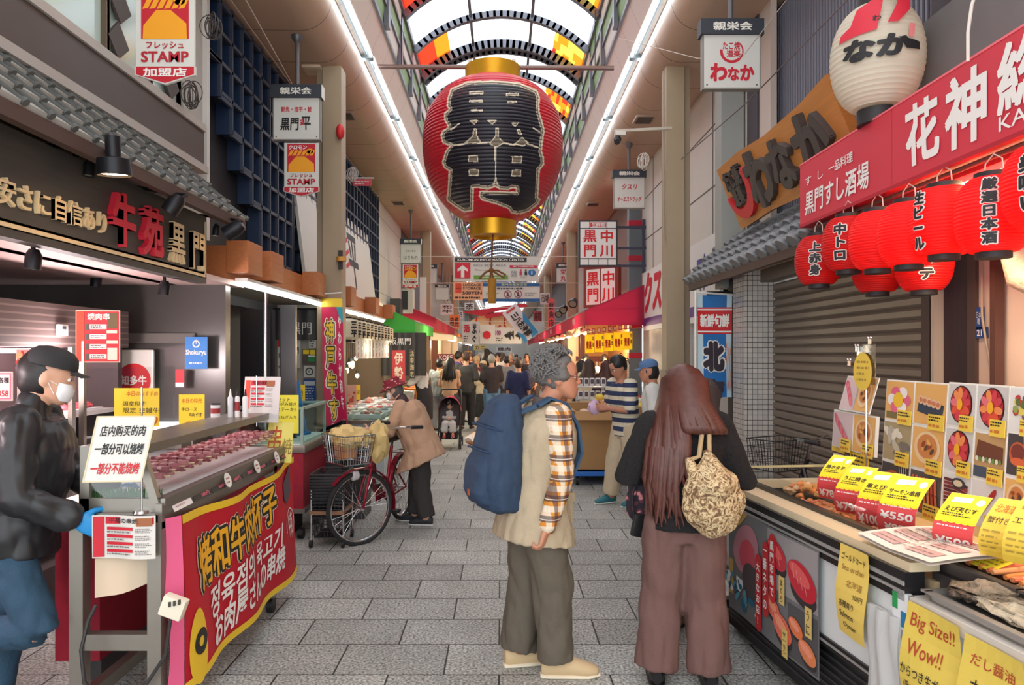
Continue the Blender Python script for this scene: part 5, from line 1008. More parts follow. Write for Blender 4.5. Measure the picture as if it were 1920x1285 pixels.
t = T('air_conditioner', 'white outdoor air conditioner unit on the left wall above the green awning', 'air conditioner', W(765, 588, 17.5)); a, c = W(752, 588, 17.5), W(774, 541, 17.5); B(c_(206, 204, 196)).bb((a.x, 17.5, a.z), (c.x, 17.9, c.z), .02).o('casing', t); b = B(c_(60, 60, 64)).bb((a.x+.02, 17.485, a.z+.1), (a.x+.16, 17.5, c.z-.06)); b.o('grille', t)
b = B(c_(70, 68, 70)); a, c = W(731, 596, 17), W(750, 560, 17); b.bb((a.x, 17, a.z), (c.x, 17.5, c.z)); tag(b.o('vent_hood'), 'dark vent hood beside the air conditioner', 'vent hood')
b = B(PANL); a, c = W(787, 600, 18.5), W(799, 520, 18.5); b.bb((a.x, 18.5, a.z), (c.x, 18.56, c.z)); tag(b.o('vertical_board'), 'tall blank white vertical board left of the crimson awning', 'sign')
def shop(side, ya, yb, rgb, glow, label, seed):
    s = -1 if side == 'l' else 1; q = random.Random(seed); t = T('market_stall', label, 'stall', (s*2.2, (ya+yb)/2, 0))
    B(c_(*rgb)).bb((s*2.56, ya, 0), (s*2.6, yb, 2.4)).bb((s*2.2, yb-.05, 0), (s*2.6, yb, 2.4)).o('back_wall', t); B(c_(*[min(255, int(x*.8+30)) for x in rgb])).bb((s*1.75, ya+.3, 0), (s*2.3, yb-.3, .75)).o('counter', t); B(mat('stall_glow%d' % glow, (255, 236, 190) if glow else (240, 246, 255), .4, emit=5.)).cyl((s*2.0, ya+.4, 2.2), (s*2.0, yb-.4, 2.2), .03, 8).o('lamp_tube', t)
    b = B()
    for i in range(int((yb-ya)*9)):
        b.m(c_(*q.choice([(214, 60, 50), (238, 200, 60), (236, 232, 226), (70, 120, 60), (226, 130, 50), (206, 160, 120), (50, 80, 150)]))); y = q.uniform(ya+.4, yb-.4); b.box((s*q.uniform(1.8, 2.25), y, .78+q.uniform(0, .1)), (.2, .22, q.uniform(.06, .25)))
    o = b.o('goods', t); o['kind'] = 'stuff'; return t
shop('l', 13.6, 17.2, (84, 76, 72), 1, 'dim stall with goods under the green awning', 1); shop('l', 17.6, 19.8, (130, 96, 80), 1, 'small lit stall just before the second left pillar', 6); shop('l', 20.4, 25, (150, 100, 80), 1, 'lit stall under the crimson awning on the left', 2); shop('l', 25.5, 31.3, (150, 130, 110), 1, 'lit stall under the orange awning', 3); shop('l', 34.5, 48, (120, 110, 100), 0, 'pale lit stall far along the left row', 4)
for side, y in ((-1, 15.5), (-1, 21), (-1, 30)): lamp('stall_lamp', 'POINT', (side*1.9, y, 2.05), 45, (1, .86, .62), .2)
# tall printed banner on the left pillar
t = T('vertical_banner', 'tall narrow pink and red banner with outlined gold characters on the left pillar', 'banner', W(625, 912, 8.3)); q_ = 8.3/FPX
def vb(u, v, n=0.): x = 601+(u*40)+(1-v)*(18+6*math.sin(v*7))*.8; y = 912-(v*352)+((u-.5)*-14 if v < .06 else 0); p = W(x, y, 8.28); return p+V((0, -.02*math.sin(u*6+v*5)-n, 0))
MG = c_(196, 34, 84); b = B(thinlit('nobori_pink', (200, 36, 84), .2)).grid(lambda a, c: vb(a, c), 8, 30).m(YB).grid(lambda a, c: vb(a, .955+.045*c, .004), 6, 2).grid(lambda a, c: vb(a, .045*c, .004), 6, 2)
b.m(c_(232, 222, 200)).text(vb, '神\n戸\n牛\nす\nじ\n串', .4, .48, .62, .84, .006, .12, 0, .08).m(c_(90, 70, 30)).text(vb, '神\n戸\n牛\nす\nじ\n串', .4, .48, .52, .83, .008, .075, 0, .08).m(c_(236, 196, 60)).text(vb, '神\n戸\n牛\nす\nじ\n串', .4, .48, .42, .81, .01, .02, 0, .08).m(KW).text(vb, 'や\nわ\nら\nか\n和\n牛', .85, .66, .14, .5, .006, .02, 0, .08); b.m(c_(40, 150, 160)).flat([(.72, .955), (1, .955), (1, .87), (.85, .9)], vb, .007, .05)
b.o('cloth', t, ang=80); a = W(597, 552, 8.25); B(WHITE).cyl(W(596, 552, 8.25), W(640, 549, 8.25), .008, 8).o('rod', t)
b = B(c_(210, 150, 60)).lathe([(0, 0), (.06, .0), (.06, .05), (0, .05)], W(640, 490, 8.45), 12); b.m(c_(60, 50, 46)).bb(tuple(W(634, 505, 8.47)), tuple(W(643, 470, 8.49))); tag(b.o('pillar_plate'), 'small plate and bell fixed to the left pillar above the pink banner', 'plate')
b = B(c_(206, 40, 40)).ell(W(638, 247, 8.45), (.05, .06, .09), None, 14, 8); tag(b.o('alarm_lamp'), 'red alarm lamp high on the left pillar', 'lamp')
# ================================================================ RIGHT SIDE
# walls behind the seafood stall
PKW = mat('pink_plaster', (208, 186, 172), .7, var=.06, vs=3)
b = B(PKW).bb((2.62, -.5, 0), (2.8, 3.98, 3.0)); S(b.o('wall_right_front'))
b = B(c_(74, 54, 50)).bb((2.6, 3.95, 0), (2.7, 4.02, 2.6)).bb((2.6, 4.36, 0), (2.68, 4.46, 2.5)).m(c_(196, 178, 160)).bb((2.6, 4.33, 0), (2.66, 4.37, 2.5)); S(b.o('trim_7'))
b = B(wood('door_wood', (58, 38, 44), 2, .6, .3)).bb((2.66, 4.0, 0), (2.7, 4.36, 2.6)); S(b.o('door_1'))
b = B(c_(80, 46, 38)).bb((2.55, 3.72, 0), (2.6, 3.76, 2.5)); tag(b.o('brown_pipe'), 'thin reddish brown pipe standing against the pink plaster wall', 'pipe')
b = B(mat('wrapped_duct', (206, 186, 160), .8, bump=.6, bs=25)).tube([V((2.5, 3.5, 2.6)), V((2.5, 3.5, 2.16)), V((2.5, 3.47, 2.06)), V((2.52, 3.4, 2.02)), V((2.6, 3.3, 2.02))], .06, 14); tag(b.o('wrapped_duct'), 'cream wrapped duct elbow on the pink plaster wall', 'duct')
b = B(c_(170, 150, 134)).tube([V((2.6, 3.9, 2.5)), V((2.59, 3.88, 1.9)), V((2.6, 3.8, 1.5)), V((2.6, 3.78, 1.0))], .006, 6); tag(b.o('wall_cable'), 'thin cable hanging down the pink plaster wall', 'cable')
F = face_right((2.61, 3.96, 1.78)); b = B(c_(30, 66, 130)).fbox(F, .0, .05, .07, .17, 0, .006).fbox(F, .0, 0, .1, .06, 0, .006).m(WHITE).text(F, '21', .04, .03, .04, .035, .008, .02).text(F, '日本\n橋', .035, .11, .04, .07, .008, .0); tag(b.o('address_plate', smooth=False), 'small blue address plate reading 21 on the wall by the dark door', 'plate')
# roller shutter of real slats
SH = mat('shutter', (136, 124, 112), .45, .35, var=.06, vs=2); b = B(SH); n = 31; P = []
for i in range(n):
    z = .02+i*.076; P += [(0, z), (-.016, z+.012), (-.018, z+.05), (-.004, z+.066), (.006, z+.07)]
b.v = [V((2.64+x, y, z)) for y in (6.97, 4.46) for x, z in P]; m_ = len(P); b.f = [(i, i+1, m_+i+1, m_+i) for i in range(m_-1)]; b.k = [0]*len(b.f); b.m(SH)
tag(b.o('roller_shutter', ang=25), 'closed grey brown roller shutter behind the seafood stall', 'shutter')
b = B(c_(104, 92, 84)).bb((2.5, 4.44, 2.38), (2.7, 6.95, 2.5)).m(c_(180, 150, 118)).bb((2.2, 4.4, 2.5), (2.75, 8.1, 2.54)); S(b.o('trim_8'))
b = B(c_(196, 196, 192)).bb((2.62, 7.3, 0), (2.7, 9.95, 2.5)); S(b.o('wall_right_pale'))
# tiled post
_m = mat('small_tiles', (206, 202, 194), .3); N, L, p = nodes(_m); tc = N.new('ShaderNodeTexCoord'); sp = N.new('ShaderNodeSeparateXYZ'); L.new(tc.outputs['Object'], sp.inputs[0]); ad = N.new('ShaderNodeMath'); ad.operation = 'ADD'; L.new(sp.outputs[0], ad.inputs[0]); L.new(sp.outputs[1], ad.inputs[1]); cb_ = N.new('ShaderNodeCombineXYZ'); L.new(ad.outputs[0], cb_.inputs[0]); L.new(sp.outputs[2], cb_.inputs[1])
br = N.new('ShaderNodeTexBrick'); br.offset = 0; br.inputs['Scale'].default_value = 1; br.inputs['Brick Width'].default_value = .05; br.inputs['Row Height'].default_value = .05; br.inputs['Mortar Size'].default_value = .0028; br.inputs['Color1'].default_value = (*lin((208, 204, 196)), 1); br.inputs['Color2'].default_value = (*lin((190, 188, 182)), 1); br.inputs['Mortar'].default_value = (*lin((52, 48, 46)), 1); L.new(cb_.outputs[0], br.inputs['Vector']); L.new(br.outputs[0], p.inputs['Base Color'])
b = B(_m).bb((2.35, 6.95, 0), (2.75, 7.3, 2.5)); S(b.o('pillar_tiled'))
b = B(c_(62, 60, 62)).bb((2.44, 7.6, 0), (2.58, 7.75, 2.5)); S(b.o('trim_9'))
b = B(c_(166, 168, 162)).bb((2.36, 7.72, 2.4), (2.6, 7.95, 5.1)).m(c_(64, 60, 66)).bb((2.56, 7.2, 2.6), (2.62, 7.5, 5.1)).m(c_(206, 190, 178)).bb((2.58, 6.9, 2.6), (2.64, 7.2, 5.1)); S(b.o('trim_10'))
# dark louvred upper wall: pale upright fins on dark
b = B(c_(34, 32, 42)).bb((2.72, -.5, 2.5), (2.8, 7.6, 5.1)); S(b.o('wall_right_upper'))
t = T('louvre_screen', 'dark louvred upper wall of pale upright fins on the right', 'louvre', (2.68, 5.5, 2.9)); b = B(c_(128, 128, 140))
for i in range(58): b.bb((2.705, 3.9+i*.056, 2.9), (2.72, 3.925+i*.056, 5.05))
b.o('fins', t)
# tiled roof on the right
tileroof('grey pantile roof with round open eave tiles below the wooden sign', (2.56, 2.93), (2.12, 2.48), 4.9, 8.05, 15, .066, 4, True, c_(80, 82, 84), mat('roof_tile_right', (112, 114, 116), .4, var=.15, vs=9), 1.1)
b = B(c_(70, 70, 72)).tube([(2.5, 7.9, 2.8), (2.42, 8.15, 2.62)], .06, 12).box((2.56, 8.0, 2.95), (.14, .12, .14), None, .03); tag(b.o('roof_end_tile'), 'dark ornamental end tile at the far tip of the right pantile roof', 'tile')
# wooden board with big black characters
t = T('wooden_sign', 'leaning wooden sign board with big dark characters and a red stroke', 'sign', (2.25, 6, 2.9)); F = fr((2.33, 7.0, 2.91), (0, -1, 0), (-.24, 0, .57)); n0 = F(0, 0, 1)-F(0, 0, 0)
BW = wood('sign_plank', (196, 128, 62), 1, .5, .22); h = .61; w = 2.36
edge = [(0, 0), (.1, -.01), (.8, .02), (1.6, .0), (w, 0), (w+.01, .3), (w, h+.02), (1.9, h-.02), (1.2, h-.03), (.6, h+.01), (0, h)]
B(BW).prism(edge, F, .07, 0).o('plank', t); CH = c_(72, 64, 62)
b = B(CH).text(F, 'わ', .92, .31, .5, .5, .0, .045, .05).text(F, 'な', 1.4, .3, .4, .42, .0, .045, .05).text(F, 'か', 1.95, .3, .52, .48, .0, .045, .05).text(F, 'たこ焼\n道楽', .38, .36, .4, .36, .0, .05, .05); b.o('dark_characters', t, label='dark raised characters')
b = B(c_(206, 44, 52))
for i in range(16):
    a0, a1 = PI*1.02+i*PI*1.18/16, PI*1.02+(i+1)*PI*1.18/16; th_ = .05*math.sin(PI*(i+.5)/18)+.02
    pts = [(.4+.31*math.cos(a), .32+.27*math.sin(a)) for a in (a0, a1)]; pi_ = [(.4+(.31-th_*1.6)*math.cos(a), .32+(.27-th_*1.6)*math.sin(a)) for a in (a1, a0)]; b.prism(pts+pi_, F, .05, .05)
b.o('red_stroke', t, label='red curved stroke')
# white lantern
p = V((2.06, 3.95, 3.31)); t = T('white_paper_lantern', 'large white paper lantern with red and black brush marks above the red sign', 'lantern', p-V((0, 0, .3)))
WP = thinlit('washi', (236, 228, 208), .4); b = B(WP); prof_ = []
for i in range(67): a = -1.13+2.26*i/66; prof_.append((.235*math.cos(a)**.75+.0035*(i % 3 == 0), .27*math.sin(a)/math.sin(1.13)))
b.lathe(prof_, p, 48).o('paper_body', t)
def lsurf(p, R, zs, az, o=.004):
    """frame wrapped on a lantern: u metres around from the azimuth az, v height"""
    def f(u, v, n=0.):
        a = -1.13+2.26*(v/zs*.5+.5); a = max(-1.3, min(1.3, a)); r = R*math.cos(a)**.75+o+n; return V((p[0]+r*math.sin(az+u/R), p[1]-r*math.cos(az+u/R), p[2]+v))
    return f
az = math.atan2(-p.x, p.y)*1.0; lf = lsurf(p, .242, .57, az, .006)
b = B(c_(206, 40, 60)).flat([(-.2, .05), (-.1, .06), (.0, .07), (.03, .22), (.0, .25), (-.05, .22), (-.1, .2), (-.13, .12), (-.19, .09)], lf, .0, .03).flat([(.05, .1), (.1, .1), (.17, .17), (.18, .24), (.1, .25), (.1, .2)], lf, 0, .03); b.m(INK).text(lf, 'なか', .0, -.02, .34, .12, .002, .06, 0, .03, .1).text(lf, 'わ', -.0, .13, .04, .03, .002, .03, 0, .03).flat([(.1, .02), (.22, .0), (.22, -.04), (.14, -.04)], lf, .002, .03); b.m(c_(226, 130, 130)).flat([(.15, .02), (.18, .02), (.19, .09), (.16, .09)], lf, .004, .03); b.o('brush_marks', t)
B(c_(40, 36, 38)).lathe([(0, -.36), (.1, -.36), (.1, -.28), (0, -.28)], p, 28).o('bottom_ring', t); B(c_(40, 36, 38)).lathe([(0, .28), (.1, .28), (.1, .35), (0, .35)], p, 28).o('top_ring', t); B(DARKMET).tube([p+V((-.1, 0, .33)), p+V((-.09, 0, .45)), p+V((0, 0, .5)), p+V((.09, 0, .45)), p+V((.1, 0, .33))], .005, 6).o('hanger', t)
b = B(c_(150, 60, 48)).bb((1.95, 3.4, 3.78), (2.7, 4.1, 3.86)); tag(b.o('lantern_beam'), 'red brown beam that carries the large white paper lantern', 'beam')
# grey fascia behind, orange panel
b = B(mat('grey_fascia', (112, 112, 112), .6, var=.15, vs=5)).bb((2.3, 1.5, 2.9), (2.4, 3.95, 3.5)); S(b.o('trim_11')); b = B(c_(176, 96, 66)).bb((2.5, 1.5, 3.5), (2.6, 4.0, 4.6)).m(c_(60, 50, 56)).bb((2.52, 3.98, 2.95), (2.6, 4.22, 4.6)); S(b.o('trim_12'))
b = B(c_(216, 206, 196)).tube([W(1815, 115, 3.0), W(1815, 60, 3.0), W(1822, 10, 3.0), W(1835, -30, 3.0)], .007, 8); tag(b.o('white_conduit'), 'white conduit rising from the red sign in front of the grey fascia', 'conduit')
# red sign
t = T('red_shop_sign', 'long red sign board with white brush characters over the red lanterns', 'sign', (2.0, 3.5, 2.55)); F = face_right((2.0, 4.82, 2.555)); RS = c_(206, 52, 68)
B(RS).fbox(F, 0, 0, 1.13, .4, -.12, 0).fbox(F, 1.135, 0, 3.4, .4, -.12, 0).o('board', t); B(c_(176, 24, 44)).fbox(F, -.005, -.02, 3.4, 0, -.12, .005).o('bottom_edge', t); B(c_(236, 110, 120)).fbox(F, 0, .395, 3.4, .405, -.12, .003).o('top_edge', t)
b = B(c_(236, 232, 226)).text(F, '黒門すし酒場', .5, .12, .82, .15, .004, .02, slant=.03).text(F, 'す  し', .22, .265, .26, .055, .004, .0).text(F, '一品料理', .58, .265, .3, .062, .004, .01)
b.text(F, '花', 1.4, .2, .27, .3, .004, .035, slant=-.06).text(F, '神', 1.72, .2, .28, .32, .004, .035).text(F, '総', 2.06, .23, .28, .28, .004, .03).text(F, 'KASHIN', 2.14, .06, .42, .06, .004, .008); b.o('lettering', t, label='white lettering')
b = B(c_(196, 30, 44)).bb((2.32, 2.2, 2.3), (2.36, 4.7, 2.62)).m(c_(226, 160, 130))
for i in range(6): b.bb((2.2, 2.5+i*.36, 2.42), (2.32, 2.56+i*.36, 2.5))
tag(b.o('red_back_board'), 'red board with pale blocks behind the red lanterns', 'board')
b = B(c_(96, 60, 56)).cyl((2.05, 2.2, 2.52), (2.05, 4.7, 2.52), .012, 8); tag(b.o('lantern_rod'), 'thin rod under the red sign that carries the red lanterns', 'rod')
RL = thinlit('lantern_red_paper', (236, 30, 30), .45, .5)
names = [('上\n赤\n身', 1535, 489, 2.0, -.15, 'red lantern nearest the tiled post, with three dark characters and white edging'), ('中\nト\nロ', 1590, 458, 2.0, -.3, 'red lantern with katakana for medium tuna, second from the far end'), (None, 1645, 452, 2.0, 0, 'red lantern third from the far end with no writing in view'), (None, 1704, 440, 2.0, 0, 'red lantern fourth from the far end with no writing in view'), ('生\nビ\nー\nル', 1770, 416, 2.0, -.75, 'red lantern with vertical beer lettering on its far side'), ('厳\n選\n日\n本\n酒', 1863, 404, 2.0, -.1, 'large red lantern with five dark characters for selected sake'), ('美\n味\nい', 1962, 350, 2.0, -.35, 'red lantern cut by the right picture edge with dark characters'), (None, 1645, 500, 2.22, 0, 'lower red lantern half hidden behind the third from the far end'), ('ホ\nタ\nテ', 1732, 492, 2.25, .1, 'lower red lantern behind the row with thin dark lettering')]
for i, (s, x, y, X_, da, l) in enumerate(names):
    p = WX(x, y, X_); R, Z_ = (.14, .30); t = T('red_paper_lantern', l, 'lantern', p-V((0, 0, .2)), 'red paper lanterns under the red sign'); b = B(RL); pr = []
    for j in range(49): a = -1.13+2.26*j/48; pr.append((R*math.cos(a)**.62+.0034*(j % 2), Z_*.5*math.sin(a)/math.sin(1.13)))
    b.lathe(pr, p, 36).o('paper_body', t)
    B(c_(38, 34, 36)).lathe([(0, Z_*.5-.005), (.07, Z_*.5-.005), (.07, Z_*.5+.022), (0, Z_*.5+.022)], p, 24).o('top_ring', t); B(c_(38, 34, 36)).lathe([(0, -Z_*.5-.025), (.065, -Z_*.5-.025), (.065, -Z_*.5+.004), (0, -Z_*.5+.004)], p, 24).o('bottom_ring', t)
    B(c_(206, 180, 170)).tube([p+V((0, -.06, Z_*.5)), p+V((0, -.05, .22)), p+V((0, 0, .25)), p+V((0, .05, .22)), p+V((0, .06, Z_*.5))], .003, 5).o('hanger', t)
    if s:
        az = math.atan2(-p.x, p.y)+da; k = s.count('\n')+1; lf = lsurf(p, R, Z_, az, .003); b = B(c_(240, 226, 220)).text(lf, s, 0, 0, .066+.012*(k < 4), min(.27, .062*k+.03), .002, .12, 0, .02); b.m(INK).text(lf, s, 0, 0, .055+.012*(k < 4), min(.26, .062*k+.02), .005, .05, 0, .02); b.o('characters', t)
# fluorescent tube that lights the stall from under the red sign, and two clip lamps
for y, l in ((2.7, 'near lit tube lamp under the red sign'), (1.4, 'nearest lit tube lamp under the red sign, out past the picture edge')):
    t = T('tube_lamp', l, 'tube lamp', (2.25, y, 2.5)); B(mat('warm_tube', (255, 226, 170), .4, emit=10.)).cyl((2.25, y, 2.5), (2.25, y+1.15, 2.5), .02, 10).o('tube', t); B(WHITE).bb((2.22, y-.02, 2.52), (2.28, y+1.17, 2.55)).o('batten', t)
lamp('stall_tube', 'AREA', (2.15, 2.9, 2.46), 16, (1, .8, .5), 1.8, (0, 0, 0), .12); bpy.data.objects['stall_tube'].rotation_euler = (0, 0, PI/2)

# ---------------------------------------------------------------- seafood counter
CT = 5.7; FC = face_right((1.325, 4.7, 0), 0, CT)
t = ctr = T('seafood_display_case', 'long white refrigerated seafood case with black trim and grille', 'display case', FC(1, 0, -.4)); Lc = 2.02
B(c_(30, 29, 31)).fbox(FC, .27, .04, Lc, .38, -.78, -.05).fbox(FC, .25, .0, Lc, .06, -.7, -.1).o('black_base', t); b = B(c_(58, 58, 60))
for i in range(8): b.fbox(FC, .3, .09+i*.035, Lc-.03, .1+i*.035, -.05, -.044)
b.o('grille', t); B(c_(220, 224, 224, .35)).fbox(FC, .25, .4, Lc, .78, -.8, 0).o('white_body', t)
B(c_(34, 33, 35, .3)).fbox(FC, .245, .77, Lc, .88, -.06, .02).fbox(FC, .245, .38, Lc, .42, -.8, .012).o('black_trim', t); b = B(c_(150, 148, 144, .3)).fbox(FC, .25, .83, Lc, .845, .018, .026).fbox(FC, .25, .8, Lc, .81, .018, .026).fbox(FC, .25, .395, Lc, .405, .01, .016); b.o('grey_strips', t)
CRM = c_(226, 208, 172, .4); B(CRM).fbox(FC, .245, .88, Lc, .915, -.12, .0).fbox(FC, .245, .78, Lc, .915, -.82, -.76).fbox(FC, .24, .78, .29, .915, -.82, 0).o('cream_rim', t); B(c_(206, 180, 140)).fbox(FC, .28, .78, Lc, .84, -.78, -.1).o('well_floor', t); B(c_(50, 44, 40, .3)).fbox(FC, .25, .915, Lc, .935, -.15, -.11).o('front_rail', t)
B(glass('case_glass')).add([FC(.27, .92, -.13), FC(Lc, .92, -.13), FC(Lc, 1.0, -.16), FC(.27, 1.0, -.16)], [(0, 1, 2, 3)]).o('low_glass', t); B(c_(206, 196, 150)).add([FC(.25, .985, -.1), FC(.25, 1.0, -.1), FC(.25, 1.0, -.8), FC(.25, .985, -.8)], [(0, 1, 2, 3)]).o('end_glass_edge', t)
# front poster
def ps(u, v, n=0.): return FC(u, v, .03+n+.006*math.sin(u*7))
TUNA = c_(190, 40, 56, .3); SAL = c_(226, 110, 84, .3)
b = B(c_(112, 112, 114, .4)).grid(lambda a, c: ps(.46+a*.98, .21+c*.59, 0), 24, 4)
b.m(c_(150, 146, 146)).rect(ps, .95, .5, 1.43, .79, .001, .1).m(c_(84, 82, 84)).rect(ps, 1.17, .22, 1.43, .48, .001, .1).m(c_(190, 156, 90)).flat([(.46, .8), (.7, .8), (.6, .72), (.46, .66)], ps, .002).rect(ps, .46, .3, .52, .5, .002)
b.m(c_(176, 120, 130)).disc(ps, .68, .6, .17, .13, .003, 24, rot=.6, sub=.08).m(c_(196, 76, 90)).disc(ps, .7, .57, .1, .09, .005, 22, rot=.4, sub=.08).m(c_(76, 64, 66)).disc(ps, .74, .44, .1, .1, .007, 22, sub=.08)
def blob(u, v, a, c, rot, m_, k, sub=.08): b.m(m_).disc(ps, u, v, a, c, k, 22, rot=rot, sub=sub)
for u, v, r, mm_ in ((1.06, .68, .1, TUNA), (1.3, .62, .12, TUNA), (1.02, .4, .075, SAL), (1.12, .33, .09, SAL), (1.25, .38, .06, c_(226, 120, 70)), (1.35, .3, .07, c_(220, 130, 80))):
    blob(u+r*.1, v-r*.5, r*.95, r*.5, -.2, c_(56, 50, 52), .004); blob(u, v, r*1.1, r*.66, -.35, mm_, .006); blob(u-r*.1, v+r*.22, r*.8, r*.3, -.35, c_(214, 90, 90) if mm_ is TUNA else c_(238, 150, 116), .008); b.m(c_(236, 176, 170))
    for i in range(4): b.line(ps, [(u-r*.6+i*r*.3, v+r*.55-i*r*.2), (u-r*.45+i*r*.3, v+r*.0-i*r*.15)], .003, .01)
b.m(c_(40, 110, 140)); q = random.Random(4)
for i in range(26):
    u = q.uniform(.47, .88); v = .45-(u-.47)*.42+q.uniform(-.1, .02); b.m([c_(30, 100, 130), c_(226, 232, 230), c_(90, 150, 170)][i % 3]).disc(ps, u, max(.24, v), q.uniform(.015, .04), q.uniform(.01, .03), .004+i*.0003, 10, 0, PI*1.3, q.uniform(0, 3))
for u, v, hh, s in ((1.03, .6, .34, '黒\n門\n市\n場\nで'), (.95, .52, .38, '一\n番\nネ\nタ\nの'), (.86, .42, .4, '大\nき\nな\nお\n店\n!')):
    b.m(c_(190, 36, 44)).rect(ps, u-.036, v-hh/2+.03, u+.036, v+hh/2-.03, .012, .1).disc(ps, u, v+hh/2-.03, .036, None, .012, 14, 0, PI).disc(ps, u, v-hh/2+.03, .036, None, .012, 14, PI, 2*PI).m(KW).text(ps, s, u, v, .045, hh*.82, .015, .02)
for u, v, s in ((1.13, .52, 'ま\nぐ\nろ'), (1.37, .45, 'う\nに'), (1.16, .27, 'サ\nー\nモ\nン')): b.m(c_(214, 186, 110)).rect(ps, u-.028, v-.07, u+.028, v+.07, .012, .1).m(INK).text(ps, s, u, v, .03, .11, .015, .0)
tag(b.o('sushi_poster', smooth=False), 'grey pictured poster of sushi and waves on the front of the white seafood case', 'poster')
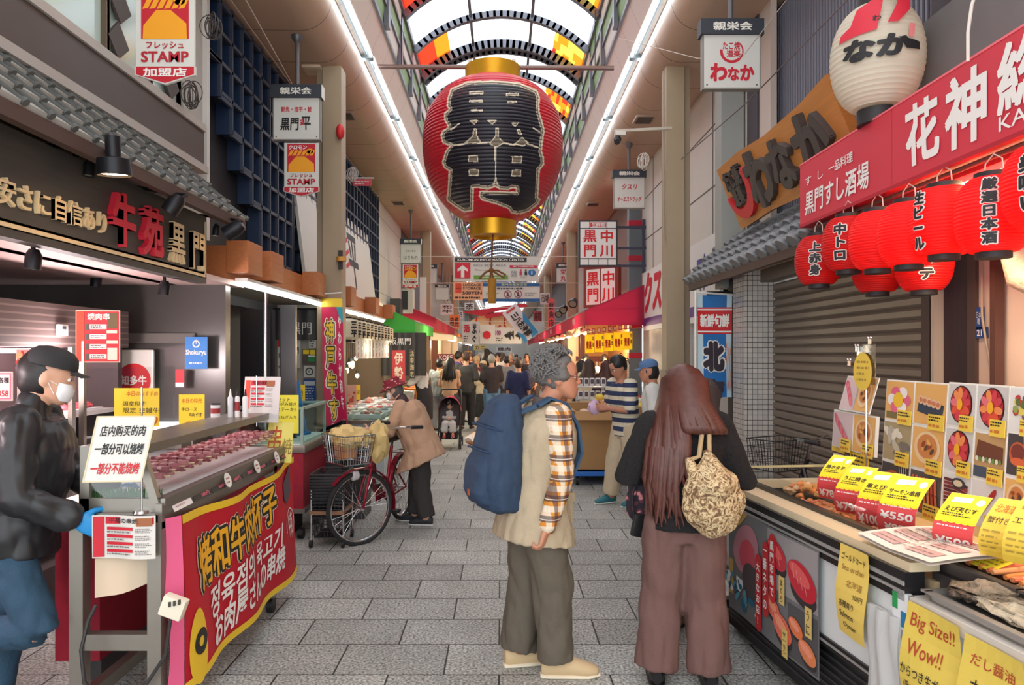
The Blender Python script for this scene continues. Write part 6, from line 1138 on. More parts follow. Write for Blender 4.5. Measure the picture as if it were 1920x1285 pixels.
# ------------------- photo boards
DISH = {}
def dish(b, F, u0, v0, u1, v1, kind, seed):
    q = random.Random(seed); w, h = u1-u0, v1-v0; cx, cy = u0+w/2, v0+h*.52; N_ = .004
    bg = {'bowl': (206, 202, 196), 'dark': (90, 82, 80), 'orange': (232, 176, 100), 'white': (228, 224, 218), 'blue': (96, 110, 130)}
    def D(u, v, a, c, col, k=.0, rot=0, n=18): b.m(c_(*col)).disc(F, u, v, a, c, N_+k, n, rot=rot)
    if kind == 'bowl':
        b.m(c_(*bg['bowl'])).rect(F, u0, v0, u1, v1, .003); D(cx, cy, w*.42, h*.46, (60, 28, 28)); D(cx, cy, w*.38, h*.42, (176, 40, 44), .001)
        for i in range(9): a = i*.7+seed; D(cx+w*.24*math.cos(a), cy+h*.27*math.sin(a), w*.15, h*.09, q.choice([(226, 110, 120), (222, 80, 50), (206, 60, 70), (236, 140, 80)]), .002+i*.0003, a)
        D(cx, cy, w*.11, h*.14, (240, 170, 30), .007)
    elif kind == 'tuna':
        b.m(c_(*bg['white'])).rect(F, u0, v0, u1, v1, .003)
        for i in range(7): D(u0+w*(.28+.07*i), v0+h*(.25+.08*i), w*.2, h*.07, [(176, 40, 40), (206, 80, 70), (226, 140, 120)][i % 3], .001+i*.0004, .9)
    elif kind == 'pink':
        b.m(c_(214, 190, 190)).rect(F, u0, v0, u1, v1, .003)
        for i in range(6): D(u0+w*(.2+.11*i), v0+h*(.75-.1*i), w*.22, h*.09, [(214, 90, 110), (226, 120, 130)][i % 2], .001+i*.0004, -.9)
    elif kind == 'crab':
        b.m(c_(*bg['dark'])).rect(F, u0, v0, u1, v1, .003)
        for i in range(7): u = u0+w*(.14+.12*i); b.m([c_(220, 110, 60), c_(232, 140, 84), c_(196, 70, 40)][i % 3]).line(F, [(u-.04*w, v0+h*.85), (u, v0+h*.5), (u+.05*w, v0+h*.12)], w*.075, .005+i*.0003)
    elif kind == 'roll':
        b.m(c_(*bg['orange'])).rect(F, u0, v0, u1, v1, .003); b.m(c_(50, 58, 76)).flat([(u0+w*.1, v0+h*.3), (u0+w*.9, v0+h*.15), (u0+w*.95, v0+h*.5), (u0+w*.15, v0+h*.65)], F, .004)
        for i in range(5): D(u0+w*(.22+.14*i), cy+h*.08*(1-i*.3), w*.09, h*.11, (232, 190, 150), .002); D(u0+w*(.22+.14*i), cy+h*.08*(1-i*.3), w*.05, h*.06, (206, 120, 80), .003)
    elif kind == 'egg':
        b.m(c_(*bg['orange'])).rect(F, u0, v0, u1, v1, .003)
        for i in range(6): a = i*1.05; D(cx+w*.26*math.cos(a), cy+h*.22*math.sin(a), w*.17, h*.15, [(226, 100, 130), (240, 232, 226)][i % 2], .001+i*.0003); 
        D(cx, cy, w*.18, h*.2, (240, 190, 40), .005); b.m(c_(120, 104, 60)).rect(F, u0+w*.05, v0+h*.02, u0+w*.9, v0+h*.2, .004)
    elif kind == 'oyster':
        b.m(c_(170, 150, 110)).rect(F, u0, v0, u1, v1, .003)
        for i in range(8): D(u0+w*q.uniform(.15, .85), v0+h*q.uniform(.15, .85), w*.2, h*.1, [(226, 216, 196), (190, 180, 160), (120, 110, 100)][i % 3], .001+i*.0004, q.uniform(0, 3))
    elif kind == 'dish':
        b.m(c_(*bg['orange'])).rect(F, u0, v0, u1, v1, .003); D(cx, cy, w*.42, h*.4, (236, 200, 150), .001); D(cx, cy+h*.03, w*.32, h*.3, (206, 130, 70), .002)
        for i in range(8): D(cx+w*q.uniform(-.2, .2), cy+h*q.uniform(-.15, .18), w*.08, h*.05, [(150, 70, 40), (230, 170, 90), (90, 60, 40)][i % 3], .003+i*.0002, q.uniform(0, 3))
    elif kind == 'grill':
        b.m(c_(70, 62, 64)).rect(F, u0, v0, u1, v1, .003); D(cx-w*.05, cy, w*.36, h*.3, (190, 90, 50), .001); D(cx-w*.05, cy+h*.05, w*.28, h*.2, (120, 50, 40), .002); D(cx-w*.02, cy-h*.18, w*.3, h*.1, (214, 100, 60), .003); b.m(c_(206, 206, 206))
        for i in range(4): b.line(F, [(u0+w*(.7+.08*i), v0+h*.7), (u0+w*(.66+.08*i), v0+h*.98)], w*.02, .006)
    elif kind == 'beef':
        b.m(c_(*bg['white'])).rect(F, u0, v0, u1, v1, .003)
        for i in range(9): b.m([c_(120, 40, 44), c_(156, 56, 56), c_(96, 34, 40)][i % 3]).line(F, [(u0+w*.06, v0+h*(.12+.09*i)), (u0+w*.5, v0+h*(.16+.085*i)), (u0+w*.92, v0+h*(.08+.085*i))], h*.07, .004+i*.0003)
        D(u0+w*.6, v0+h*.8, w*.26, h*.13, (60, 58, 62), .004); D(u0+w*.6, v0+h*.8, w*.17, h*.08, (226, 206, 170), .005)
    elif kind == 'salad':
        b.m(c_(*bg['white'])).rect(F, u0, v0, u1, v1, .003)
        for i in range(16): D(cx+w*q.uniform(-.25, .25), cy+h*q.uniform(-.25, .25), w*.12, h*.08, [(90, 110, 50), (190, 60, 60), (150, 160, 80), (226, 200, 90), (120, 70, 60)][i % 5], .001+i*.0003, q.uniform(0, 3))
    else:
        b.m(c_(190, 150, 100)).rect(F, u0, v0, u1, v1, .003); b.m(c_(110, 60, 40)).flat([(u0+w*.05, v0+h*.45), (u0+w*.95, v0+h*.4), (u0+w*.95, v0+h*.75), (u0+w*.1, v0+h*.85)], F, .004).m(c_(70, 80, 96)).rect(F, u0, v0, u1, v0+h*.25, .004)
        for i in range(8): D(u0+w*(.12+.11*i), v0+h*.42, w*.05, h*.06, [(226, 220, 200), (110, 140, 70)][i % 2], .003)
NOTE = c_(240, 204, 74)
def photo_board(label, xa, xb, ytop, ybot, X_, grid, turn, seed, th=.02):
    A, Z = WX(xa, ytop, X_), WX(xb, ytop, X_-.0); ex = (Z-A); ex.z = 0; w = ex.length; h = (ybot-ytop)*A.y/FPX; F = fr(A-V((0, 0, h)), ex, (.06, .0, 1)); t = T('photo_board', label, 'photo board', F(w/2, 0, 0), 'dish photo boards'); B(c_(232, 228, 218)).fbox(F, 0, 0, w, h, -.015, 0).o('board', t, smooth=False)
    R_, C_ = len(grid), len(grid[0])
    for r in range(R_):
        for c in range(C_):
            k = grid[r][c]
            if not k: continue
            u0, u1 = w*c/C_+.008, w*(c+1)/C_-.008; v1, v0 = h*(R_-r)/R_-.008, h*(R_-r-1)/R_+.008; b = B(c_(236, 232, 224)).fbox(F, u0-.005, v0-.005, u1+.005, v1+.005, 0, .002); dish(b, F, u0, v0, u1, v1, k, seed+r*7+c); ph = b.o('dish_photo', t, smooth=False)
            b = B(NOTE).fbox(F, u0+(u1-u0)*.52, v0-.02, u1+.004, v0+(v1-v0)*.27, .009, .012); b.m(INK).scribble(F, u0+(u1-u0)*.56, v0+.02, u1-.004, v0+(v1-v0)*.24, 2, .55, .0135, seed+r+c); b.m(c_(206, 120, 40)).scribble(F, u0+(u1-u0)*.56, v0-.012, u1-.01, v0+.015, 1, .5, .0135, seed+r*3+c); b.o('price_note', ph, smooth=False)
    return t
photo_board('dish photo board second from the far end, with crab and oyster pictures', 1650, 1764, 711, 935, 2.02, [['egg', 'roll'], ['oyster', 'dish'], ['grill', 'crab']], 0, 10)
photo_board('dish photo board with two raw fish bowls on top and a red tuna block below', 1765, 1879, 716, 962, 2.0, [['bowl', 'bowl'], ['bowl', 'eel'], ['beef', 'tuna']], 0, 40)
photo_board('dish photo board cut by the right picture edge with a salad picture on top', 1880, 1990, 724, 975, 1.98, [['salad', 'dish'], ['grill', 'crab'], ['dish', 'bowl']], 0, 70)
photo_board('narrow dish photo board at the far end with pink fish pictures', 1560, 1640, 768, 836, 2.02, [['pink', 'dish']], 0, 90)
# leaning top sheet, oval note with clips, sheets on the far board
F = fr(WX(1572, 768, 2.02), (.0, -1, 0), (.28, 0, 1)); b = B(c_(226, 222, 216)).fbox(F, 0, 0, .36, .21, -.005, 0); dish(b, F, .01, .01, .17, .2, 'pink', 3); dish(b, F, .18, .01, .35, .2, 'dish', 5); tag(b.o('photo_sheet', smooth=False), 'slanted clear sheet with two dish pictures under the oval yellow note', 'photo sheet')
t = T('clip_note', 'oval yellow note held by chrome clips above the far dish photos', 'note', WX(1618, 728, 2.0)); F = fr(WX(1600, 726, 1.99), (0, -1, 0), (.0, 0, 1)); b = B(NOTE).disc(F, .1, .09, .1, .105, 0, 28).disc(F, .1, .09, .1, .105, -.003, 28); b.m(c_(176, 140, 60)).scribble(F, .04, .03, .17, .16, 4, .4, .001); b.o('note', t, smooth=False); B(glass('plastic_sleeve', (225, 225, 222), .8)).fbox(F, .02, .02, .22, .24, -.012, -.01).o('sleeve', t); e = F(.12, .02, -.011); B(CHROME).cyl(e, (e.x, e.y, .86), .004, 6).o('rod', t)
for u, v in ((.04, .2), (.18, .24), (-.05, .12)): B(CHROME).beam(F(u, v, .0), F(u+.0, v+.03, .0), .012).ell(F(u-.015, v+.035, 0), .008, None, 8, 6).ell(F(u+.015, v+.035, 0), .008, None, 8, 6).o('clip', t)
F = fr(WX(1592, 905, 2.02), (0, -1, 0), (.03, 0, 1)); b = B(c_(238, 200, 40)).fbox(F, 0, 0, .21, .22, -.003, 0).m(INK).scribble(F, .015, .08, .18, .2, 5, .45, .001, 3); tag(b.o('price_sheet', smooth=False), 'bright yellow written sheet at the foot of the far dish photos', 'price sheet')
F = fr(WX(1560, 878, 2.04), (0, -1, 0), (.03, 0, 1)); b = B(c_(96, 56, 50)).fbox(F, 0, 0, .16, .14, -.004, 0); dish(b, F, .02, .0, .15, .1, 'salad', 8); b.m(NOTE).rect(F, .0, .11, .17, .16, .006); tag(b.o('photo_sheet', smooth=False), 'small dark dish picture left of the bright yellow sheet', 'photo sheet')
# ------------------- curved price cards
def pcard(label, x, y, wpx, hpx, X_, price, title, two=None, kind=0, slant=.45):
    P0 = WX(x, y, X_)+V((0, 0, .055)); q_ = P0.y/FPX; w, h = wpx*q_, hpx*q_*1.05; x_ = V((.55, -.8, 0)).normalized(); n_ = V((-.8, -.55, 0)).normalized()
    def F(u, v, n=0.): s = v/h; return P0+x_*(u+slant*.0)+V((0, 0, 1))*v*.95+n_*(n+.06*math.sin(s*PI)-.07*s*s)+x_*(.16*h*s)
    b = B(c_(232, 222, 206)).grid(lambda a, c: F(a*w, c*h, -.002), 4, 10)
    if kind == 0:
        b.m(c_(222, 76, 80)).grid(lambda a, c: F(a*w, c*h*.58, .001), 4, 8); b.m(c_(246, 226, 40)).grid(lambda a, c: F(a*w, h*(.56+.44*c), .0015), 4, 6)
        for i in range(6): b.disc(F, w*(i+.5)/6, h*.56, w/11, h*.035, .003, 12, PI, 2*PI)
        b.m(WHITE).flat([(w*.15, h*.86), (w*.62, h*.88), (w*.62, h*.96), (w*.15, h*.94)], F, .004).disc(F, w*.84, h*.9, w*.1, h*.05, .004).m(INK).text(F, title, w*.5, h*.76, w*.8, h*.08, .004, .02).scribble(F, w*.1, h*.64, w*.9, h*.71, 2, .5, .004, 2).m(KW).text(F, price, w*.52, h*(.16 if not two else .36), w*.86, h*(.2 if not two else .14), .004, .03); b.scribble(F, w*.1, h*.44 if not two else h*.5, w*.9, h*.5 if not two else h*.54, 1, .4, .004)
        if two: b.text(F, two, w*.55, h*.14, w*.7, h*.14, .004, .03)
    else:
        b.m(NOTE).grid(lambda a, c: F(a*w, c*h, .001), 4, 8); b.m(INK).text(F, title, w*.5, h*.68, w*.8, h*.1, .003, .0).m(c_(190, 100, 40)).text(F, price, w*.5, h*.86, w*.7, h*.12, .003, .0); b.m(c_(180, 150, 60)).scribble(F, w*.1, h*.15, w*.9, h*.55, 4, .35, .003, 5)
    return tag(b.o('price_card', smooth=False), label, 'price card', 'curved price cards on the seafood case')
pcard('yellow and red price card reading 780, farthest of the curved cards', 1537, 952, 44, 80, 1.72, '¥780', '焼ホタテ')
pcard('yellow and red price card reading 798', 1568, 978, 52, 86, 1.72, '¥798', 'うに焼き')
pcard('yellow and red price card reading 1000', 1608, 1004, 58, 100, 1.72, '¥1000', '車えび焼')
pcard('yellow and red price card reading 550 and 990', 1648, 1018, 68, 105, 1.72, '¥550', 'サーモン串焼', '¥990')
pcard('yellow and red price card reading 500 beside the open menu', 1752, 1048, 68, 98, 1.72, '¥500', 'えび天むす')
pcard('tall pale yellow hand written card right of the 500 card', 1838, 1068, 46, 105, 1.72, '北海道', '蟹付き', kind=1)
pcard('yellow hand written card headed Big at the right picture edge', 1882, 1082, 62, 122, 1.7, 'Big', 'エビ串', kind=1)
# ------------------- food
q = random.Random(44); ORG = c_(232, 142, 76, .4, var=.25, vs=40); PALF = c_(222, 176, 130, .4, var=.25, vs=40); SHR = c_(226, 120, 84, .4, var=.25, vs=40)
def lump(c, r, R=None, amp=.25, seed=0, n=14, k=9, fr_=14.):
    """uneven rounded piece"""
    b = B(); b.ell((0, 0, 0), (1, 1, 1), None, n, k); R = R or Matrix.Identity(3); out = []
    for p in b.v:
        d = noise.noise(V((p.x*1.7+seed, p.y*1.7-seed, p.z*1.7)))*amp+noise.noise(V((p.x*4+seed, p.y*4, p.z*4)))*amp*.5; p2 = p*(1+d); out.append(V(c)+R@V((p2.x*r[0], p2.y*r[1], p2.z*r[2])))
    return out, b.f
def tray(label, u, k_, w, d, z=.842, col=(60, 52, 46), hh=.03):
    b = B(c_(*col)).fbox(FC, u-w/2, z, u+w/2, z+.008, k_-d/2, k_+d/2)
    for (a, c, e, g) in ((u-w/2, u+w/2, k_-d/2, k_-d/2+.008), (u-w/2, u+w/2, k_+d/2-.008, k_+d/2), (u-w/2, u-w/2+.008, k_-d/2, k_+d/2), (u+w/2-.008, u+w/2, k_-d/2, k_+d/2)): b.fbox(FC, a, z, c, z+hh, e, g)
    return tag(b.o('serving_tray', smooth=False), label, 'tray')
tray('dark tray heaped with fried orange seafood at the far end of the seafood case', .52, -.42, .4, .36); tray('dark tray of orange seafood skewers beside the price card reading 780', .95, -.28, .46, .2); tray('dark tray of pale skewers in front of the 1000 card', 1.5, -.28, .46, .2); 
for i in range(26):
    a = q.uniform(0, 6.3); r = q.uniform(.02, .15); v_, f_ = lump(FC(.52+r*math.cos(a), .875+.07*(1-r/.15)*q.uniform(.5, 1), -.42+r*.85*math.sin(a)), (q.uniform(.025, .04), .02, .02), Matrix.Rotation(q.uniform(0, 3), 3, 'Z'), .4, i, 10, 7)
    b = B([ORG, PALF, c_(206, 150, 90)][i % 3]).add(v_, f_); tag(b.o('fried_seafood'), 'crisp orange fried seafood piece in the heap at the far end of the seafood case', 'seafood', 'fried seafood heap')
for grp, u, n_, mm_, lab in (('orange', .95, 11, ORG, 'orange seafood skewer on the tray by the 780 card'), ('pale', 1.5, 11, PALF, 'pale seafood skewer on the tray before the 1000 card')):
    for i in range(n_):
        uu = u-.21+i*.042; b = B(c_(206, 176, 120)).cyl(FC(uu, .868, -.4), FC(uu+.01, .872, -.17), .003, 6).m([mm_, SHR, PALF][i % 3] if i % 4 == 1 else mm_)
        for j in range(4): v_, f_ = lump(FC(uu+.003*j, .872+q.uniform(0, .008), -.36+j*.045), (.019, .024, .014), None, .35, i*5+j, 10, 7); b.add(v_, f_)
        tag(b.o('seafood_skewer'), lab, 'skewer', grp+' seafood skewers')
for i in range(15):
    uu = .52+i*.095; b = B(PALF if i % 3 else SHR)
    for j in range(3): v_, f_ = lump(FC(uu+j*.026, .87, -.145), (.018, .03, .015), None, .35, i*3+j+50, 10, 7); b.add(v_, f_)
    tag(b.o('shrimp_skewer'), 'pale raw shrimp skewer lying along the front rail of the seafood case', 'skewer', 'raw shrimp skewers')
# glass box, steel tray with crab legs, oyster tables
F0 = FC; b = B(c_(92, 86, 84, .35, metal=.4))
ztab = .80
t = T('oyster_table', 'low table holding the oyster trays at the near right corner', 'table', FC(2.6, 0, -.4)); B(c_(206, 200, 190)).fbox(FC, 2.04, ztab-.05, 3.4, ztab, -.95, .02).o('table_top', t)
for u in (2.1, 3.3):
    for k_ in (-.05, -.9): B(c_(120, 118, 116)).fbox(FC, u-.02, 0, u+.02, ztab-.05, k_-.02, k_+.02).o('leg', t)
def pan(label, u0, u1, k0, k1, z, col, hh=.05, rim=.02):
    m_ = c_(*col, .35, metal=.5); b = B(m_).fbox(FC, u0, z, u1, z+.008, k0, k1)
    for (a, c, e, g) in ((u0, u1, k0, k0+.012), (u0, u1, k1-.012, k1), (u0, u0+.012, k0, k1), (u1-.012, u1, k0, k1)): b.fbox(FC, a, z, c, z+hh, e, g)
    b.fbox(FC, u0-rim, z+hh, u0+.01, z+hh+.008, k0-rim, k1+rim).fbox(FC, u1-.01, z+hh, u1+rim, z+hh+.008, k0-rim, k1+rim).fbox(FC, u0, z+hh, u1, z+hh+.008, k0-rim, k0+.01).fbox(FC, u0, z+hh, u1, z+hh+.008, k1-.01, k1+rim)
    return tag(b.o('steel_pan', smooth=False), label, 'pan')
b = B(c_(70, 66, 66, .4)).fbox(FC, 1.98, ztab, 2.36, .87, -1.0, -.12); tag(b.o('warming_base'), 'dark grey base under the pan of orange crab legs', 'base')
pan('dark steel pan holding orange crab legs beside the open menu', 1.97, 2.38, -1.0, -.14, .87, (96, 90, 88), .05)
for i in range(20):
    u = 2.02+(i % 10)*.034; k_ = -.9+(i//10)*.08; z = .9+(i//10)*.022; p0 = FC(u, z, k_); p1 = FC(u+q.uniform(-.01, .03), z+q.uniform(0, .012), k_+.34); p2 = FC(u+q.uniform(0, .05), z, k_+.62)
    b = B([ORG, SHR, c_(238, 166, 110, .4)][i % 3]).tube([p0, (p0+p1)/2+V((0, 0, .006)), p1, (p1+p2)/2, p2], [.012, .016, .019, .014, .009], 9); tag(b.o('crab_leg'), 'orange boiled crab leg in the dark steel pan', 'crab leg', 'crab legs in the steel pan')
F = fr(FC(2.0, .925, -.2), FC(1, 0, 0)-FC(0, 0, 0), FC(0, .3, -1)-FC(0, 0, 0)); b = B(c_(246, 232, 60)).fbox(F, 0, 0, .17, .09, -.003, 0).m(c_(170, 150, 40)).scribble(F, .01, .01, .16, .08, 3, .4, .001); tag(b.o('price_label', smooth=False), 'bright yellow label at the front corner of the crab leg pan', 'label')
pan('pale tray holding the far heap of closed oysters', 2.1, 2.6, -.86, -.02, ztab, (176, 172, 166), .03); pan('pale tray holding opened oysters at the bottom right corner', 2.66, 3.3, -.86, -.02, ztab, (206, 202, 196), .03)
OYM = [mat('oyster_shell_%d' % i, c, .75, var=.55, vs=38, bump=.7, bs=55) for i, c in enumerate([(150, 132, 110), (96, 82, 70), (186, 172, 148)])]
for i in range(30):
    cl = i < 20; j = i if cl else i-20; ncol = 5 if cl else 5
    u = (2.16+(j // 5)*.115 if cl else 2.74+(j//5)*.2)+q.uniform(-.02, .02); k_ = -.75+(j % 5)*.155+q.uniform(-.02, .02); z = ztab+.045+(.035 if cl and (j//5) % 2 else 0)+q.uniform(0, .02)
    R = Matrix.Rotation(q.uniform(-.5, .5)+1.5, 3, 'Z')@Matrix.Rotation(q.uniform(-.2, .2), 3, 'Y'); v_, f_ = lump(FC(u, z, k_), (.12, .06, .03), R, .5, i*3.1, 30, 18)
    v2 = []
    for p in v_:
        rdg = noise.noise(V((p.x*60, p.y*22, p.z*40+i)))*.007; v2.append(p+V((0, 0, rdg)))
    b = B(OYM[i % 3]).add(v2, f_)
    if not cl:
        b.m(c_(206, 190, 160, .3, var=.2)); v_, f_ = lump(FC(u, z+.016, k_), (.075, .036, .016), R, .35, i+9., 16, 10); b.add(v_, f_)
    tag(b.o('oyster', ang=60), 'grey brown closed oyster in the heap on the far pale tray' if cl else 'opened oyster with pale flesh on the bottom right tray', 'oyster', 'closed oysters on the far tray' if cl else 'opened oysters on the near tray')
F = fr(FC(2.3, ztab+.1, -.42), FC(1, 0, .0)-FC(0, 0, 0), FC(0, .35, -1)-FC(0, 0, 0)); b = B(c_(240, 226, 50)).fbox(F, 0, 0, .36, .07, -.003, 0).m(c_(150, 130, 30)).text(F, 'PRICE 1 PC 400円', .18, .035, .3, .03, .001, .0); tag(b.o('price_label', smooth=False), 'long bright yellow label lying on the closed oysters', 'label')
# open menu book on the case, hand written sheets, bag
def mb(u, v, n=0.): return FC(1.72+u, .945+.05*abs(u-.2)+n+.02*math.sin(v*6), .02-v-.0)
b = B(c_(236, 228, 218)).grid(lambda a, c: mb(a*.44, c*.34, 0), 12, 4).grid(lambda a, c: mb(a*.44, c*.34, -.012), 12, 4); b.m(c_(206, 170, 166))
for i in range(3):
    for j in range(2): b.rect(mb, .03+.21*j, .04+i*.1, .18+.21*j, .1+i*.1, .003, .05)
b.m(c_(160, 140, 136)).scribble(mb, .05, .05, .4, .3, 8, .2, .005); tag(b.o('open_menu', smooth=False), 'open white menu lying across the edge of the seafood case', 'menu')
b = B(CHROME).cyl(FC(1.9, .965, -.28), FC(2.7, .965, -.35), .006, 8); tag(b.o('menu_rail'), 'thin steel rail running right from the open menu', 'rail')
def wsheet(label, u, z0, w, h, lines, base=(226, 196, 96), bend=.02, k0=.05):
    def F(a, v, n=0.): return FC(u+a, z0+v, k0+n+bend*math.sin(v/h*5+a*6))
    b = B(c_(*base)).grid(lambda a, c: F((a-.5)*w, c*h, 0), 5, 8)
    for (s, x, y, ww, hh, m_) in lines: b.m(m_).text(F, s, x*w, y*h, ww*w, hh*h, .003, .006, slant=.06)
    return tag(b.o('price_sheet', smooth=False), label, 'price sheet')
wsheet('curled tan hand written sheet taped below the open menu', 1.73, .52, .2, .37, [('ゴールドカード', 0, .88, .8, .08, INK), ('Sea urchin', 0, .76, .7, .06, c_(150, 110, 50)), ('北海道', .1, .6, .5, .08, c_(150, 110, 50)), ('500円', .25, .48, .3, .06, INK), ('各種有り', -.1, .36, .5, .08, INK), ('Salmon', -.1, .24, .5, .07, INK), ('Oyster', 0, .12, .5, .07, INK)], bend=.012)
BR = c_(176, 70, 40); wsheet('yellow hand written sheet reading Big Size Wow with underlines', 2.19, .35, .26, .44, [('Big Size!!', 0, .86, .8, .14, BR), ('Wow!!', -.08, .66, .6, .12, BR), ('からつき生ガキ', -.06, .47, .8, .09, INK), ('(Fresh Oyster', 0, .34, .8, .08, INK), ('1ヶ', .1, .18, .25, .1, INK)], (222, 196, 86))
wsheet('yellow hand written sheet for grilled scallops beside the Big Size sheet', 2.46, .31, .24, .47, [('だし醤油', 0, .86, .7, .08, BR), ('ホタテ焼', .05, .68, .7, .12, INK), ('3ヶ〜', .1, .52, .5, .09, INK), ('¥1500', 0, .3, .7, .14, c_(196, 150, 40))], (222, 196, 86))
wsheet('yellow hand written sheet at the bottom right corner starting with Best', 2.76, .29, .3, .47, [('Best', -.15, .84, .5, .14, BR), ('ひもの', .0, .6, .6, .12, INK)], (222, 190, 80))
b = B(thinlit('white_bag', (232, 232, 230), .5, .4)); b.grid(lambda a, c: FC(1.83+a*.2+(.03*math.sin(c*5)-.06*(1-c))*1.0, .2+c*.5, .03+.05*math.sin(a*PI)*(1.2-c)+.008*math.sin(a*17+c*6)), 14, 14).grid(lambda a, c: FC(1.83+a*.2+(.03*math.sin(c*5)-.06*(1-c)), .2+c*.5, .022), 14, 4); tag(b.o('plastic_bag', ang=80), 'white plastic bag hanging at the near end of the white seafood case', 'bag')
b = B(c_(226, 230, 230)).fbox(FC, 1.95, .66, 2.05, .8, .0, .02).m(c_(30, 120, 170)).fbox(FC, 2.0, .67, 2.05, .73, .02, .022).m(c_(40, 150, 80)).fbox(FC, 1.95, .73, 1.98, .79, .02, .022); tag(b.o('printed_pouch'), 'green and blue printed pouch tucked above the white plastic bag', 'pouch')
b = B(c_(214, 206, 190)).box((1.4, 4.8, .09), (.3, .34, .1), None, .02).m(c_(190, 190, 186)).lathe([(0, .145), (.11, .145), (.12, .14)], (1.4, 4.8, 0), 24).m(c_(60, 58, 56)).box((1.4, 4.62, .09), (.12, .01, .05)); tag(b.o('floor_scale'), 'low cream weighing scale on the floor beside the seafood case', 'scale')
b = B(c_(150, 190, 206)).bb((1.5, 5.15, .0), (1.9, 5.6, .75), .02); tag(b.o('ice_box'), 'pale blue box standing on the ground past the seafood case', 'box')
# cones with a striped bar
def cone(label, x, y, X_, s=1.):
    p = WX(x, y, X_); p.z = 0; t = T('traffic_cone', label, 'cone', p); B(c_(214, 30, 48)).lathe([(.12*s, .03), (.03*s, .62), (.0, .63)], p, 20).o('cone_body', t); B(c_(196, 26, 44)).box(p+V((0, 0, .015)), (.3*s, .3*s, .03), None, .006).o('base', t); return p
p1 = cone('red traffic cone left of the parked black bicycle', 1408, 905, 2.1); p2 = cone('red traffic cone in front of the parked black bicycle wheel', 1509, 940, 2.15)
b = B(stripes('hazard', 1, .3, .15, (36, 34, 34), (236, 190, 50))).cyl(p1+V((0, 0, .66)), p2+V((0, 0, .5)), .016, 10); tag(b.o('cone_bar'), 'black and yellow bar between the two red cones', 'bar')
# banner on a pole beside the right pillar
t = T('vertical_banner', 'blue banner with a red band and big dark strokes on a white pole', 'banner', W(1305, 900, 7.4)); Yn = 7.4; k = Yn/FPX; B(WHITE).cyl(V((W(1304, 0, Yn).x, Yn, 0)), V((W(1304, 0, Yn).x, Yn, 2.34)), .013, 10).cyl(W(1302, 548, Yn), W(1376, 553, Yn), .01, 8).o('pole', t)
Fb0 = face_cam(W(1308, 745, Yn+.02)); Fb = lambda u, v, n=0.: Fb0(u, v, n+.02*math.sin(u*9+v*4)+.0)
w, h = 64*k, 192*k; b = B(thinlit('nobori_blue', (40, 118, 190), .2)).grid(lambda a, c: Fb(a*w, c*h), 8, 12).m(c_(190, 216, 226)).rect(Fb, 0, 0, w*.16, h, .003, .1).rect(Fb, w*.85, 0, w, h, .003, .1).m(c_(206, 30, 36)).rect(Fb, 0, h*.62, w, h*.88, .006, .1).m(KW).rect(Fb, 0, h*.85, w, h*.865, .008, .1).rect(Fb, 0, h*.635, w, h*.65, .008, .1).text(Fb, '新鮮旬鮮', w*.5, h*.75, w*.86, h*.13, .009, .04)
b.m(KW).text(Fb, '北', w*.47, h*.4, w*.76, h*.32, .006, .14, 0, .08).m(c_(52, 44, 54)).text(Fb, '北', w*.47, h*.4, w*.66, h*.3, .009, .08).text(Fb, '海', w*.47, h*.06, w*.66, h*.24, .009, .06).m(c_(214, 120, 60)).text(Fb, 'うにかに', w*.92, h*.3, h*.0+.05, h*.5, .008, .02); b.o('cloth', t, ang=80)
tag(B(c_(40, 40, 44)).bb((2.2, 7.7, 2.12), (2.5, 7.72, 2.36)).o('dark_awning_edge'), 'small black cloth strip above the blue banner', 'cloth')
# ================================================================ MIDDLE: right shop, boxes, bicycles
awning('crimson shop awning with white characters along the right row', 'r', 13.0, 31.0, 2.62, 2.95, 1.51, 2.47, (178, 34, 74), .27, text=('中川', 3.4, .5))
awning('red shop awning far along the right row', 'r', 32.5, 46, 2.65, 2.9, 1.7, 2.5, (180, 50, 60), .3)
YB2 = c_(250, 214, 30)
for i in range(5):
    x0 = 1097+i*17.8; F, w, h = fpx(x0, 628-i*1.5, x0+17.4, 662-i*1.5, 13.15, 10); F0 = F
    b = B(thinlit('yellow_card', (250, 214, 30), .3)).grid(lambda a, c: F0((a-.5)*w, c*h, .012*math.sin(a*5+i)), 4, 4); b.m(c_(206, 60, 30)).text(F0, '青果', -w*.12, h*.42, w*.6, h*.5, .02, .05); b.m(INK).text(F0, '特\n価', w*.34, h*.62, w*.2, h*.6, .02, .03)
    tag(b.o('hanging_price_banner', smooth=False), ['leftmost', 'second', 'middle', 'fourth', 'rightmost'][i]+' of the five yellow price banners under the right crimson awning', 'banner', 'yellow price banners')
for i in range(9):
    F, w, h = fpx(1100+i*10, 617-i*1.3, 1106+i*10, 627-i*1.3, 13.1); b = B(c_(190, 60, 40)).fbox(F, -w/2, 0, w/2, h, -.01, 0).m(c_(236, 206, 150)).rect(F, -w*.3, h*.2, w*.3, h*.8, .002); tag(b.o('square_flag', smooth=False), 'small red and cream square flag in the row above the yellow price banners', 'flag', 'small square flags over the yellow banners')
wire([(1.5, 13.14, 2.44), (2.6, 13.14, 2.46)], .008, 'line that carries the square flags under the awning edge'); wire([(1.5, 13.16, 2.1), (2.6, 13.16, 2.16)], .008, 'line that carries the yellow price banners')
t0 = None
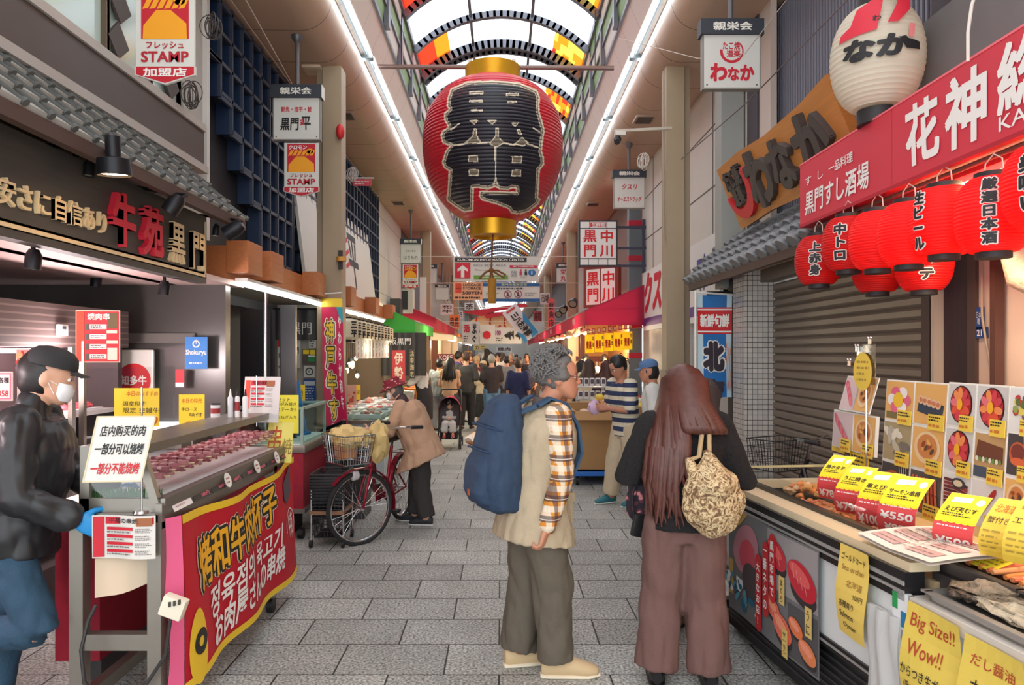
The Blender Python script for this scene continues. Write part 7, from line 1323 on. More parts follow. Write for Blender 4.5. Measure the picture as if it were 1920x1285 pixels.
for i in range(13):
    p = V((1.62+.05*(i % 2), 13.5+i*.9, 2.12))
    if t0 is None: t0 = T('shade_lamp', 'warm lamp with pale shade hanging under the right crimson awning', 'lamp', p, 'warm lamps under the right awning'); B(c_(226, 206, 170)).lathe([(.03, .08), (.1, -.02), (.095, -.02), (.03, .07)], p, 16).o('lamp_shade', t0); B(BULB).ell(p+V((0, 0, -.01)), .05, None, 10, 8).o('bulb', t0); B(DARKMET).cyl(p+V((0, 0, .08)), p+V((0, 0, .39)), .006, 6).o('cord', t0)
    else: dup(t0, p)
for y in (14.5, 19, 25): lamp('awning_lamp', 'POINT', (1.95, y, 2.0), 60, (1, .78, .48), .2)
for i, (x, y) in enumerate([(1048, 588), (1057, 580), (1075, 568)]): spot(['farthest', 'middle', 'nearest'][i]+' dark floodlight on top of the right crimson awning', W(x, y, [18, 16.5, 14.5][i]), (-.4, -1, -.6), .09, .16, None, False)
# right shop interior
t = T('produce_shop', 'warm lit shop interior with racks behind the right crimson awning', 'stall', (2.5, 15, 0)); OW = c_(206, 150, 84); B(OW).bb((2.58, 13.55, 0), (2.64, 22, 2.45)).bb((1.95, 17.4, 0), (2.6, 17.5, 2.4)).o('back_wall', t); B(c_(120, 60, 56)).bb((1.8, 17.3, 1.5), (2.6, 17.42, 1.62)).bb((1.9, 17.28, 0), (2.0, 17.4, 2.3)).o('red_frame', t)
b = B(c_(226, 176, 110)); 
for z in (.5, .9, 1.3): b.bb((2.2, 13.9, z), (2.58, 17.3, z+.03))
b.o('rack', t); q = random.Random(77); b = B()
for i in range(90): b.m(c_(*q.choice([(206, 50, 40), (240, 206, 60), (236, 232, 226), (226, 140, 60), (150, 110, 80)]))); z = q.choice((.53, .93, 1.33)); b.box((q.uniform(2.25, 2.5), q.uniform(14, 17.2), z+.08), (.12, .12, .16))
o = b.o('shelf_goods', t); o['kind'] = 'stuff'
for i in range(3): shop('r', [20.6, 24.5, 32][i], [24, 31.3, 38][i], [(150, 90, 60), (120, 80, 70), (140, 120, 100)][i], 1, ['lit produce stall under the middle of the right crimson awning', 'lit stall under the far end of the right crimson awning', 'lit stall under the far red awning on the right'][i], 20+i)
# packet rack and heaped produce in front
t = T('packet_rack', 'white wire rack of small packets in front of the right shop', 'rack', (1.42, 11.5, 0)); B(c_(206, 206, 206)).bb((1.2, 11.6, 0), (1.24, 11.64, 1.3)).bb((1.62, 11.6, 0), (1.66, 11.64, 1.3)).o('posts', t); b = B(c_(190, 190, 190))
for j in range(4): b.bb((1.2, 11.3, .55+j*.2), (1.66, 11.65, .565+j*.2))
b.o('wire_shelf', t); q = random.Random(9)
for j in range(4):
    for i in range(5): b = B(c_(232, 230, 230)).box((1.25+i*.09, 11.36, .64+j*.2), (.075, .05, .13), None, .008).m(c_(90, 84, 100)).box((1.25+i*.09, 11.332, .65+j*.2), (.05, .004, .07)); tag(b.o('snack_packet'), 'white snack packet with dark print on the wire rack', 'packet', 'packets on the wire rack')
t = T('produce_crate', 'open brown carton heaped with yellow produce behind the striped shirt man', 'carton', (1.75, 10.8, 0)); KB = mat('cardboard', (176, 134, 86), .75, var=.1, vs=4); B(KB).bb((1.4, 10.4, .0), (2.1, 11.2, .92)).o('carton', t)
for i in range(24):
    j = i; x, y = 1.5+(j % 5)*.13, 10.5+(j//5)*.13; b = B([c_(232, 206, 80), c_(226, 190, 70), c_(206, 60, 50), c_(236, 226, 200)][(i*7) % 4]).ell((x, y, .97+.06*math.sin(i)), (.07, .06, .05), None, 12, 8); tag(b.o('wrapped_fruit'), 'rounded fruit in the heap on the open brown carton', 'fruit', 'fruit heaped on the carton')
# dolly with cartons
t = T('platform_dolly', 'blue platform dolly on black casters under the brown cartons', 'dolly', (1.25, 9.6, 0)); B(c_(40, 110, 200)).bb((.88, 9.2, .12), (1.72, 10.1, .18), .02).o('deck', t)
for x in (.98, 1.62):
    for y in (9.3, 10.0): B(c_(30, 30, 32)).cyl((x-.02, y, .06), (x+.02, y, .06), .06, 14).o('caster', t)
def carton(label, a, c, flaps=False):
    t = T('cardboard_carton', label, 'carton', ((a[0]+c[0])/2, (a[1]+c[1])/2, a[2])); b = B(KB).bb(a, (c[0], a[1]+.012, c[2])).bb((a[0], c[1]-.012, a[2]), c).bb(a, (a[0]+.012, c[1], c[2])).bb((c[0]-.012, a[1], a[2]), c).bb(a, (c[0], c[1], a[2]+.012)); b.o('carton_walls', t)
    if flaps:
        for (p0, p1, p2, p3) in (((a[0], a[1], c[2]), (c[0], a[1], c[2]), (c[0]+.02, a[1]-.14, c[2]-.1), (a[0]-.02, a[1]-.14, c[2]-.1)), ((a[0], a[1], c[2]), (a[0], c[1], c[2]), (a[0]-.16, c[1], c[2]+.03), (a[0]-.16, a[1], c[2]+.03))): B(KB).add([p0, p1, p2, p3], [(0, 1, 2, 3)]).o('flap', t)
    else: B(KB).bb((a[0], a[1], c[2]-.004), (c[0], c[1], c[2])).o('lid', t)
    B(c_(226, 226, 220)).bb((c[0]-.16, a[1]-.003, c[2]-.2), (c[0]-.06, a[1], c[2]-.1)).bb((c[0]-.15, a[1]-.003, c[2]-.42), (c[0]-.07, a[1], c[2]-.34)).o('paper_label', t); return t
carton('tall open brown carton with flaps on the dolly beside the vest wearing man', (.95, 9.25, .19), (1.6, 9.75, .95), True); carton('low flat brown carton at the back of the dolly', (.95, 9.76, .19), (1.66, 10.08, .55)); carton('brown carton tucked behind the tall open carton', (.9, 10.12, .0), (1.4, 10.38, 1.0))
q = random.Random(14)
for i in range(8): b = B([c_(226, 196, 176), c_(206, 150, 170), c_(214, 120, 80), c_(236, 226, 206)][i % 4]).ell((1.1+.11*(i % 4), 9.42+.16*(i//4), .9+.05*(i % 2)), (.07, .06, .06), None, 10, 7); tag(b.o('wrapped_snack'), 'wrapped pastel snack bundle in the tall open carton', 'snack', 'snacks in the open carton')
# black shopping baskets
def mesh_basket(b, c, w, d, h, m, taper=.85):
    b.m(m); c = V(c)
    for z, s in ((0, taper), (h*.33, taper+(1-taper)*.33), (h*.66, taper+(1-taper)*.66), (h, 1.)):
        x, y = w/2*s, d/2*s; P = [c+V((sx*x, sy*y, z)) for sx, sy in ((-1, -1), (1, -1), (1, 1), (-1, 1))]
        for i in range(4): b.beam(P[i], P[(i+1) % 4], .012 if z == h else .006)
    for i in range(9):
        s = -1+2*i/8
        for sy in (-1, 1): b.beam(c+V((s*w/2*taper, sy*d/2*taper, 0)), c+V((s*w/2, sy*d/2, h)), .005)
        for sx in (-1, 1): b.beam(c+V((sx*w/2*taper, s*d/2*taper, 0)), c+V((sx*w/2, s*d/2, h)), .005)
    b.box(c+V((0, 0, .003)), (w*taper, d*taper, .006)); return b
t = T('basket_cart', 'low chrome basket cart beside the bicycle front wheel', 'basket cart', (-1.52, 6.45, 0))
for x in (-1.66, -1.38):
    for y in (6.28, 6.66): B(CHROME).cyl((x, y, .06), (x, y, .5), .01, 8).o('leg', t); B(c_(26, 26, 28)).cyl((x-.012, y, .035), (x+.012, y, .035), .035, 12).o('caster', t)
B(c_(150, 110, 80)).bb((-1.67, 6.26, .29), (-1.37, 6.68, .32)).o('shelf', t); BK = c_(44, 42, 46)
b = mesh_basket(B(BK), (-1.52, 6.47, .08), .27, .38, .18, BK); tag(b.o('shopping_basket'), 'dark grey shopping basket on the lower rack of the basket cart', 'basket', 'dark shopping baskets')
for i in range(9): b = mesh_basket(B(BK), (-1.52, 6.47, .33+i*.026), .29, .4, .1, BK, .93); tag(b.o('shopping_basket'), 'dark grey shopping basket nested in the tall stack on the cart', 'basket', 'dark shopping baskets')
for i in range(3): b = mesh_basket(B(BK), (-1.62, 7.55, .62+i*.03), .44, .34, .2, BK, .9); tag(b.o('shopping_basket'), 'dark shopping basket in the pile behind the bicycle basket', 'basket', 'dark baskets behind the bicycle')
b = B(c_(60, 60, 62)).bb((-1.84, 7.36, 0), (-1.4, 7.74, .61)); tag(b.o('basket_stand'), 'dark stand below the pile of baskets behind the bicycle', 'stand')
tag(B(DARKMET).cyl((-1.6, 7.3, 0), (-1.6, 7.3, 1.02), .03, 12).tube([V((-1.6, 7.3, 1.0)), V((-1.85, 7.5, .9)), V((-2.1, 7.7, .78))], .018, 8).o('guard_post'), 'black post with a slanting rail behind the bicycle', 'post')
# bicycle: rear axle on the ground line at p, heading h (deg from +Y, clockwise), front wheel steered by s
def bicycle(label, p, hd, st, col, basket=True, dark=False, kid=None):
    t = T('bicycle', label, 'bicycle', p); a = math.radians(hd); f = V((math.sin(a), math.cos(a), 0)); l = V((-f.y, f.x, 0)); P = V(p); up = V((0, 0, 1)); g = lambda x, y, z: P+f*x+l*y+up*z
    sa = math.radians(st); f2 = f*math.cos(sa)+l*math.sin(sa); l2 = V((-f2.y, f2.x, 0)); R_ = .325; FR = mat('bike_'+label[:5], col, .3, .3); tyre = c_(38, 37, 38, .8); MS = CHROME if not dark else DARKMET
    fa = g(1.06, 0, R_)
    def wheel(nm, c, ff, ll):
        w_ = B(tyre).tube([c+ff*math.cos(k*PI/18)*R_*.97+up*math.sin(k*PI/18)*R_*.97 for k in range(36)], .02, 8, close=True).o(nm, t)
        B(MS).tube([c+ff*math.cos(k*PI/18)*R_*.9+up*math.sin(k*PI/18)*R_*.9 for k in range(36)], .01, 6, close=True).o('rim', w_); b = B(CHROME)
        for k in range(28): a_ = k*2*PI/28; b.tube([c+ll*.03*(1 if k % 2 else -1), c+ff*math.cos(a_)*R_*.89+up*math.sin(a_)*R_*.89], .0016, 4, False)
        b.cyl(c-ll*.045, c+ll*.045, .018, 10); b.o('spokes', w_)
    wheel('front_wheel', fa, f2, l2); wheel('rear_wheel', g(0, 0, R_), f, l)
    def g2(x, y, z): return fa+f2*x+l2*y+up*(z-R_)
    hd_b, hd_t = g2(-.1, 0, .68), g2(-.17, 0, .86); bb_ = g(.45, 0, .3); st_ = g(.28, 0, .78)
    b = B(FR).tube([g2(-.11, 0, .72), g(.72, 0, .42), bb_], .02, 10).tube([bb_, st_], .017, 10).tube([g2(-.13, 0, .8), g(.7, 0, .55), g(.4, 0, .47)], .014, 8)
    for s in (-1, 1): b.tube([bb_+l*.03*s, g(0, .05*s, R_)], .011, 8).tube([g(.31, .02*s, .62), g(0, .05*s, R_)], .009, 8)
    b.o('frame', t); b = B(FR).tube([hd_t, hd_b], .02, 10)
    for s in (-1, 1): b.tube([hd_b+l2*.03*s, g2(-.04, .05*s, .5), g2(0, .05*s, R_)], .012, 8)
    b.o('fork', t); b = B(FR if not dark else tyre)
    for c, ff, ll, r0, r1 in ((fa, f2, l2, 40, 190), (g(0, 0, R_), f, l, -5, 190)):
        pts = [c+ff*math.cos(math.radians(v))*.355+up*math.sin(math.radians(v))*.355 for v in np.linspace(r0, r1, 12)]
        b = B(FR if not dark else tyre); [b.beam(u, v, .05, .006, (v-u).cross(ll)) for u, v in zip(pts, pts[1:])]; b.o('mudguard', t)
    hb = g2(-.2, 0, 1.0)
    B(CHROME).tube([hd_t, hb], .013, 8).tube([hb+l2*.27-f2*.28+up*.03, hb+l2*.27-f2*.1+up*.04, hb+l2*.16+up*.03, hb, hb-l2*.16+up*.03, hb-l2*.27-f2*.1+up*.04, hb-l2*.27-f2*.28+up*.03], .011, 8).o('handlebar', t)
    for s in (-1, 1): B(c_(36, 34, 36)).cyl(hb+l2*.27*s-f2*.28+up*.03, hb+l2*.27*s-f2*.16+up*.036, .017, 10).o('grip', t)
    B(c_(52, 40, 36)).loft([(g(.42, 0, .84), l*.03, up*.02), (g(.3, 0, .85), l*.06, up*.03), (g(.14, 0, .86), l*.11, up*.035), (g(.1, 0, .86), l*.08, up*.03)], 12).o('saddle', t); B(CHROME).cyl(st_, g(.25, 0, .84), .012, 8).o('seat_post', t)
    B(FR).beam(g(.02, -.06, .33), g(.52, -.06, .31), .03, .09).o('chain_guard', t)
    for s in (-1, 1): B(c_(36, 36, 38)).cyl(g(.45, .0, .3), g(.45+.12*s, .11*s, .3-.1*s), .008, 8).box(g(.45+.12*s, .14*s, .3-.1*s), (.1, .09, .025), Matrix((f, l, up)).transposed()).o('pedal', t)
    B(CHROME).tube([g(.02, .09, R_), g(-.12, .16, .02), g(-.12, -.16, .02), g(.02, -.09, R_)], .009, 8).o('kickstand', t); b = B(CHROME)
    for y in (-.09, .09): b.beam(g(-.32, y, .68), g(.22, y, .7), .01)
    for x in (-.3, -.1, .1): b.beam(g(x, -.09, .69), g(x, .09, .69), .01)
    b.beam(g(-.2, .08, .68), g(0, .05, R_), .008).beam(g(-.2, -.08, .68), g(0, -.05, R_), .008).o('carrier', t)
    if basket:
        b = B(CHROME if not dark else c_(50, 48, 46)); c = g2(.12, 0, .74); w, d, h = .2, .15, .25; m3 = Matrix((l2, f2, up)).transposed()
        for k in range(5):
            s = .82+.18*k/4; Q = [c+l2*w*sx*s+f2*d*sy*s+up*h*k/4 for sx, sy in ((-1, -1), (1, -1), (1, 1), (-1, 1))]
            for i in range(4): b.beam(Q[i], Q[(i+1) % 4], .008 if k in (0, 4) else .004)
        for i in range(11):
            s = -1+i/5
            for sy in (-1, 1): b.beam(c+l2*w*s*.82+f2*d*sy*.82, c+l2*w*s+f2*d*sy+up*h, .004); b.beam(c+f2*d*s*.82+l2*w*sy*.82, c+f2*d*s+l2*w*sy+up*h, .004)
        b.o('basket', t)
        if not dark: B(c_(206, 206, 206)).lathe([(0, .03), (.045, .02), (.04, -.03), (0, -.05)], g2(.06, 0, .62), 14, (f2).to_track_quat('Z', 'Y').to_matrix()).o('headlamp', t)
    return t, g, g2
bikeT, bg, bg2 = bicycle('maroon city bicycle with a wire basket, front wheel turned, held by the hatted shopper', (-1.03, 7.42, 0), 192, -36, (140, 20, 44))
bicycle('black parked bicycle with a dark wire basket in front of the shutter', (2.42, 4.8, 0), -4, 25, (40, 38, 40), True, True)
b = B(c_(206, 180, 120, .8)); v_, f_ = lump(bg2(.1, 0, .96), (.17, .13, .1), None, .5, 3, 26, 16); b.add(v_, f_); v_, f_ = lump(bg2(-.12, .1, .92), (.09, .08, .17), None, .4, 8, 20, 12); b.add(v_, f_); tag(b.o('cloth_bag'), 'crumpled tan cloth bag stuffed in the basket of the maroon bicycle', 'bag')
b = B(c_(186, 130, 84)).box(bg2(.12, -.05, .84), (.16, .12, .14), Matrix.Rotation(.6, 3, 'Z'), .01); tag(b.o('small_carton'), 'small brown carton inside the wire basket of the maroon bicycle', 'carton')
# ================================================================ PEOPLE
SKIN = mat('skin', (212, 162, 134), .5, var=.08, vs=12); SKIN2 = mat('skin_tan', (188, 130, 102), .5, var=.1, vs=12); HB = mat('hair_black', (30, 26, 26), .45, var=.3, vs=60)
UP = V((0, 0, 1))
def head(b, c, f, r, u, s, k=1.):
    """skull, face, nose and ears round the head centre; s = chin to crown"""
    secs = [(-.0, .13, .36, -.16), (.05, .19, .41, -.06), (.14, .24, .42, .06), (.27, .29, .41, .26), (.4, .315, .405, .4), (.5, .325, .39, .45), (.62, .33, .405, .47), (.75, .315, .39, .46), (.86, .265, .32, .39), (.95, .17, .2, .27), (1., .05, .05, .1)]
    b.loft([(c+u*(t-.5)*s+f*(a-d)/2*s, r*w*s, f*(a+d)/2*s) for t, w, a, d in secs], 20)
    P = lambda x, y, z: c+r*x*s+f*y*s+u*(z-.5)*s
    b.limb([P(0, .38, .56), P(0, .455, .42), P(0, .46, .385)], [.03*s, .05*s, .055*s], 8); b.ell(P(-.04, .42, .375), .035*s, None, 8, 6).ell(P(.04, .42, .375), .035*s, None, 8, 6)
    b.limb([P(-.09, .385, .24), P(0, .425, .245), P(.09, .385, .24)], [.022*s, .035*s, .022*s], 8).limb([P(-.07, .385, .195), P(0, .415, .19), P(.07, .385, .195)], [.02*s, .035*s, .02*s], 8)
    b.limb([P(-.16, .36, .6), P(-.06, .395, .605)], [.03*s, .03*s], 8).limb([P(.16, .36, .6), P(.06, .395, .605)], [.03*s, .03*s], 8)
    for x in (-1, 1):
        R = Matrix((f, r*x, u)).transposed(); b.ell(P(.335*x, -.03, .45), (.09*s, .035*s, .14*s), R, 12, 8)
    return P
def hand(wr, d, pal, side, curl=.4, s=1., vx=.0042):
    """palm, four bent fingers and a thumb; d = along the hand, pal = palm normal, side = +1 if the thumb lies on d x pal"""
    d = d.normalized(); pal = (pal-d*pal.dot(d)).normalized(); x = d.cross(pal)*side; b = B(); L_ = .085*s
    b.loft([(wr-d*.03*s, x*.026*s, pal*.02*s), (wr, x*.027*s, pal*.019*s), (wr+d*.03*s, x*.038*s, pal*.016*s), (wr+d*.07*s, x*.042*s, pal*.014*s), (wr+d*L_, x*.04*s, pal*.011*s)], 14, 2.6)
    for i, (o, ln) in enumerate(((.031, .072), (.0105, .08), (-.0105, .074), (-.031, .058))):
        p = wr+d*L_*.95+x*o*s; P = [p-d*.02*s, p]; a = 0; 
        for j, q in enumerate((.45, .32, .23)): a += curl*(.8+.25*j+.1*i); p = p+(d*math.cos(a)+pal*math.sin(a)+x*.04*(1.5-i))*ln*q*s; P.append(p)
        b.limb(P, [.0095*s, .0092*s, .0085*s, .0078*s, .0068*s], 8)
    p = wr+d*.02*s+x*.028*s; b.limb([p, p+(d*.55+x*.7+pal*.4)*.032*s, p+(d*.95+x*.75+pal*.7)*.055*s, p+(d*1.5+x*.6+pal*1.1)*.062*s], [.014*s, .012*s, .0105*s, .008*s], 8)
    return b.vox(vx, 3)
def join(a, c):
    n = len(a.v); a.v += c.v; a.f += [tuple(i+n for i in f) for f in c.f]; a.k += [a.cur]*len(c.f); return a
class J: pass
def rig(x, y, face, h, lean=0, twist=0, hturn=0, hpitch=0, feet=((-.06, 0), (.06, .02)), side=0, z0=0., hipz=.5, neckf=.0, bend=.014):
    j = J(); a = math.radians(face); j.h = h; j.f = V((math.sin(a), math.cos(a), 0)); j.r = V((j.f.y, -j.f.x, 0)); base = V((x, y, z0)); j.base = base
    t = math.radians(lean); j.pel = base+UP*(hipz+.02)*h; sp = (UP*math.cos(t)+j.f*math.sin(t)+j.r*side).normalized(); j.sp = sp; a2 = a+math.radians(twist)
    j.fc = V((math.sin(a2), math.cos(a2), 0)); j.rc = V((j.fc.y, -j.fc.x, 0)); j.fcs = (j.fc-sp*j.fc.dot(sp)).normalized(); j.neck = j.pel+sp*.305*h
    j.sh = [j.pel+sp*.275*h+j.rc*s*.098*h for s in (-1, 1)]; a3 = a2+math.radians(hturn); j.fh0 = V((math.sin(a3), math.cos(a3), 0)); pt = math.radians(hpitch); j.fh = j.fh0*math.cos(pt)-UP*math.sin(pt); j.rh = V((j.fh0.y, -j.fh0.x, 0)); j.uh = j.rh.cross(j.fh)
    j.hs = .132*h; j.head = j.neck+(sp*.6+UP*.4)*.085*h+j.fh0*(.018+neckf)*h
    j.hip = [j.pel+j.r*s*.052*h-UP*.02*h for s in (-1, 1)]; j.ank = []; j.knee = []
    for s, ft in zip((0, 1), feet):
        an = base+j.r*ft[0]*h+j.f*ft[1]*h+UP*(.045*h+(ft[2]*h if len(ft) > 2 else 0)); hp = j.hip[s]; m = (hp+an)/2; D = (hp-an).length; L = .245*h; k = min(bend*h, math.sqrt(max(0, L*L-D*D/4))); ax = (hp-an).normalized(); fw = (j.f-ax*j.f.dot(ax)).normalized(); j.ank.append(an); j.knee.append(m+fw*k)
    j.toe = [j.f, j.f]; j.elb = [None, None]; j.wri = [None, None]; return j
def arm(j, s, e, w):
    """elbow and wrist offsets in (right outward, forward, up) fractions of height from shoulder / elbow"""
    o = j.rc*(1 if s else -1); j.elb[s] = j.sh[s]+(o*e[0]+j.fc*e[1]+UP*e[2])*j.h; j.wri[s] = j.elb[s]+(o*w[0]+j.fc*w[1]+UP*w[2])*j.h; return j
DOWN = ((.035, -.02, -.17), (.0, .035, -.145)); BENT = ((.04, -.03, -.16), (-.03, .13, .02)); BENTL = ((.035, .0, -.165), (-.05, .12, -.05)); FWD = ((.03, .09, -.13), (-.04, .13, -.02)); HIP = ((.09, -.1, -.1), (-.03, .08, -.1))
def torso(j, b, k=1., hem=-.1, top=1., dep=1., flare=1.):
    T_ = [(hem, .098*flare, .07*flare), (0., .1, .07), (.25, .093, .066), (.5, .1, .07), (.72, .108, .07), (.86, .1, .06), (.95, .07, .048), (1.02, .042, .042)]
    sc = []
    for t, w, d in T_:
        if t > top: continue
        q = max(0, min(1, t)); r = j.r.lerp(j.rc, q).normalized(); f = r.cross(j.sp)*-1; f = -r.cross(j.sp) if False else j.sp.cross(r); sc.append((j.pel+(j.sp if t > 0 else UP)*t*.305*j.h, r*w*j.h*k, f*d*j.h*k*dep))
    b.loft(sc, 20, 2.3); return b
def sleeve(j, s, b, ln=1., k=1., r=(.04, .033, .027)):
    h = j.h; S_, E, Wr = j.sh[s], j.elb[s], j.wri[s]
    if ln <= .5: b.limb([S_, S_.lerp(E, ln*2)], [r[0]*h*k, r[1]*h*k*1.12], 12)
    else: b.limb([S_, E, E.lerp(Wr, (ln-.5)*2)], [r[0]*h*k, r[1]*h*k, r[2]*h*k], 12)
    return b
def legs(j, b, k=1., r=(.062, .047, .036), end=1.):
    h = j.h
    for s in (0, 1): a = j.knee[s].lerp(j.ank[s], end); b.limb([j.hip[s], j.knee[s], j.knee[s].lerp(a, .4)], [r[0]*h*k, r[1]*h*k, (r[1]*.6+r[2]*.4)*h*k], 14); b.tube([j.knee[s], j.knee[s].lerp(a, .5), a], [r[1]*h*k, (r[1]+r[2])/2*h*k, r[2]*h*k], 14)
    r_, f_ = j.r, j.f; b.loft([(j.pel-UP*.075*h, r_*.085*h*k, f_*.062*h*k), (j.pel-UP*.03*h, r_*.105*h*k, f_*.07*h*k), (j.pel+UP*.03*h, r_*.1*h*k, f_*.067*h*k), (j.pel+UP*.06*h, r_*.093*h*k, f_*.062*h*k)], 18); return b
def shoe(t, j, s, m, sole, big=1., name='shoe'):
    h = j.h*big; f = j.toe[s]; r = V((f.y, -f.x, 0)).normalized() if abs(f.z) < .9 else j.r; u = r.cross(f); a = j.ank[s]-u*.045*j.h
    b = B(m).loft([(a-f*.04*h+u*.03*h, r*.014*h, u*.022*h), (a-f*.03*h+u*.032*h, r*.021*h, u*.03*h), (a+u*.036*h, r*.024*h, u*.036*h), (a+f*.045*h+u*.028*h, r*.026*h, u*.026*h), (a+f*.085*h+u*.021*h, r*.028*h, u*.019*h), (a+f*.112*h+u*.017*h, r*.02*h, u*.013*h), (a+f*.12*h+u*.014*h, r*.006*h, u*.006*h)], 14)
    b.m(sole).loft([(a-f*.043*h+u*.004*h, r*.016*h, u*.006*h), (a-f*.02*h+u*.005*h, r*.024*h, u*.007*h), (a+f*.05*h+u*.005*h, r*.028*h, u*.007*h), (a+f*.09*h+u*.005*h, r*.029*h, u*.007*h), (a+f*.122*h+u*.006*h, r*.012*h, u*.006*h)], 12); return b.o(name, t)
def skinbody(t, j, m, vx=.012, hands=(True, True), hd=((None, None), (None, None)), curl=.45, hv=.006, sq=1., fingers=True):
    h = j.h; b = B(m); torso(j, b, .84); legs(j, b, .8)
    for s in (0, 1): b.limb([j.sh[s], j.elb[s], j.wri[s]], [.028*h, .024*h, .0165*h], 12); b.limb([j.ank[s], j.ank[s]+j.toe[s]*.07*h-UP*.025*h], [.026*h, .02*h], 10)
    b.limb([j.neck-j.sp*.02*h, j.head-j.uh*.04*h-j.fh*.012*h], [.034*h, .031*h], 14); P = head(b, j.head, j.fh, j.rh, j.uh, j.hs); b.vox(vx, 3)
    for s in (0, 1):
        if hands[s]:
            d, pl = hd[s]; d = d if d is not None else (j.wri[s]-j.elb[s]); pl = pl if pl is not None else (j.rc*(-1 if s else 1)*.8+j.fc*-.3)
            sd = 1 if d.normalized().cross(pl).dot(j.fc+UP*.6) > 0 else -1
            join(b, hand(j.wri[s]+d.normalized()*.008, d, pl, sd, curl, h/1.72, hv))
    b.k = [0]*len(b.f); o = b.o('person', None, ang=70); return o, P
def man(label, j, skin=SKIN, vx=.012, hands=(True, True), hd=((None, None), (None, None)), curl=.45, hv=.006):
    o, P = skinbody(None, j, skin, vx, hands, hd, curl, hv); tag(o, label, 'person'); return o, P
def hair_cap(t, j, m, k=1., low=.0, vol=.02, drape=0., curls=0, seed=1, strands=0, w=1., name='hair', side=None, back=0.):
    s = j.hs; c = j.head; f, r, u = j.fh, j.rh, j.uh; R = Matrix((r, f, u)).transposed(); b = B(m)
    o = c+u*(.1-low+back*.5)*s-f*(.06+back)*s; v_, fc = lump(o, ((.345+vol)*s*k*w, (.43+vol)*s*k, (.44+vol+low)*s*k), R, .09+curls*.0004, seed, 26, 18); b.add(v_, fc)
    q = random.Random(seed)
    for i in range(curls):
        a, e = q.uniform(0, 2*PI), q.uniform(-.25, 1.35)
        d = V((math.cos(a)*math.cos(e), math.sin(a)*math.cos(e), math.sin(e)))
        if d.y > .12 and d.z < .72: continue
        p = o+R@V((d.x*(.345+vol)*s*k, d.y*(.43+vol)*s*k, d.z*(.44+vol)*s*k)); n = (R@d); tg = n.cross(V((q.uniform(-1, 1), q.uniform(-1, 1), q.uniform(-1, 1)))).normalized(); ll = q.uniform(.1, .2)*s
        b.tube([p-n*.04*s, p+n*.05*s+tg*ll*.3, p+n*.07*s+tg*ll*.8, p+n*.02*s+tg*ll*1.2], [.03*s, .028*s, .02*s, .008*s], 6)
    if drape:
        n = strands or 40
        for i in range(n):
            a = PI*(.02+.96*i/(n-1))+PI; d = V((math.cos(a), math.sin(a)*.9, 0)); L = drape*q.uniform(.8, 1.08)*(side(d.x) if side else 1); e0 = o+R@V((d.x*.1*s, d.y*.2*s-.0*s, .44*s)); e1 = o+R@V((d.x*.36*s*w, d.y*.45*s, .12*s)); e2 = o+R@V((d.x*.4*s*w, d.y*.46*s, -.35*s)); w2 = 1.0+.35*q.random()
            e3 = j.neck+j.rc*d.x*.5*s*w2*w+j.fcs*(d.y*.5*s-.012-(.075 if drape > .25 else .02))-UP*(.04+L*.25); e4 = e3-UP*L*.4+j.rc*d.x*.12*s; e5 = e4-UP*L*.35-j.rc*d.x*.1*s+j.rc*q.uniform(-.04, .04)
            b.tube([e0, e1, e2, e3, e4, e5], [.02, .03, .034, .03, .02, .004], 7)
    return b.o(name, t, ang=80)
def eyes(t, P, s, brow=HB):
    for x in (-1, 1):
        o = B(c_(232, 226, 220, .2)).ell(P(.135*x, .352, .53), .042*s, None, 10, 8).o('eye', t); B(c_(30, 22, 20, .1)).ell(P(.137*x, .388, .528), .019*s, None, 8, 6).o('iris', o); B(brow).limb([P(.06*x, .41, .625), P(.14*x, .4, .645), P(.22*x, .36, .62)], [.012*s, .015*s, .009*s], 6).o('eyebrow', t)
def cap_hat(t, j, m, brim=True, name='cap', col2=None):
    s = j.hs; c = j.head; R = Matrix((j.rh, j.fh, j.uh)).transposed(); o = c+j.uh*.2*s-j.fh*.02*s; b = B(m).lathe([(.395*s, 0), (.4*s, .08*s), (.37*s, .22*s), (.27*s, .33*s), (.1*s, .385*s), (0, .39*s)], o, 28, R@Matrix.Diagonal((1, 1.16, 1))); 
    if brim: b.m(col2 or m); b.grid(lambda a, e: o+j.rh*(a-.5)*.62*s*(1-.25*e*e)+j.fh*(.37*s+e*.36*s*(1-(2*a-1)**2*.45))+j.uh*(.02*s-.05*s*e-.06*s*(2*a-1)**2), 10, 5)
    return b.o(name, t)
def cloth(t, name, m, build, vx=.012, sm=5, wr=.0, ws=14., seed=0, label=None):
    b = B(m); build(b); b.vox(vx, sm, wr, ws, seed); return b.o(name, t, ang=80, label=label)
def fab(name, rgb, var=.12, vs=10, bump=.2, bs=90): return mat('fab_'+name, rgb, .85, var=var, vs=vs, bump=bump, bs=bs)
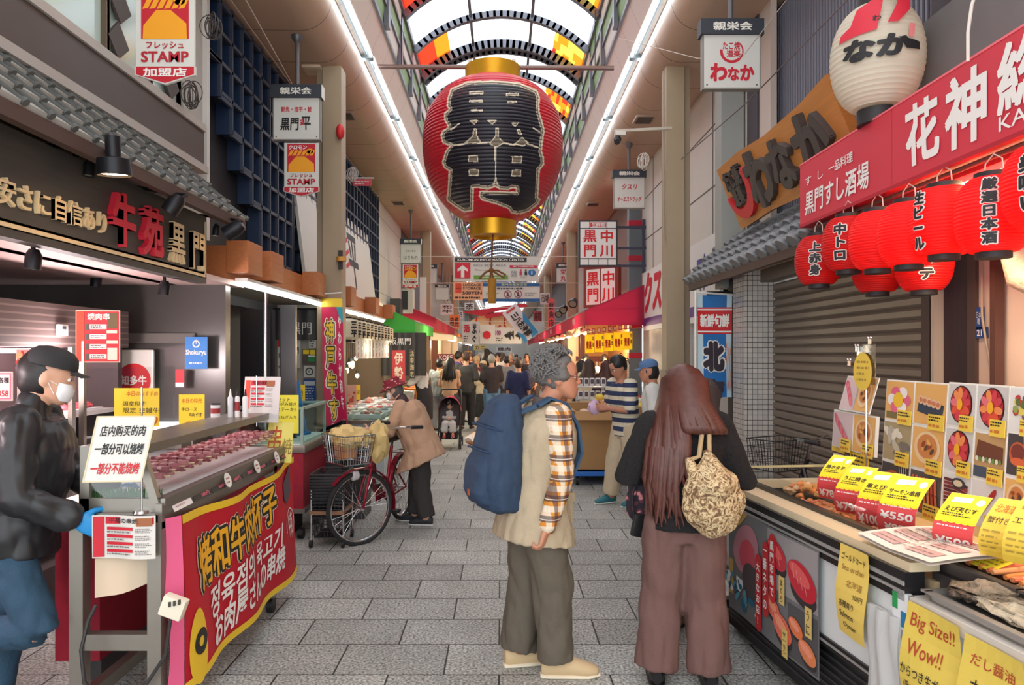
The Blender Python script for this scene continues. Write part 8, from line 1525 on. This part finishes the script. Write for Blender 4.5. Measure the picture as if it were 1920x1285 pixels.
# ---------------- the man in the vest
PL = mat('plaid', (206, 134, 44), .85); N, L, p = nodes(PL); tc = N.new('ShaderNodeTexCoord'); sp = N.new('ShaderNodeSeparateXYZ'); L.new(tc.outputs['Object'], sp.inputs[0]); ad = N.new('ShaderNodeMath'); ad.operation = 'ADD'; L.new(sp.outputs[0], ad.inputs[0]); L.new(sp.outputs[1], ad.inputs[1])
prev = None
for src, per, ph, wd, colr, fac in ((sp.outputs[2], .1, .0, .03, (226, 216, 196), .75), (ad.outputs[0], .085, .0, .026, (226, 216, 196), .75), (sp.outputs[2], .1, .05, .032, (58, 46, 58), .75), (ad.outputs[0], .085, .042, .026, (58, 46, 58), .7), (sp.outputs[2], .1, .04, .004, (236, 230, 220), .8)):
    a = N.new('ShaderNodeMath'); a.operation = 'ADD'; a.inputs[1].default_value = 100*per+ph; L.new(src, a.inputs[0]); d = N.new('ShaderNodeMath'); d.operation = 'MODULO'; d.inputs[1].default_value = per; L.new(a.outputs[0], d.inputs[0]); k = N.new('ShaderNodeMath'); k.operation = 'LESS_THAN'; k.inputs[1].default_value = wd; L.new(d.outputs[0], k.inputs[0]); k2 = N.new('ShaderNodeMath'); k2.operation = 'MULTIPLY'; k2.inputs[1].default_value = fac; L.new(k.outputs[0], k2.inputs[0])
    r = N.new('ShaderNodeMix'); r.data_type = 'RGBA'; r.inputs[6].default_value = (*lin((206, 134, 44)), 1); r.inputs[7].default_value = (*lin(colr), 1); L.new(k2.outputs[0], r.inputs[0])
    if prev: L.new(prev, r.inputs[6])
    prev = r.outputs[2]
L.new(prev, p.inputs['Base Color'])
j = rig(.175, 3.85, 68, 1.73, lean=7, hturn=27, hpitch=2, feet=((-.055, -.03), (.06, .045)), neckf=.022); arm(j, 1, (.03, .0, -.175), (.0, -.05, -.145)); arm(j, 0, (.11, -.155, -.1), (-.06, .15, -.07))
o, P = man('grey haired man in tan vest and plaid shirt standing in profile with a blue backpack', j, SKIN2, .0075, (True, True), ((None, None), (V((-.25, -.1, -.9)), V((-.7, .3, .1)))), .75, .0038)
VEST = fab('vest', (176, 160, 134)); TROU = fab('olive', (96, 88, 76), .1)
cloth(o, 'plaid_sleeves', PL, lambda b: [sleeve(j, s, b, .97, 1.08) for s in (0, 1)], .008, 4, .006, 20, 3); cloth(o, 'plaid_collar', fab('collar', (96, 84, 84)), lambda b: b.loft([(j.neck-j.sp*.012, j.rc*.075, j.fcs*.075), (j.neck+j.sp*.035, j.rc*.066, j.fcs*.066)], 18), .008, 3)
def vs_(b): torso(j, b, 1.16, -.36, .96, 1.25, 1.24); [b.limb([j.sh[s]-j.rc*(.06 if s else -.06), j.sh[s]-j.sp*.0], [.075, .062], 12) for s in (0, 1)]
cloth(o, 'vest', VEST, vs_, .009, 5, .009, 13, 5)
b = B(fab('vest_pocket', (166, 150, 124))); c = j.pel+UP*-.02+j.fc*.11+j.rc*.105; R = Matrix((j.rc.cross(UP)*-1, j.rc, UP)).transposed(); b.box(c, (.13, .035, .15), R, .012); b.box(c+UP*.06+j.rc*.008, (.14, .035, .05), R, .01); b.o('vest_pocket', o)
def tr_(b): legs(j, b, 1.08, (.064, .055, .053), .97)
cloth(o, 'trousers', TROU, tr_, .009, 5, .014, 9, 2)
j.toe = [V((.95, .25, 0)).normalized(), V((.98, .02, 0)).normalized()]; [shoe(o, j, s, c_(206, 180, 140, .7), c_(232, 222, 200, .7), 1.1) for s in (0, 1)]
HG = mat('hair_grey', (104, 102, 100), .6, var=.6, vs=45); hair_cap(o, j, HG, 1.02, -.05, .05, 0, 680, 4, back=.1)
b = B(c_(120, 60, 40, .3)); s = j.hs
for x in (-1, 1): b.tube([P(x*(.15+.1*math.cos(k*PI/8)), .415-.02*abs(math.cos(k*PI/8)), .52+.075*math.sin(k*PI/8)) for k in range(16)], .012*s, 6, close=True).tube([P(.25*x, .39, .54), P(.33*x, .2, .54), P(.345*x, .0, .52)], .012*s, 6)
b.tube([P(-.05, .43, .53), P(.05, .43, .53)], .01*s, 6); b.o('glasses', o); eyes(o, P, s, HG)
# backpack
BP = mat('backpack_blue', (36, 58, 84), .75, var=.15, vs=9, bump=.25, bs=40); bk = j.pel+j.sp*.2*j.h-j.fc*.235-UP*.06-j.rc*.02; t = T('backpack', 'blue cloth backpack on the back of the man in the tan vest', 'backpack', bk-UP*.3); F3 = lambda x, y, z: bk+j.rc*x-j.fc*y+UP*z
def bpb(b): b.loft([(F3(0, -.01, -.31), j.rc*.11, j.fc*.07), (F3(0, .0, -.29), j.rc*.16, j.fc*.11), (F3(0, .02, -.15), j.rc*.175, j.fc*.13), (F3(0, .01, .02), j.rc*.168, j.fc*.12), (F3(0, -.01, .16), j.rc*.15, j.fc*.105), (F3(0, -.03, .26), j.rc*.115, j.fc*.075), (F3(0, -.05, .3), j.rc*.06, j.fc*.04)], 22, 2.7)
cloth(t, 'pack_body', BP, bpb, .009, 4, .008, 12, 7)
def pk(b): b.loft([(F3(0, .1, -.26), j.rc*.12, j.fc*.05), (F3(0, .12, -.2), j.rc*.135, j.fc*.06), (F3(0, .11, -.05), j.rc*.13, j.fc*.055), (F3(0, .09, .0), j.rc*.11, j.fc*.04)], 20, 2.8)
cloth(t, 'front_pocket', BP, pk, .008, 3, .006, 14, 9)
b = B(c_(28, 52, 82, .8))
for z, y in ((.02, .148), (.14, .122)): b.tube([F3(-.15, y-.08, z-.02), F3(-.1, y-.01, z), F3(0, y+.01, z+.01), F3(.1, y-.01, z), F3(.15, y-.08, z-.02)], .006, 6)
b.o('zip_seams', t); B(c_(186, 84, 44)).box(F3(.02, .178, -.2), (.02, .006, .03), Matrix((j.rc, -j.fc, UP)).transposed()).o('leather_patch', t, label='small orange brown patch')
STR = c_(50, 78, 106, .8)
for s in (-1, 1):
    sh = j.sh[1 if s > 0 else 0]-j.rc*s*.06; pts = [F3(s*.07, -.07, .2), sh-j.fc*.09+UP*.055, sh-j.fc*.02+UP*.092, sh+j.fc*.07+UP*.06, sh+j.fc*.14-UP*.06, sh+j.fc*.145+j.rc*s*.03-UP*.2, sh+j.fc*.05+j.rc*s*.08-UP*.34]; b = B(STR)
    P_ = []
    for u, v in zip(pts, pts[1:]): b.beam(u, v, .055, .014, (v-u).cross(j.rc))
    b.o('shoulder_strap', t)
# ---------------- the woman with long hair
j = rig(.94, 3.7, 8, 1.66, lean=2, hturn=16, hpitch=12, feet=((-.085, .0), (.075, -.01))); arm(j, 0, (.075, -.01, -.16), (-.08, .13, .0)); arm(j, 1, (.08, -.01, -.165), (-.09, .13, .02))
o, P = man('woman with very long brown hair in black knit top and brown trousers seen from behind', j, SKIN, .009); BKN = mat('black_knit', (30, 27, 29), .9, bump=.9, bs=160)
def kn(b): torso(j, b, 1.14, -.12, .97, 1.2); [sleeve(j, s, b, .92, 1.3) for s in (0, 1)]
cloth(o, 'knit_top', BKN, kn, .009, 4, .006, 14, 2); BT = fab('brown', (110, 80, 74), .08)
def wt(b): legs(j, b, 1.12, (.068, .058, .06), .98)
cloth(o, 'wide_trousers', BT, wt, .009, 5, .017, 7, 6); [shoe(o, j, s, c_(24, 22, 24, .3), c_(20, 20, 20), 1.05) for s in (0, 1)]
HBR = mat('hair_brown', (84, 46, 38), .42, var=.5, vs=35); hair_cap(o, j, HBR, 1.06, .06, .04, .36, 0, 3, 84, 1.2, side=lambda x: 1.3 if x < -.3 else .85 if x < -.02 else .1)
# slouchy bag
bc = W(1338, 925, 3.5); t = T('shoulder_bag', 'slouchy beige and brown patterned cloth bag hanging from the long haired woman', 'bag', bc-UP*.2); BG = mat('bag_print', (196, 172, 130), .8, bump=.5, bs=22); N, L, p = nodes(BG); tc = N.new('ShaderNodeTexCoord'); vo = N.new('ShaderNodeTexNoise'); vo.inputs['Scale'].default_value = 24; vo.inputs['Detail'].default_value = 3; vo.inputs['Distortion'].default_value = 2.5; L.new(tc.outputs['Object'], vo.inputs[0]); cr = N.new('ShaderNodeValToRGB'); L.new(vo.outputs[0], cr.inputs[0]); cr.color_ramp.interpolation = 'CONSTANT'
for i, (ps_, cc) in enumerate(((0, (104, 78, 56)), (.42, (160, 132, 94)), (.5, (206, 186, 146)), (.62, (140, 112, 80)))):
    e = cr.color_ramp.elements[i] if i < 2 else cr.color_ramp.elements.new(ps_); e.position = ps_; e.color = (*lin(cc), 1)
L.new(cr.outputs[0], p.inputs['Base Color'])
def bgb(b): v_, f_ = lump(bc-UP*.04, (.15, .085, .165), None, .14, 5, 24, 16); b.add(v_, f_); b.limb([bc+UP*.05, bc+UP*.19-V((.03, 0, 0))], [.11, .025], 14); b.limb([bc+V((-.07, 0, .02)), bc+V((-.12, 0, .16))], [.05, .02], 10)
cloth(t, 'bag_body', BG, bgb, .008, 4, .009, 12, 4); b = B(c_(176, 150, 112, .8)); sh = j.sh[1]-j.rc*.05+UP*.075
b.tube([bc+UP*.2-V((.03, 0, 0)), sh-V((.04, .19, .2)), sh-V((.03, .15, .05)), sh+V((-.02, -.07, .02)), sh+V((-.03, .05, .02))], .012, 8).tube([bc+V((-.12, 0, .16)), sh-V((.09, .19, .2)), sh-V((.06, .15, .05)), sh+V((-.05, -.07, .022)), sh+V((-.06, .05, .022))], .012, 8); b.o('straps', t)
# ---------------- the butcher in the black jacket
j = rig(-2.18, 3.2, 72, 1.76, lean=9, hturn=-8, hpitch=16, feet=((-.05, -.06), (.05, -.2, .2)), neckf=.01); j.knee[1] = j.hip[1]+V((.17, -.03, -.36)); j.ank[1] = j.knee[1]+V((-.42, .02, -.06)); j.toe[1] = V((-.2, 0, -1)).normalized(); arm(j, 1, (.04, .0, -.17), (-.02, .13, -.065)); arm(j, 0, (.05, .05, -.15), (-.03, .12, -.06))
o, P = man('man in black jacket, black cap and white mask leaning over the butcher stall', j, SKIN, .009, (False, False)); JK = mat('black_jacket', (32, 33, 36), .42, var=.2, vs=6)
def jk(b): torso(j, b, 1.22, -.16, .97, 1.3); [sleeve(j, s, b, .93, 1.35) for s in (0, 1)]; b.limb([j.neck-j.sp*.03, j.neck+j.sp*.04], [.075, .07], 16)
cloth(o, 'jacket', JK, jk, .009, 4, .016, 9, 8); DEN = mat('denim', (40, 70, 92), .85, var=.25, vs=14, bump=.2, bs=120)
cloth(o, 'jeans', DEN, lambda b: legs(j, b, 1.0, (.06, .045, .04), 1.), .009, 4, .008, 12, 1); cloth(o, 'pink_hem', c_(206, 70, 90), lambda b: b.loft([(j.pel-UP*.065, j.r*.178, j.f*.14), (j.pel-UP*.03, j.r*.176, j.f*.138)], 20), .01, 2)
[shoe(o, j, s, c_(40, 40, 42), c_(220, 220, 216)) for s in (0, 1)]; hair_cap(o, j, HB, .99, .1, .0, 0, 0, 2, back=.07); cap_hat(o, j, c_(40, 40, 42, .8))
s = j.hs; b = B(c_(232, 232, 232, .8)).loft([(P(0, .3, .1), j.rh*.19*s, j.fh*.17*s), (P(0, .3, .22), j.rh*.27*s, j.fh*.2*s), (P(0, .3, .34), j.rh*.29*s, j.fh*.2*s), (P(0, .27, .44), j.rh*.27*s, j.fh*.18*s)], 18); b.tube([P(.28, .2, .4), P(.34, .02, .46)], .008*s, 5).tube([P(.28, .2, .2), P(.34, .02, .44)], .008*s, 5); b.o('face_mask', o); eyes(o, P, s)
for sd in (1, 0): d = j.wri[sd]-j.elb[sd]; g = hand(j.wri[sd], d, j.rc*(-1 if sd else 1), 1 if sd else -1, .35, 1.12, .004); g.ms = [c_(36, 140, 206, .45)]; join(g, B().limb([j.wri[sd]-d.normalized()*.05, j.wri[sd]], [.034, .032], 14)); g.k = [0]*len(g.f); g.o('glove', o, label='bright blue glove')
# ---------------- woman bending to the counter, hidden behind the long haired woman
j = rig(1.1, 4.36, 40, 1.58, lean=16, side=.1, hturn=10, hpitch=25, feet=((-.05, .0), (.08, .06))); arm(j, 0, *FWD); arm(j, 1, *BENT)
o, P = man('dark grey haired woman bending to the seafood case behind the long haired woman', j, SKIN, .011); cloth(o, 'dark_top', fab('navy', (36, 38, 50)), lambda b: [torso(j, b, 1.1, -.2), sleeve(j, 0, b, .9, 1.1), sleeve(j, 1, b, .9, 1.1)], .011, 4, .008); cloth(o, 'black_trousers', fab('blk', (26, 26, 32)), lambda b: legs(j, b, 1., (.062, .048, .04), .95), .011, 4); [shoe(o, j, s, c_(112, 74, 52, .3), c_(40, 34, 30)) for s in (0, 1)]
hair_cap(o, j, mat('hair_dark_grey', (66, 60, 58), .5, var=.4, vs=50), 1.03, .08, .04, .16, 0, 6, 50, 1.1)
fb = W(1206, 930, 4.2); t = T('floral_bag', 'dark flowered bag at the left hip of the long haired woman', 'bag', fb-UP*.15); FB = mat('floral', (60, 54, 66), .8); N, L, p = nodes(FB); tc = N.new('ShaderNodeTexCoord'); vo = N.new('ShaderNodeTexVoronoi'); vo.inputs['Scale'].default_value = 26; L.new(tc.outputs['Object'], vo.inputs['Vector']); cr = N.new('ShaderNodeValToRGB'); L.new(vo.outputs['Distance'], cr.inputs[0]); cr.color_ramp.interpolation = 'CONSTANT'
for i, (ps_, cc) in enumerate(((0, (226, 150, 150)), (.3, (110, 60, 76)), (.45, (44, 42, 54)))): e = cr.color_ramp.elements[i] if i < 2 else cr.color_ramp.elements.new(ps_); e.position = ps_; e.color = (*lin(cc), 1)
L.new(cr.outputs[0], p.inputs['Base Color']); cloth(t, 'bag_body', FB, lambda b: b.loft([(fb-UP*.14, V((.07, 0, 0)), V((0, .06, 0))), (fb-UP*.1, V((.1, 0, 0)), V((0, .09, 0))), (fb+UP*.08, V((.09, 0, 0)), V((0, .08, 0))), (fb+UP*.14, V((.05, 0, 0)), V((0, .05, 0)))], 16), .009, 3, .006); B(c_(40, 40, 48)).tube([fb+UP*.12, fb+V((.06, .02, .2)), fb+V((.16, .04, .13))], .01, 6).o('strap', t)
b = B(c_(28, 27, 30, .4)).box(W(1197, 985, 4.1), (.07, .05, .13), Matrix.Rotation(.2, 3, 'Y'), .012).tube([W(1190, 970, 4.1), W(1186, 930, 4.1), W(1196, 900, 4.12)], .005, 6); tag(b.o('black_pouch'), 'small black pouch hanging below the dark flowered bag', 'pouch')
# ---------------- striped shirt man, capped man
j = rig(1.4, 8.05, 245, 1.7, lean=8, hturn=0, hpitch=34, feet=((-.06, -.04), (.1, .06))); arm(j, 1, (.035, .01, -.17), (-.05, .13, .0)); arm(j, 0, (.03, .03, -.165), (-.06, .12, .02))
o, P = man('man in navy and cream striped T-shirt looking down at a packet beside the brown cartons', j, SKIN2, .011, hv=.005); ST = stripes('stripe_shirt', 2, .098, .046, (48, 58, 92), (216, 208, 184), .9); cloth(o, 'striped_shirt', ST, lambda b: [torso(j, b, 1.12, -.18), sleeve(j, 0, b, .42, 1.2), sleeve(j, 1, b, .42, 1.2)], .011, 4, .008); cloth(o, 'khaki_trousers', fab('khaki', (196, 180, 152)), lambda b: legs(j, b, 1.12, (.066, .054, .048), .94), .011, 4, .01, 10); [shoe(o, j, s, c_(40, 110, 120), c_(226, 226, 220)) for s in (0, 1)]; hair_cap(o, j, HB, 1.03, .0, .03, 0, 14, 9, back=.06); eyes(o, P, j.hs); B(c_(40, 40, 46)).tube([j.sh[0]+UP*.05, j.sh[0]-j.fc*.06-UP*.2], .012, 6).o('bag_strap', o)
b = B(c_(206, 176, 206, .5)); v_, f_ = lump((j.wri[0]+j.wri[1])/2+j.fc*.1+UP*.02, (.07, .05, .08), None, .35, 2, 16, 10); b.add(v_, f_); tag(b.o('snack_bag'), 'crinkled lilac packet in the hands of the striped shirt man', 'packet')
j = rig(1.62, 7.5, 282, 1.66, lean=5, hturn=-5, hpitch=8); arm(j, 0, *DOWN); arm(j, 1, *DOWN); o, P = man('man in faded blue cap and pale grey T-shirt beside the striped shirt man', j, SKIN2, .012); cloth(o, 'grey_shirt', fab('pgrey', (206, 206, 202)), lambda b: [torso(j, b, 1.14, -.2), sleeve(j, 0, b, .45, 1.25), sleeve(j, 1, b, .45, 1.25)], .012, 4, .008); cloth(o, 'dark_trousers', fab('grey_tr', (96, 92, 90)), lambda b: legs(j, b, 1.05), .012, 4); [shoe(o, j, s, c_(60, 60, 60), WHITE) for s in (0, 1)]; hair_cap(o, j, HB, .99, .1, .0, 0, 0, 5); cap_hat(o, j, c_(84, 116, 160, .8)); eyes(o, P, j.hs)
# ---------------- old shopper with the bicycle
j = rig(-.8, 7.18, 278, 1.52, lean=24, hturn=0, hpitch=22, feet=((-.05, -.05), (.05, .05)), neckf=.02); arm(j, 1, (.04, .04, -.17), (-.03, .14, -.01)); arm(j, 0, (.04, .06, -.16), (-.03, .14, .0))
o, P = man('stooped shopper in tan jacket and red patterned bucket hat holding the maroon bicycle', j, SKIN, .011, hv=.005); cloth(o, 'tan_jacket', fab('tan', (186, 150, 122)), lambda b: [torso(j, b, 1.25, -.42, .98, 1.35, 1.5), sleeve(j, 0, b, .95, 1.2), sleeve(j, 1, b, .95, 1.2)], .011, 4, .012, 10); cloth(o, 'dark_trousers', fab('char', (58, 54, 54)), lambda b: legs(j, b, 1.12, (.066, .054, .05), .95), .011, 4, .012, 9); [shoe(o, j, s, c_(40, 42, 50), c_(226, 226, 224)) for s in (0, 1)]
RH = mat('red_hat', (130, 30, 44), .85); N, L, p = nodes(RH); tc = N.new('ShaderNodeTexCoord'); vo = N.new('ShaderNodeTexVoronoi'); vo.inputs['Scale'].default_value = 40; L.new(tc.outputs['Object'], vo.inputs['Vector']); cr = N.new('ShaderNodeValToRGB'); L.new(vo.outputs['Distance'], cr.inputs[0]); cr.color_ramp.interpolation = 'CONSTANT'; cr.color_ramp.elements[0].color = (*lin((226, 200, 180)), 1); cr.color_ramp.elements[1].position = .25; cr.color_ramp.elements[1].color = (*lin((126, 30, 44)), 1); L.new(cr.outputs[0], p.inputs['Base Color'])
s = j.hs; R = Matrix((j.rh, j.fh, j.uh)).transposed(); B(RH).lathe([(.66*s, -.14*s), (.64*s, -.1*s), (.43*s, .06*s), (.4*s, .25*s), (.34*s, .34*s), (0, .37*s)], j.head+j.uh*.2*s, 28, R@Matrix.Diagonal((1, 1.12, 1))).o('bucket_hat', o); hair_cap(o, j, c_(90, 84, 82), .97, .1, .0, 0, 0, 3); b = B(c_(232, 232, 232, .8)).loft([(P(0, .3, .1), j.rh*.19*s, j.fh*.17*s), (P(0, .3, .3), j.rh*.29*s, j.fh*.2*s), (P(0, .27, .42), j.rh*.27*s, j.fh*.18*s)], 18).o('face_mask', o); cloth(o, 'neck_scarf', c_(60, 40, 44), lambda b: b.limb([j.neck-j.sp*.02, j.neck+j.sp*.03], [.065, .06], 14), .011, 2)
# ---------------- people farther along
def walker(label, px, Y, h, face, top, bot, hairc, lean=0, arms=(DOWN, DOWN), sl=.45, drape=0, hat=None, hp=0, ht=0, skirt=False, stride=.04, skin=SKIN, apron=None, hem=-.18, X=None, vx=.017, bl=None):
    x = (px-VX)*Y/FPX if X is None else X; j = rig(x, Y, face, h, lean, 0, ht, hp, ((-.055, -stride), (.055, stride))); arm(j, 0, *arms[0]); arm(j, 1, *arms[1]); o, P = man(label, j, skin, vx, hv=.009)
    cloth(o, 'shirt', c_(*top, .85), lambda b: [torso(j, b, 1.1, hem), sleeve(j, 0, b, sl, 1.14), sleeve(j, 1, b, sl, 1.14)], vx*.9, 3, .008)
    if skirt: cloth(o, 'skirt', c_(*bot, .85), lambda b: b.loft([(j.base+UP*.12*h, j.r*.13*h, j.f*.11*h), (j.base+UP*.3*h, j.r*.12*h, j.f*.1*h), (j.pel+UP*.06*h, j.r*.095*h, j.f*.065*h)], 18), vx*.9, 3, .01)
    else: cloth(o, 'trousers', c_(*bot, .85), lambda b: legs(j, b, 1.05, (.064, .049, .04), .95), vx*.9, 3, .006)
    for s in (0, 1): shoe(o, j, s, c_(50, 46, 46), c_(206, 206, 200))
    hair_cap(o, j, hairc, 1.03, .04, .02, drape, 0, int(px), 34)
    if hat: cap_hat(o, j, c_(*hat, .8))
    if apron: cloth(o, 'apron', c_(*apron, .8), lambda b: b.loft([(j.base+UP*.26*h+j.f*.02, j.r*.12*h, j.f*.1*h), (j.pel, j.r*.118*h, j.f*.09*h), (j.pel+j.sp*.16*h, j.rc*.09*h, j.fcs*.085*h)], 18), .016, 2)
    return o, j, P
BRN = mat('hair_mid_brown', (74, 52, 44), .5, var=.4, vs=50); BLD = mat('hair_fair', (176, 150, 110), .5, var=.3, vs=50); GRY = mat('hair_silver', (150, 148, 144), .5, var=.3, vs=50)
walker('stall worker in white shirt, brown cap and long dark apron facing the fish counter', 797, 13.7, 1.72, 262, (226, 222, 216), (60, 56, 62), HB, 12, (FWD, FWD), .6, hat=(170, 120, 84), hp=22, apron=(54, 50, 54))
walker('woman in grey sleeveless top behind the stroller on its left', 823, 15.6, 1.6, 20, (140, 146, 154), (150, 150, 156), HB, 0, (BENTL, BENTL), .2)
walker('woman with long black hair in a tan top right behind the stroller', 843, 15.2, 1.62, 10, (206, 166, 130), (70, 66, 70), HB, 0, (BENTL, BENTL), .15, .2)
walker('bearded man in a purple T-shirt in the crowd behind the stroller', 859, 17.6, 1.78, 100, (106, 74, 156), (60, 60, 70), HB, 0, (BENTL, BENTL))
walker('man in charcoal T-shirt and black trousers seen from behind right of the stroller', 874, 15.9, 1.76, 8, (62, 62, 64), (44, 42, 42), BRN, 0, (BENT, BENT), stride=.05)
walker('fair haired woman in a dark red top between the charcoal and black T-shirt men', 894, 17.8, 1.66, 190, (96, 40, 48), (84, 110, 150), BLD, 0, (BENTL, DOWN), hp=20)
walker('woman in a beige bucket hat and beige top with a black skirt', 905, 17.1, 1.54, 30, (190, 172, 146), (36, 34, 36), BRN, 0, (BENTL, BENTL), .6, hat=(196, 176, 146), skirt=True)
walker('silver haired man in a black T-shirt and light blue jeans', 922, 16.3, 1.7, 350, (56, 50, 54), (100, 140, 176), GRY, 0, (BENTL, BENTL), stride=.02)
walker('tall long haired person in black above the silver haired man', 912, 20.5, 1.86, 5, (40, 38, 42), (40, 38, 42), HB, 0, (DOWN, DOWN), .9, .12)
o, j, P = walker('person in navy top with a red edged sleeve and brown hair carrying white bags', 972, 14.4, 1.62, 15, (40, 46, 86), (70, 66, 66), BRN, 0, (DOWN, DOWN), .5)
for s in (0, 1): b = B(thinlit('white_bag', (232, 232, 230), .5, .4)); v_, f_ = lump(j.wri[s]-UP*.24+j.rc*.03, (.13, .07, .17), None, .3, s+3, 16, 12); b.add(v_, f_).tube([j.wri[s]-UP*.1-j.rc*.05, j.wri[s]-UP*.03, j.wri[s]-UP*.1+j.rc*.08], .01, 6); tag(b.o('carrier_bag'), ('left' if s == 0 else 'right')+' white carrier bag of the navy topped person', 'bag')
walker('person in grey top and dark trousers left of the navy topped person', 950, 18.5, 1.66, 355, (126, 128, 132), (60, 60, 64), HB)
walker('man in a white shirt and dark cap facing the camera deep in the crowd', 934, 22, 1.74, 180, (230, 228, 224), (60, 64, 70), HB, hat=(40, 40, 44))
walker('man in a dark shirt with a reddish face right of the navy topped person', 988, 19.5, 1.72, 190, (50, 46, 50), (60, 56, 56), HB, skin=SKIN2)
walker('person in pale top with brown hair behind the vest wearing man', 1000, 20.5, 1.62, 10, (206, 196, 186), (90, 86, 90), BRN, drape=.15)
walker('woman in a cream jacket with brown hair under the yellow price banners', 1104, 12.8, 1.62, 30, (226, 206, 166), (70, 60, 60), BRN, 0, (BENTL, BENTL), .9, .18)
walker('woman with long dark red brown hair right of the cream jacket woman', 1137, 12.6, 1.6, 20, (70, 40, 40), (60, 56, 60), mat('hair_red_brown', (74, 40, 36), .45, var=.4, vs=50), 0, (BENTL, BENTL), .9, .3)
walker('dark haired woman in black left of the cream jacket woman', 1090, 13.2, 1.6, 40, (44, 40, 44), (50, 48, 52), HB, 0, (BENTL, BENTL), .9, .16)
for i, (px, Y) in enumerate(((1098, 15.2), (1134, 15.2))): walker(['left', 'right'][i]+' dark haired shop worker in a pale shirt behind the fruit heap', px, Y, 1.7, 190, (232, 226, 220), (60, 56, 60), HB, 0, (BENT, BENT), .5)
q = random.Random(5); cols = [('black', (40, 38, 42)), ('white', (226, 224, 220)), ('grey', (120, 120, 124)), ('navy', (44, 54, 90)), ('beige', (196, 176, 146)), ('red', (150, 44, 50)), ('blue', (80, 110, 160)), ('brown', (110, 84, 66))]; hn = [('black haired', HB), ('brown haired', BRN), ('grey haired', GRY)]
for i, (px, Y, fc) in enumerate(((868, 21, 10), (884, 23, 190), (900, 24.5, 0), (920, 25, 185), (942, 24, 5), (958, 23, 180), (975, 22.5, 10), (890, 29, 0), (908, 31, 180), (925, 29.5, 8), (940, 32, 185), (955, 30, 0), (968, 33, 175), (915, 37, 0), (930, 40, 180), (945, 38, 5), (958, 42, 0))):
    cn, cc = cols[(i*3+i//8) % 8]; n2, hm = hn[i % 3]; side = 'walking away' if fc < 90 else 'walking this way'
    walker('%s person, %s top, %s, %s of far crowd' % (n2, cn, side, ['at the left edge', 'left', 'left middle', 'middle', 'middle', 'right middle', 'right', 'second row left', 'second row left middle', 'second row middle', 'second row right middle', 'second row right', 'right back', 'last row left', 'last row middle', 'last row right middle', 'last row right'][i]), px, Y, 1.58+q.random()*.2, fc, cc, cols[(i*5+2) % 8][1] if i % 2 else (50, 52, 62), hm, 0, (DOWN, DOWN) if i % 2 else (BENTL, DOWN), .5, .14 if i % 3 == 1 else 0, vx=.022)
# ---------------- stroller with a child
sx, sy = -.93, 13.; t = T('baby_stroller', 'dark framed stroller with a crimson hood and sleeping child', 'stroller', (sx, sy, 0)); CRM2 = c_(176, 20, 56, .8); b = B(c_(44, 40, 44, .4))
for s in (-.19, .19): b.tube([V((sx+s, sy-.3, .1)), V((sx+s, sy-.1, .45)), V((sx+s, sy+.25, .9)), V((sx+s*.9, sy+.4, 1.02))], .014, 8).tube([V((sx+s, sy+.3, .1)), V((sx+s, sy-.02, .5))], .012, 8)
b.tube([V((sx-.17, sy+.4, 1.02)), V((sx+.17, sy+.4, 1.02))], .014, 8).tube([V((sx-.19, sy-.2, .3)), V((sx+.19, sy-.2, .3))], .01, 8); b.o('frame', t)
for x in (-.2, .2):
    for y in (-.3, .3):
        w_ = B(c_(30, 30, 32)).cyl((sx+x-.022, sy+y, .085), (sx+x-.006, sy+y, .085), .085, 18).cyl((sx+x+.006, sy+y, .085), (sx+x+.022, sy+y, .085), .085, 18).o('wheel', t); B(c_(120, 120, 124)).cyl((sx+x-.026, sy+y, .085), (sx+x+.026, sy+y, .085), .03, 10).o('hub', w_)
B(CRM2).grid(lambda a, c: V((sx+.2*math.cos(PI*a), sy+.26-.36*c, .62+.3*math.sin(PI*a)*(1-.25*c)+.06*c)), 14, 8).o('hood', t); B(c_(60, 52, 56, .8)).grid(lambda a, c: V((sx-.17+.34*a, sy-.12+.3*c*c, .4+.5*c)), 4, 8).grid(lambda a, c: V((sx-.17+.34*a, sy-.3+.2*c, .38+.03*c)), 4, 3).o('seat', t); B(c_(36, 32, 36)).loft([(V((sx, sy, .16)), V((.15, 0, 0)), V((0, .18, 0))), (V((sx, sy, .3)), V((.18, 0, 0)), V((0, .24, 0)))], 16, 4).o('under_basket', t)
j = rig(sx, sy-.08, 180, .86, lean=-24, hturn=10, hpitch=25, z0=-.02, hipz=.5, feet=((-.1, .2, .2), (.1, .2, .2))); j.knee = [j.hip[0]+V((.02, -.17, .04)), j.hip[1]+V((-.02, -.17, .04))]; j.ank = [j.knee[0]+V((.01, -.06, -.17)), j.knee[1]+V((-.01, -.06, -.17))]; j.hs = .19; j.head = j.neck+UP*.11; arm(j, 0, (.03, .1, -.13), (-.1, .1, .0)); arm(j, 1, (.03, .1, -.13), (-.1, .1, .0))
o, P = man('small child in grey sitting asleep in the stroller', j, SKIN, .009, hv=.006); cloth(o, 'grey_top', c_(176, 172, 172, .9), lambda b: [torso(j, b, 1.2, -.1), sleeve(j, 0, b, .9, 1.3), sleeve(j, 1, b, .9, 1.3)], .01, 3, .006); cloth(o, 'grey_trousers', c_(196, 190, 186, .9), lambda b: legs(j, b, 1.25, (.07, .058, .055), .9), .01, 3, .005); j.toe = [V((0, -.8, -.3)).normalized()]*2; [shoe(o, j, s, c_(206, 60, 80), WHITE, 1.1) for s in (0, 1)]; hair_cap(o, j, HB, 1.02, .0, .02, 0, 0, 8)
